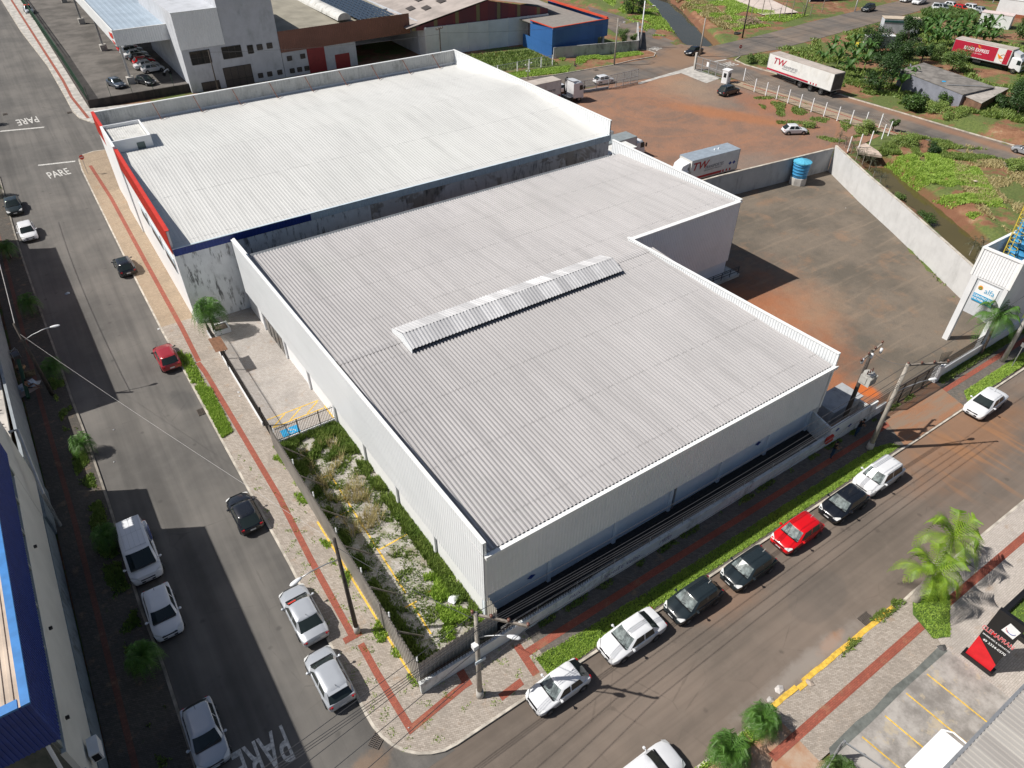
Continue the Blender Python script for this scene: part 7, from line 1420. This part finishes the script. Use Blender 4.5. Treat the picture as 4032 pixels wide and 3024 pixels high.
def banana(pos, label, h=3.2, n=9, seed=1, group=None):
    rd = random.Random(seed); o = thing('banana_plant', label, 'banana plant', pos, 0, group); mb = MB(); mb.tube([(0, 0, -.1), (0, 0, h*.55)], .14, 8, .08); mb.build('stem', M['weed'], o, True); vs = []; fs = []
    for k in range(n):
        az = k*2.4+rd.uniform(-.4, .4); d = Vector((math.cos(az), math.sin(az), 0)); s_ = Vector((-d.y, d.x, 0)); L = h*.62*rd.uniform(.8, 1.15); up_ = rd.uniform(.5, 1.0); N = 7; base = Vector((0, 0, h*.5)); i0 = len(vs)
        for j in range(N+1):
            t = j/N; c = base+d*L*t*(1-.25*up_)+Vector((0, 0, L*up_*math.sin(t*1.9)-L*.35*t*t)); w_ = .30*math.sin(math.pi*min(1, .08+.92*t))**.7*(1 if j < N else .2)+.01; f_ = rd.uniform(-.03, .03); vs += [c-s_*w_+Vector((0, 0, .10*w_/.3+f_)), c, c+s_*w_+Vector((0, 0, .10*w_/.3-f_))]
        for j in range(N): q = i0+j*3; fs += [(q, q+1, q+4, q+3), (q+1, q+2, q+5, q+4)]
    new_mesh('leaves', vs, fs, M['banana'], o, True); return o
T = tree
T(G('C', 985, 120), 'dark round tree on the left bank of the canal', 5.5, 3.2, 'leafd', 2600, .35, 21)
T(G('C', 905, 345), 'bright green young tree behind the block wall', 2.8, 1.5, 'leafy', 1400, .22, 22); T(G('C', 990, 335), 'smaller bright green bush behind the block wall', 1.8, 1.0, 'leafy', 800, .2, 23)
T(G('D', 1240, 490), 'tall dark tree rising beside the pale container', 8.5, 2.5, 'leafd', 3200, .32, 24, flat=1.5); T(G('D', 1010, 430), 'dark spreading tree over the hidden white truck', 5.5, 3.2, 'leafd', 2600, .32, 25)
T(G('D', 1060, 720), 'dark leafy tree beside the semitrailer rear', 6.0, 3.3, 'leafd', 3600, .32, 26); T(G('D', 1200, 560), 'dense dark tree left of the grey shed', 5.0, 3.0, 'leafd', 3200, .32, 27); T(G('D', 1380, 540), 'small dark tree leaning over the grey shed roof', 4.6, 1.7, 'leafd', 1800, .3, 28)
T(G('D', 1640, 560), 'yellow green tree in front of the crimson lorry', 4.0, 2.7, 'leafy', 3000, .28, 29, flat=.75); T(G('D', 1500, 470), 'light green bush left of the crimson lorry', 3.0, 2.0, 'leafy', 1600, .28, 30)
T(G('D', 2130, 960), 'large dark tree at the right edge below the shed', 6.5, 3.4, 'leafd', 4200, .34, 31); T(G('D', 2240, 860), 'pale leaved tree at the right edge beside the shed', 7.0, 3.4, 'leaf', 3800, .34, 32); T(G('D', 2230, 360), 'big leafy tree at the right edge above the lorry cab', 7.5, 4.2, 'leaf', 4200, .38, 33)
T(G('D', 2040, 900), 'dark bush clump against the brown shed end', 3.0, 2.2, 'leafd', 1900, .3, 34); T(G('D', 1330, 870), 'round broad leaved shrub on the bank below the shed', 2.6, 2.0, 'leaf', 2200, .38, 35, name='shrub', cat='shrub'); T(G('D', 1600, 850), 'shrub with open leaves below the grey shed wall', 2.0, 1.6, 'leaf', 1500, .34, 36, name='shrub', cat='shrub')
T(G('D', 1480, 900), 'low dense creeper mound on the street bank', 1.7, 2.6, 'weed', 2600, .26, 37, name='shrub', flat=.5, cat='shrub'); T(G('D', 1650, 950), 'creeper mound spilling down to the side street', 1.6, 2.4, 'weed', 2400, .26, 38, name='shrub', flat=.5, cat='shrub'); T(G('D', 500, 1000), 'low weedy shrub beside the white two door hatchback', .8, 1.3, 'weed', 900, .2, 39, name='shrub', flat=.5, cat='shrub')
T(G('D', 960, 1050), 'weedy shrub smothering the lower fence posts', 1.6, 1.8, 'weed', 2000, .22, 40, name='shrub', flat=.6, cat='shrub'); T(G('D', 1270, 1130), 'long low weeds on the verge below the fence end', 1.2, 2.4, 'weed', 2200, .22, 41, name='shrub', flat=.4, cat='shrub'); T(G('D', 1165, 1040), 'vine covered leaning post at the fence end', 1.9, .8, 'leaf', 900, .2, 42, name='shrub', cat='shrub')
T(G('D', 1480, 1200), 'small dark shrub on the verge of the side street', 1.1, 1.3, 'leafd', 1000, .22, 43, name='shrub', flat=.6, cat='shrub'); T(G('D', 40, 500), 'light green sapling on the verge left of the semitrailer', 1.6, 1.0, 'leafy', 900, .22, 44, name='shrub', cat='shrub'); T(G('D', 110, 490), 'weedy shrub behind the left end of the semitrailer', 1.2, 2.2, 'weed', 1500, .24, 45, name='shrub', flat=.5, cat='shrub')
T(G('D', 2150, 1340), 'green shrub at the right edge of the creek verge', 1.2, 1.8, 'weed', 1400, .22, 46, name='shrub', flat=.6, cat='shrub'); T(G('H', 1215, 200, -.8), 'leafy shrub hugging the sunlit cement wall by the creek', 1.4, .9, 'leafy', 900, .2, 47, name='shrub', cat='shrub'); T(G('H', 1420, 340, -1.0), 'green clump at the water edge of the creek', 1.0, 1.5, 'leaf', 1300, .2, 48, name='shrub', flat=.6, cat='shrub')
for i, (a_, b__) in enumerate(((600, 540), (660, 500), (720, 560), (690, 430), (780, 470), (840, 560), (800, 620), (880, 500), (930, 590), (860, 400), (960, 470), (1210, 760), (1150, 700), (1260, 690))):
    banana(G('D', a_, b__), ('banana plant in the clump behind the semitrailer', 'banana plant near the trees left of the grey shed')[i > 10], 3.4+.4*(i % 3), 10, 60+i, ('banana clump behind the semitrailer', 'banana plants left of the grey shed')[i > 10])
k = 0
for j in range(4):
    for i in range(9):
        a_ = 1400+i*66+(j % 2)*30; b__ = 200+j*48+i*4
        if b__ > 330 and a_ > 1600: continue
        banana(G('D', a_, b__+60), 'banana plant in the large grove above the crimson lorry', 3.4+.5*((i+j) % 3), 9, 100+k, 'banana grove above the crimson lorry'); k += 1
for i, (a_, b__) in enumerate(((740, 1150), (790, 1180), (840, 1225), (880, 1270), (930, 1300), (985, 1340), (1010, 1420), (1060, 1480))):
    palm(G('D', a_, b__, -.2), 'dark spiky cane plant leaning over the cement wall by the creek', 1.3, 1.15, 16, 'purp', .06, seed=160+i, group='dark cane plants behind the cement wall', w_=.2, nl=6, name='cane_plant')
for i, (a_, b__) in enumerate(((1780, 610), (1830, 650), (1850, 600))): palm(G('H', a_, b__, -.6), 'dark spiky cane plant at the foot of the white tower', 1.3, 1.3, 18, 'purp', .06, seed=180+i, group='dark cane plants beside the white tower', w_=.2, nl=6, name='cane_plant')
# ---- grass and weeds nobody could count
def pip(x, y, P):
    c = False; j = len(P)-1
    for i in range(len(P)):
        if (P[i][1] > y) != (P[j][1] > y) and x < (P[j][0]-P[i][0])*(y-P[i][1])/(P[j][1]-P[i][1])+P[i][0]: c = not c
        j = i
    return c
def nz(x, y, s=1.): return math.sin(x*s*1.3+1.7*math.sin(y*s*.9))*math.sin(y*s*1.1+1.3*math.sin(x*s*.7+2))
def grass(name, label, poly, n, h, w_, mat, seed=1, off=.1, th=-9., sc=1., zf=None, blades=3):
    rd = random.Random(seed); x0, x1 = min(p[0] for p in poly), max(p[0] for p in poly); y0, y1 = min(p[1] for p in poly), max(p[1] for p in poly); vs = []; fs = []; k = 0; t = 0
    while k < n and t < n*12:
        t += 1; x, y = rd.uniform(x0, x1), rd.uniform(y0, y1)
        if not pip(x, y, poly) or nz(x, y, sc)+rd.uniform(-.15, .15) < th: continue
        z = (zf(x, y) if zf else gz(x, y)+off); k += 1
        for _ in range(blades):
            a = rd.uniform(0, 6.28); hh = h*rd.uniform(.5, 1.25); ww = w_*rd.uniform(.7, 1.3); l = rd.uniform(.1, .7)*hh; a2 = a+rd.uniform(1, 2); dx, dy = rd.gauss(0, w_), rd.gauss(0, w_); i = len(vs)
            vs += [(x+dx-ww*math.cos(a), y+dy-ww*math.sin(a), z), (x+dx+ww*math.cos(a), y+dy+ww*math.sin(a), z), (x+dx+l*math.cos(a2), y+dy+l*math.sin(a2), z+hh)]; fs.append((i, i+1, i+2))
    o = new_mesh(name, vs, fs, M[mat]); return tag(o, label, 'grass', kind='stuff')
lawn = simple('lawn_soil', (.075, .13, .02), .95, var=.3, sc=2, coord='w')
for nm, P_y in (('verge_lawn', [(13.7, 16.12), (48.6, 16.05), (48.2, 16.6), (46.5, 16.95), (26, 17.0), (17, 17.25), (13.7, 17.5)]), ('verge_lawn', [(58.4, 16.0), (100, 16), (100, 17.0), (59.5, 17.0)]), ('verge_lawn', [(3.75, 47.3), (4.55, 47.5), (4.55, 54.2), (3.7, 55)]), ('verge_lawn', [(34.9, 4.9), (35.9, 4.4), (38.6, 6.0), (40.0, 7.45), (36.8, 7.5), (35.4, 6.6)]), ('bed_lawn', [(39.5, 3.25), (60, 3.25), (60, -2), (39.5, -2)])): pave(nm, P_y, lawn, .137)
grass('grass', 'bright mown grass strip between pavement and front street', [(13.7, 16.12), (48.6, 16.05), (48.2, 16.7), (46.5, 17.15), (26, 17.2), (17, 17.4), (13.7, 17.6)], 14000, .10, .03, 'grass', 1, .13)
grass('grass', 'bright grass strip right of the driveway', [(58.4, 16.0), (80, 16), (80, 17.0), (59.5, 17.0)], 5000, .12, .03, 'grass', 2, .13)
grass('grass', 'tall bright grass strip on the left street kerb', [(3.65, 47.2), (4.6, 47.5), (4.65, 54.2), (3.6, 55)], 3500, .22, .04, 'grass', 3, .12)
grass('grass', 'short grass around the swollen palm trunk', [(34.9, 4.9), (35.9, 4.4), (38.6, 6.0), (39.8, 7.45), (36.8, 7.5), (35.6, 6.6)], 1700, .11, .03, 'grass', 4, .12); grass('grass', 'lawn behind the totem sign', [(39.6, 3.2), (60, 3.2), (60, -2), (39.6, -2)], 5000, .08, .03, 'grass', 5, .13)
grass('weeds', 'thick weeds along the foot of the grey roofed warehouse', [(11.7, 22), (12.55, 22), (12.2, 43.8), (11.5, 43.8)], 3200, .4, .06, 'weed', 6, .1, -.35, 1.4, blades=4)
grass('weeds', 'shaded weeds along the inside of the metal fence', [(7.3, 20.5), (8.1, 20.5), (8.0, 43.8), (7.1, 43.8)], 2600, .4, .06, 'weed', 7, .1, -.2, 1.2, blades=4)
grass('weeds', 'weed patches spreading over the overgrown corner lot', [(7.3, 20.3), (12.4, 20.3), (12.2, 43.8), (7.1, 43.8)], 3000, .17, .045, 'weed', 8, .1, .34, 1.7, blades=3); grass('weeds', 'dense creepers at the front end of the overgrown lot', [(9.8, 20.4), (12.4, 20.4), (12.4, 26), (10.9, 26.5)], 1700, .3, .06, 'grass', 9, .1, .0, 1.5, blades=4); grass('weeds', 'dense weeds beside the inner railing of the overgrown lot', [(7.3, 40), (12.2, 40), (12.2, 43.8), (7.1, 43.8)], 2200, .4, .06, 'weed', 10, .1, -.1, 1.1, blades=4)
grass('weeds', 'low ragged tufts over the middle of the overgrown lot', [(7.6, 20.6), (12, 20.6), (11.8, 43.5), (7.5, 43.5)], 5200, .09, .03, 'weed', 38, .1, .0, 2.3)
grass('weeds', 'straggly dry stalks in the middle of the overgrown lot', [(8.2, 32), (11, 32), (11, 42), (8.2, 42)], 500, .9, .02, 'drygrass', 11, .1, 0, 1.0)
grass('weeds', 'small weed tufts between the pavers of the corner pavement', [(4.1, 16.6), (14.2, 16.2), (14.2, 19.2), (7, 19.4), (7, 30), (3.95, 46), (3.95, 18)], 1500, .06, .035, 'grass', 12, .12, .5, 2.6); grass('weeds', 'weeds hugging the fence foot on the left pavement', [(6.3, 20), (7.0, 20), (6.8, 44), (6.3, 44)], 700, .16, .05, 'grass', 13, .12, .3, 1.3)
grass('weeds', 'weedy tufts on the kerb beside the wine red car', [(3.5, 54.5), (4.4, 54.5), (4.5, 61), (3.4, 61)], 700, .22, .05, 'grass', 14, .12, -.1, 1.2); grass('weeds', 'weeds on the paving strip by the west kerb', [(-6.6, 20), (-5.4, 20), (-6.0, 66), (-6.9, 66)], 3500, .16, .05, 'weed', 15, .12, .15, .9)
grass('weeds', 'weeds behind the yellow painted kerb', [(29, 7.3), (36, 7.4), (35.5, 7.9), (31, 7.85)], 500, .22, .05, 'weed', 16, .05, -.1, 1.); grass('weeds', 'grass and weeds under the small bushy palms', [(14, 6.6), (23, 6.9), (23, 7.6), (14, 7.6)], 900, .18, .05, 'grass', 17, .1, -.1, 1.)
grass('weeds', 'ragged weeds at the foot of the low white wall', [(13, 19.0), (66, 19.0), (66, 19.4), (13, 19.4)], 1200, .14, .05, 'weed', 18, .12, .1, 1.2); grass('weeds', 'dark ground cover between the pavement and the low wall on the right', [(59, 18.6), (78, 18.6), (78, 19.3), (59, 19.3)], 1600, .16, .05, 'weed', 19, .12)
grass('weeds', 'weeds along the foot of the sunlit cement wall', [(71, 21), (75, 27), (83.5, 39.5), (88, 47.5), (92.5, 55.5), (91.5, 55.8), (87, 48), (82.6, 40), (74, 27)], 700, .18, .06, 'weed', 20, .01, .1, 1.)
cz = lambda x, y: terr(x, y)
grass('grass', 'lush green grass on the far bank of the creek', [(93.5, 35), (99, 34), (109, 43), (109, 50), (102, 53), (97.5, 45)], 12000, .26, .06, 'grass', 21, 0, -.45, .35, cz, 4); grass('grass', 'dry straw coloured grass on the far bank of the creek', [(93, 30), (104, 26), (118, 40), (116, 50), (104, 44), (96.5, 37)], 7000, .28, .06, 'drygrass', 22, 0, .05, .5, lambda x, y: cz(x, y), 4)
grass('grass', 'green and straw grass on the verge above the creek', [(101, 56), (113, 56), (117, 46), (119.5, 34), (114, 34), (110, 46)], 5000, .4, .09, 'weed', 23, 0, .1, .6, cz, 4); grass('grass', 'weeds among the red earth of the yard', [(100, 60), (111, 60), (111.5, 80), (106, 82), (99, 70)], 2600, .22, .07, 'weed', 24, .01, .35, .7)
grass('grass', 'grass verge before the panel fence on the back street', [onz(p) for p in ((70, 115.2), (88, 111.5), (91, 114.5), (79, 117))], 3500, .25, .08, 'grass', 25, .1, zf=lambda x, y: gz(x, y)+.1); grass('grass', 'shaded grass plot behind the panel fence', [onz(p) for p in ((66, 122), (90, 117), (91, 128), (72, 134))], 4500, .4, .12, 'weed', 26, .0)
grass('grass', 'grass verge along the whitewashed block wall', [onz(p) for p in ((91.5, 115), (108.5, 112.6), (109, 114.8), (92, 119.8))], 3000, .25, .08, 'grass', 27, .1, -.2, .5)
grass('grass', 'rough grass on the left bank of the canal', [(120, 122), (126, 121), (131, 128), (139, 140), (147, 152), (153, 170), (140, 175), (131, 150)], 10000, .3, .10, 'grass', 28, 0, -.25, .35, cz); grass('grass', 'rough grass on the right bank of the canal', [(139, 116), (150, 114.5), (165, 116.5), (158, 126), (165, 150), (170, 165), (158, 152), (146, 136)], 14000, .3, .10, 'grass', 29, 0, -.3, .35, cz); grass('grass', 'dry grass over the steep canal slopes', [(137.5, 118), (142, 117), (156, 143), (166, 162), (162, 162), (150, 145)], 4500, .5, .12, 'drygrass', 30, 0, -.4, .4, cz)
grass('grass', 'weedy ground in the plots beyond the side street', [(125, 100), (128, 60), (145, 55), (175, 60), (190, 100), (150, 102)], 9000, .45, .16, 'weed', 31, 0, .0, .25, cz); grass('grass', 'bank vegetation along the far kerb of the side street', [(125, 98), (124.7, 62), (130, 45), (140, 40), (135, 62), (132, 80), (129, 98)], 7000, .5, .13, 'weed', 32, 0, .05, .4, cz)
grass('shrubs', 'pale scrub above the banana grove', [G('a', 600, 180)[:2], G('a', 1000, 110)[:2], G('a', 1450, 190)[:2], G('a', 1400, 320)[:2], G('a', 700, 320)[:2]], 4500, .9, .22, 'leafy', 33, 0, -.5, .4, cz)
# ---- dry branch heap, litter, small things
rd = random.Random(5); p = G('C', 1905, 190); mb = MB()
for k in range(260):
    a = rd.uniform(0, 6.28); q = rd.uniform(0, 2.6); c = Vector((q*math.cos(a)*1.35, q*math.sin(a), .12+max(0, 1.5-q*.5)*rd.random())); d = Vector((rd.gauss(0, 1), rd.gauss(0, 1), rd.gauss(0, .3))).normalized()*rd.uniform(.6, 1.7); m_ = c+Vector((rd.gauss(0, .1),)*3); mb.tube([c-d/2, m_, c+d/2], rd.uniform(.03, .06), 4, .02)
o = mb.build('branch_heap', simple('dry_bleached_wood', (.36, .27, .20), .9, var=.3, sc=2)); o.location = (p.x, p.y, terr(p.x, p.y)); tag(o, 'large heap of bleached dry branches beside the upper road', 'branch heap')
o = thing('tyre', 'old black truck tyre lying in the grass beside the dark pole', 'tyre', G('C', 1815, 272)); mb = MB(); n = 20; pr = [(1.0, 0), (1.1, .18), (1.0, .36), (.6, .36), (.52, .18), (.6, 0)]
mb.add([(q*.7*math.cos(2*math.pi*k/n), q*.7*math.sin(2*math.pi*k/n), z) for q, z in pr for k in range(n)], [(i*n+k, i*n+(k+1) % n, ((i+1) % 6)*n+(k+1) % n, ((i+1) % 6)*n+k) for i in range(6) for k in range(n)]); mb.build('casing', M['dark'], o, True)
def litter(zn, a, b__, label, s_=.12, col=(.6, .6, .6), seed=0, dz=.02):
    rd = random.Random(seed+int(a)); p = G(zn, a, b__, dz); n = 6; mb = MB(); vs = [(s_*rd.uniform(.6, 1.2)*math.cos(2*math.pi*k/n), s_*rd.uniform(.5, 1)*math.sin(2*math.pi*k/n), rd.uniform(0, .04)) for k in range(n)]+[(0, 0, .06+s_*.3)]; mb.add(vs, [(k, (k+1) % n, n) for k in range(n)]); q = mb.build('litter', simple('litter_%d' % int(a), col, .8)); q.location = p; return tag(q, label, 'litter')
litter('E', 535, 915, 'crumpled pale blue sheet in the shaded street', .35, (.35, .42, .48)); litter('E', 1258, 1197, 'white bag by the weedy kerb drain', .2); litter('E', 1225, 562, 'white scrap on the tan pavement by the long white wall', .14, (.7, .66, .6)); litter('E', 1555, 1170, 'pale scrap at the corner of the long white wall', .14); litter('E', 1000, 150, 'pale rubble at the foot of the long white wall', .18, (.6, .5, .42)); litter('I', 1890, 190, 'white dish on the left pavement by the railing', .15, dz=.13); litter('I', 1900, 222, 'second white dish below the first by the railing', .13, dz=.13)
litter('I', 710, 693, 'pale board scrap at the foot of the sunlit kerb palm', .18); litter('N', 1580, 270, 'white crumpled sheet on the weeds beside the warehouse', .45, (.7, .72, .75), dz=.3); litter('I', 900, 487, 'white paper scrap on the sunlit street', .08); litter('I', 905, 742, 'paper scrap on the street below the palm shadow', .08); litter('E', 150, 1500, 'brown cardboard scrap by the west wall', .2, (.3, .19, .1), dz=.13); litter('N', 960, 912, 'white cup among the corner weeds', .07, dz=.13); litter('N', 1225, 1290, 'white scrap on the red corner strip', .07, dz=.14)
litter('P', 1560, 655, 'dark rubble at the end of the wet concrete channel', .3, (.08, .08, .08), dz=.12); litter('P', 515, 935, 'broken pavers by the yellow kerb', .3, (.4, .33, .27), dz=.12); litter('P', 270, 985, 'white concrete lump near the orange soil', .35, (.55, .52, .5)); litter('P', 205, 1070, 'grey concrete lump beside the small bushy palm', .25, (.42, .4, .38)); litter('H', 800, 240, 'white topped stub pipe in the gravel yard', .1, dz=.2); litter('P', 1270, 115, 'manhole lid stain on the front street', .25, (.2, .14, .1)); litter('D', 1830, 1435, 'pale plank on the red creek bank', .35, (.5, .42, .33), dz=.3)
# tree shadow patch stub posts in the red yard
# ---- far sheds
def block(name, label, cat, pts, z0, z1, wm, rm, over=.3, slope=0.):
    o = thing(name, label, cat, (pts[0][0], pts[0][1], z0)); X = Matrix.Translation((-pts[0][0], -pts[0][1], -z0)); mb = MB(); mb.prism([p[:2] for p in pts], z0, z1); mb.build('wall', wm, o, xf=X)
    c = sum((Vector(p[:2]) for p in pts), Vector((0, 0)))/len(pts); q = [Vector(p[:2])+(Vector(p[:2])-c).normalized()*over for p in pts]; mb = MB(); mb.prism(q, z1, z1+.12); mb.build('roof', rm, o, xf=X); return o, X
M['shedroof'] = simple('old_fibre_sheet', (.19, .175, .16), .9, var=.3, sc=.8, coord='w', bump=.3)
A0, A1, A2, A3 = G('D', 1235, 555, 2.9), G('D', 1730, 748, 2.9), G('D', 1975, 690, 2.9), G('D', 1420, 500, 2.9)
o, X = block('grey_shed', 'low makeshift shed with dusty grey roof among the trees', 'shed', [A0, A3, A2, A1][::-1], -.1, 2.85, simple('blue_grey_boards', (.20, .21, .25), .9, var=.15, sc=.7, coord='w'), M['shedroof'], .15)
p = A0.lerp(A1, .62); mb = MB(); mb.cyl((p.x+2.2, p.y+.3, 2.98), .35, .06, 12); mb.build('blue_lid', M['bluep'], o, xf=X); mb = MB(); mb.bar(A0.lerp(A1, .7)+Vector((1, 0, .15)), A2+Vector((-1, 0, .3)), .25, .05); mb.bar(A0+Vector((3, 0, .17)), A0+Vector((4.5, 1, .17)), .2, .04); mb.build('loose_sheets', M['steel'], o, xf=X)
B0, B1, B2_, B3 = G('D', 1735, 752, 2.6), G('D', 1880, 815, 2.6), G('D', 2090, 700, 2.6), G('D', 1985, 685, 2.6)
block('brown_shed', 'brown board lean-to at the right end of the grey shed', 'shed', [B0, B3, B2_, B1][::-1], -.1, 2.5, simple('brown_boards', (.17, .095, .06), .9, var=.25, sc=1.2, coord='w'), simple('pale_sheet_roof', (.36, .33, .30), .9, var=.2, sc=1, coord='w'), .1)
def boxat(name, label, cat, zn, a, b__, c, d, depth, h, wm, rm, z0=None):
    p = G(zn, a, b__); q = G(zn, c, d); dv = (q-p).normalized(); n_ = Vector((-dv.y, dv.x, 0))*depth
    if n_.dot(p) < 0: n_ = -n_
    pts = [p, q, q+n_, p+n_]
    if (q-p).cross(n_).z < 0: pts = pts[::-1]
    return block(name, label, cat, pts, gz(p.x, p.y)-.1, gz(p.x, p.y)+h, wm, rm, .1)
o, X = boxat('container', 'pale box trailer body with green top stripe behind the trees', 'container', 'D', 1080, 262, 1365, 275, 2.8, 2.9, M['gwall'], simple('sandy_roof', (.50, .42, .33), .9)); 
p, q = G('D', 1080, 262), G('D', 1365, 275); mb = MB(); mb.bar(p+Vector((-.04, -.04, 2.45)), q+Vector((-.04, -.04, 2.45)), .06, .4); mb.build('green_stripe', simple('dark_teal', (.02, .09, .08), .6), o, xf=X)
boxat('container', 'white container with sandy top beyond the banana grove', 'container', 'a', 1470, 400, 1960, 470, 3, 2.7, M['offwhite'], simple('pinkish_white_top', (.62, .52, .50), .9))
o, X = boxat('white_warehouse', 'white walled warehouse with brick base in the top right corner', 'building', 'a', 1740, 235, 2420, 330, 12, 3.6, M['offwhite'], M['white']); p, q = G('a', 1740, 235), G('a', 2420, 330); mb = MB(); mb.bar(p+Vector((-.05, -.05, .3)), q+Vector((-.05, -.05, .3)), .1, .9); mb.build('brick_base', simple('brick_red', (.3, .1, .05), .9), o, xf=X)
p = G('a', 640, -60); q = G('a', 1720, 40); o, X = T_('open_shed', 'dark open fronted shed sheltering parked cars at the top', 'building', p.x, p.y); d = (q-p); n_ = Vector((-d.y, d.x, 0)).normalized(); n_ = n_ if n_.dot(p) > 0 else -n_
mb = MB(); a = p+n_*6; b__ = q+n_*6; mb.bar(a+Vector((0, 0, 2.5)), b__+Vector((0, 0, 2.5)), .2, 5); mb.build('back_wall', simple('dark_interior_wall', (.05, .05, .05), .9), o, xf=X); mb = MB(); mb.add([p+Vector((0, 0, 5)), q+Vector((0, 0, 5)), b__+Vector((0, 0, 5.2)), a+Vector((0, 0, 5.2))], [(0, 1, 2, 3)]); mb.build('roof', M['shedroof'], o, xf=X)
for t in (0, .33, .66, 1): c = p.lerp(q, t); mb = MB(); mb.bar(c, c+Vector((0, 0, 5)), .25); mb.build('post', M['steel'], o, xf=X)
p = G('D', 510, 30); o, X = T_('workshop', 'workshop front with dark blue doorways along the upper road', 'building', p.x, p.y); q = G('D', 1200, -30); mb = MB(); d = (q-p).normalized(); n_ = Vector((-d.y, d.x, 0)); mb.bar(p+Vector((0, 0, 2.8)), q+Vector((0, 0, 2.8)), .3, 5.6); mb.build('wall', M['bwall'], o, xf=X)
for t0_, t1_ in ((.0, .16), (.22, .5), (.55, .9)): a, c = p.lerp(q, t0_), p.lerp(q, t1_); mb = MB(); mb.bar(a-n_*.17+Vector((0, 0, 1.8)), c-n_*.17+Vector((0, 0, 1.8)), .1, 3.6); mb.build('doorway', simple('deep_blue_door', (.012, .02, .05), .7) if t0_ == 0 else bpy.data.materials['deep_blue_door'], o, xf=X)
# culvert slab, hidden truck, rubble heap
cu = [G('D', a_, b__, .25) for a_, b__ in ((905, 1205), (1090, 1232), (1060, 1195), (960, 1130), (880, 1160))]; mb = MB(); mb.prism([c.to_2d() for c in cu], -.1, .22); o = mb.build('culvert_slab', simple('rust_stained_slab', (.45, .36, .30), .9, var=.3, sc=1, coord='w')); tag(o, 'rust stained concrete culvert slab over the creek end', 'culvert')
p = G('D', 900, 420); o = thing('white_truck', 'white truck with a yellow lamp hidden behind the dark trees', 'truck', p, R(-25)); bx = truck_box(o, 1, 7, 2.3, 1, 3.2, M['white']); cab(o, 7.1, 2.2, 2.4, 0, sleeper=1.6); axles(o, (2.2, 8.2), 2.2, .45); mb = MB(); mb.box(-.6, .6, -.8, .8, 1.2, 1.9); mb.build('yellow_panel', bpy.data.materials['yellow_metal'], o)
rd = random.Random(9); mb = MB(); p = G('D', 1330, 330)
for k in range(40): c = Vector((rd.gauss(0, 2), rd.gauss(0, 1), .1+rd.random()*.8)); d = Vector((rd.gauss(0, 1), rd.gauss(0, 1), rd.gauss(0, .2))).normalized()*rd.uniform(.6, 1.6); mb.bar(c-d/2, c+d/2, .3, .06)
o = mb.build('scrap_heap', simple('dark_scrap', (.10, .085, .075), .9, var=.5, sc=2)); o.location = p; tag(o, 'dark scrap heap beside the pale container', 'scrap heap', kind='stuff')
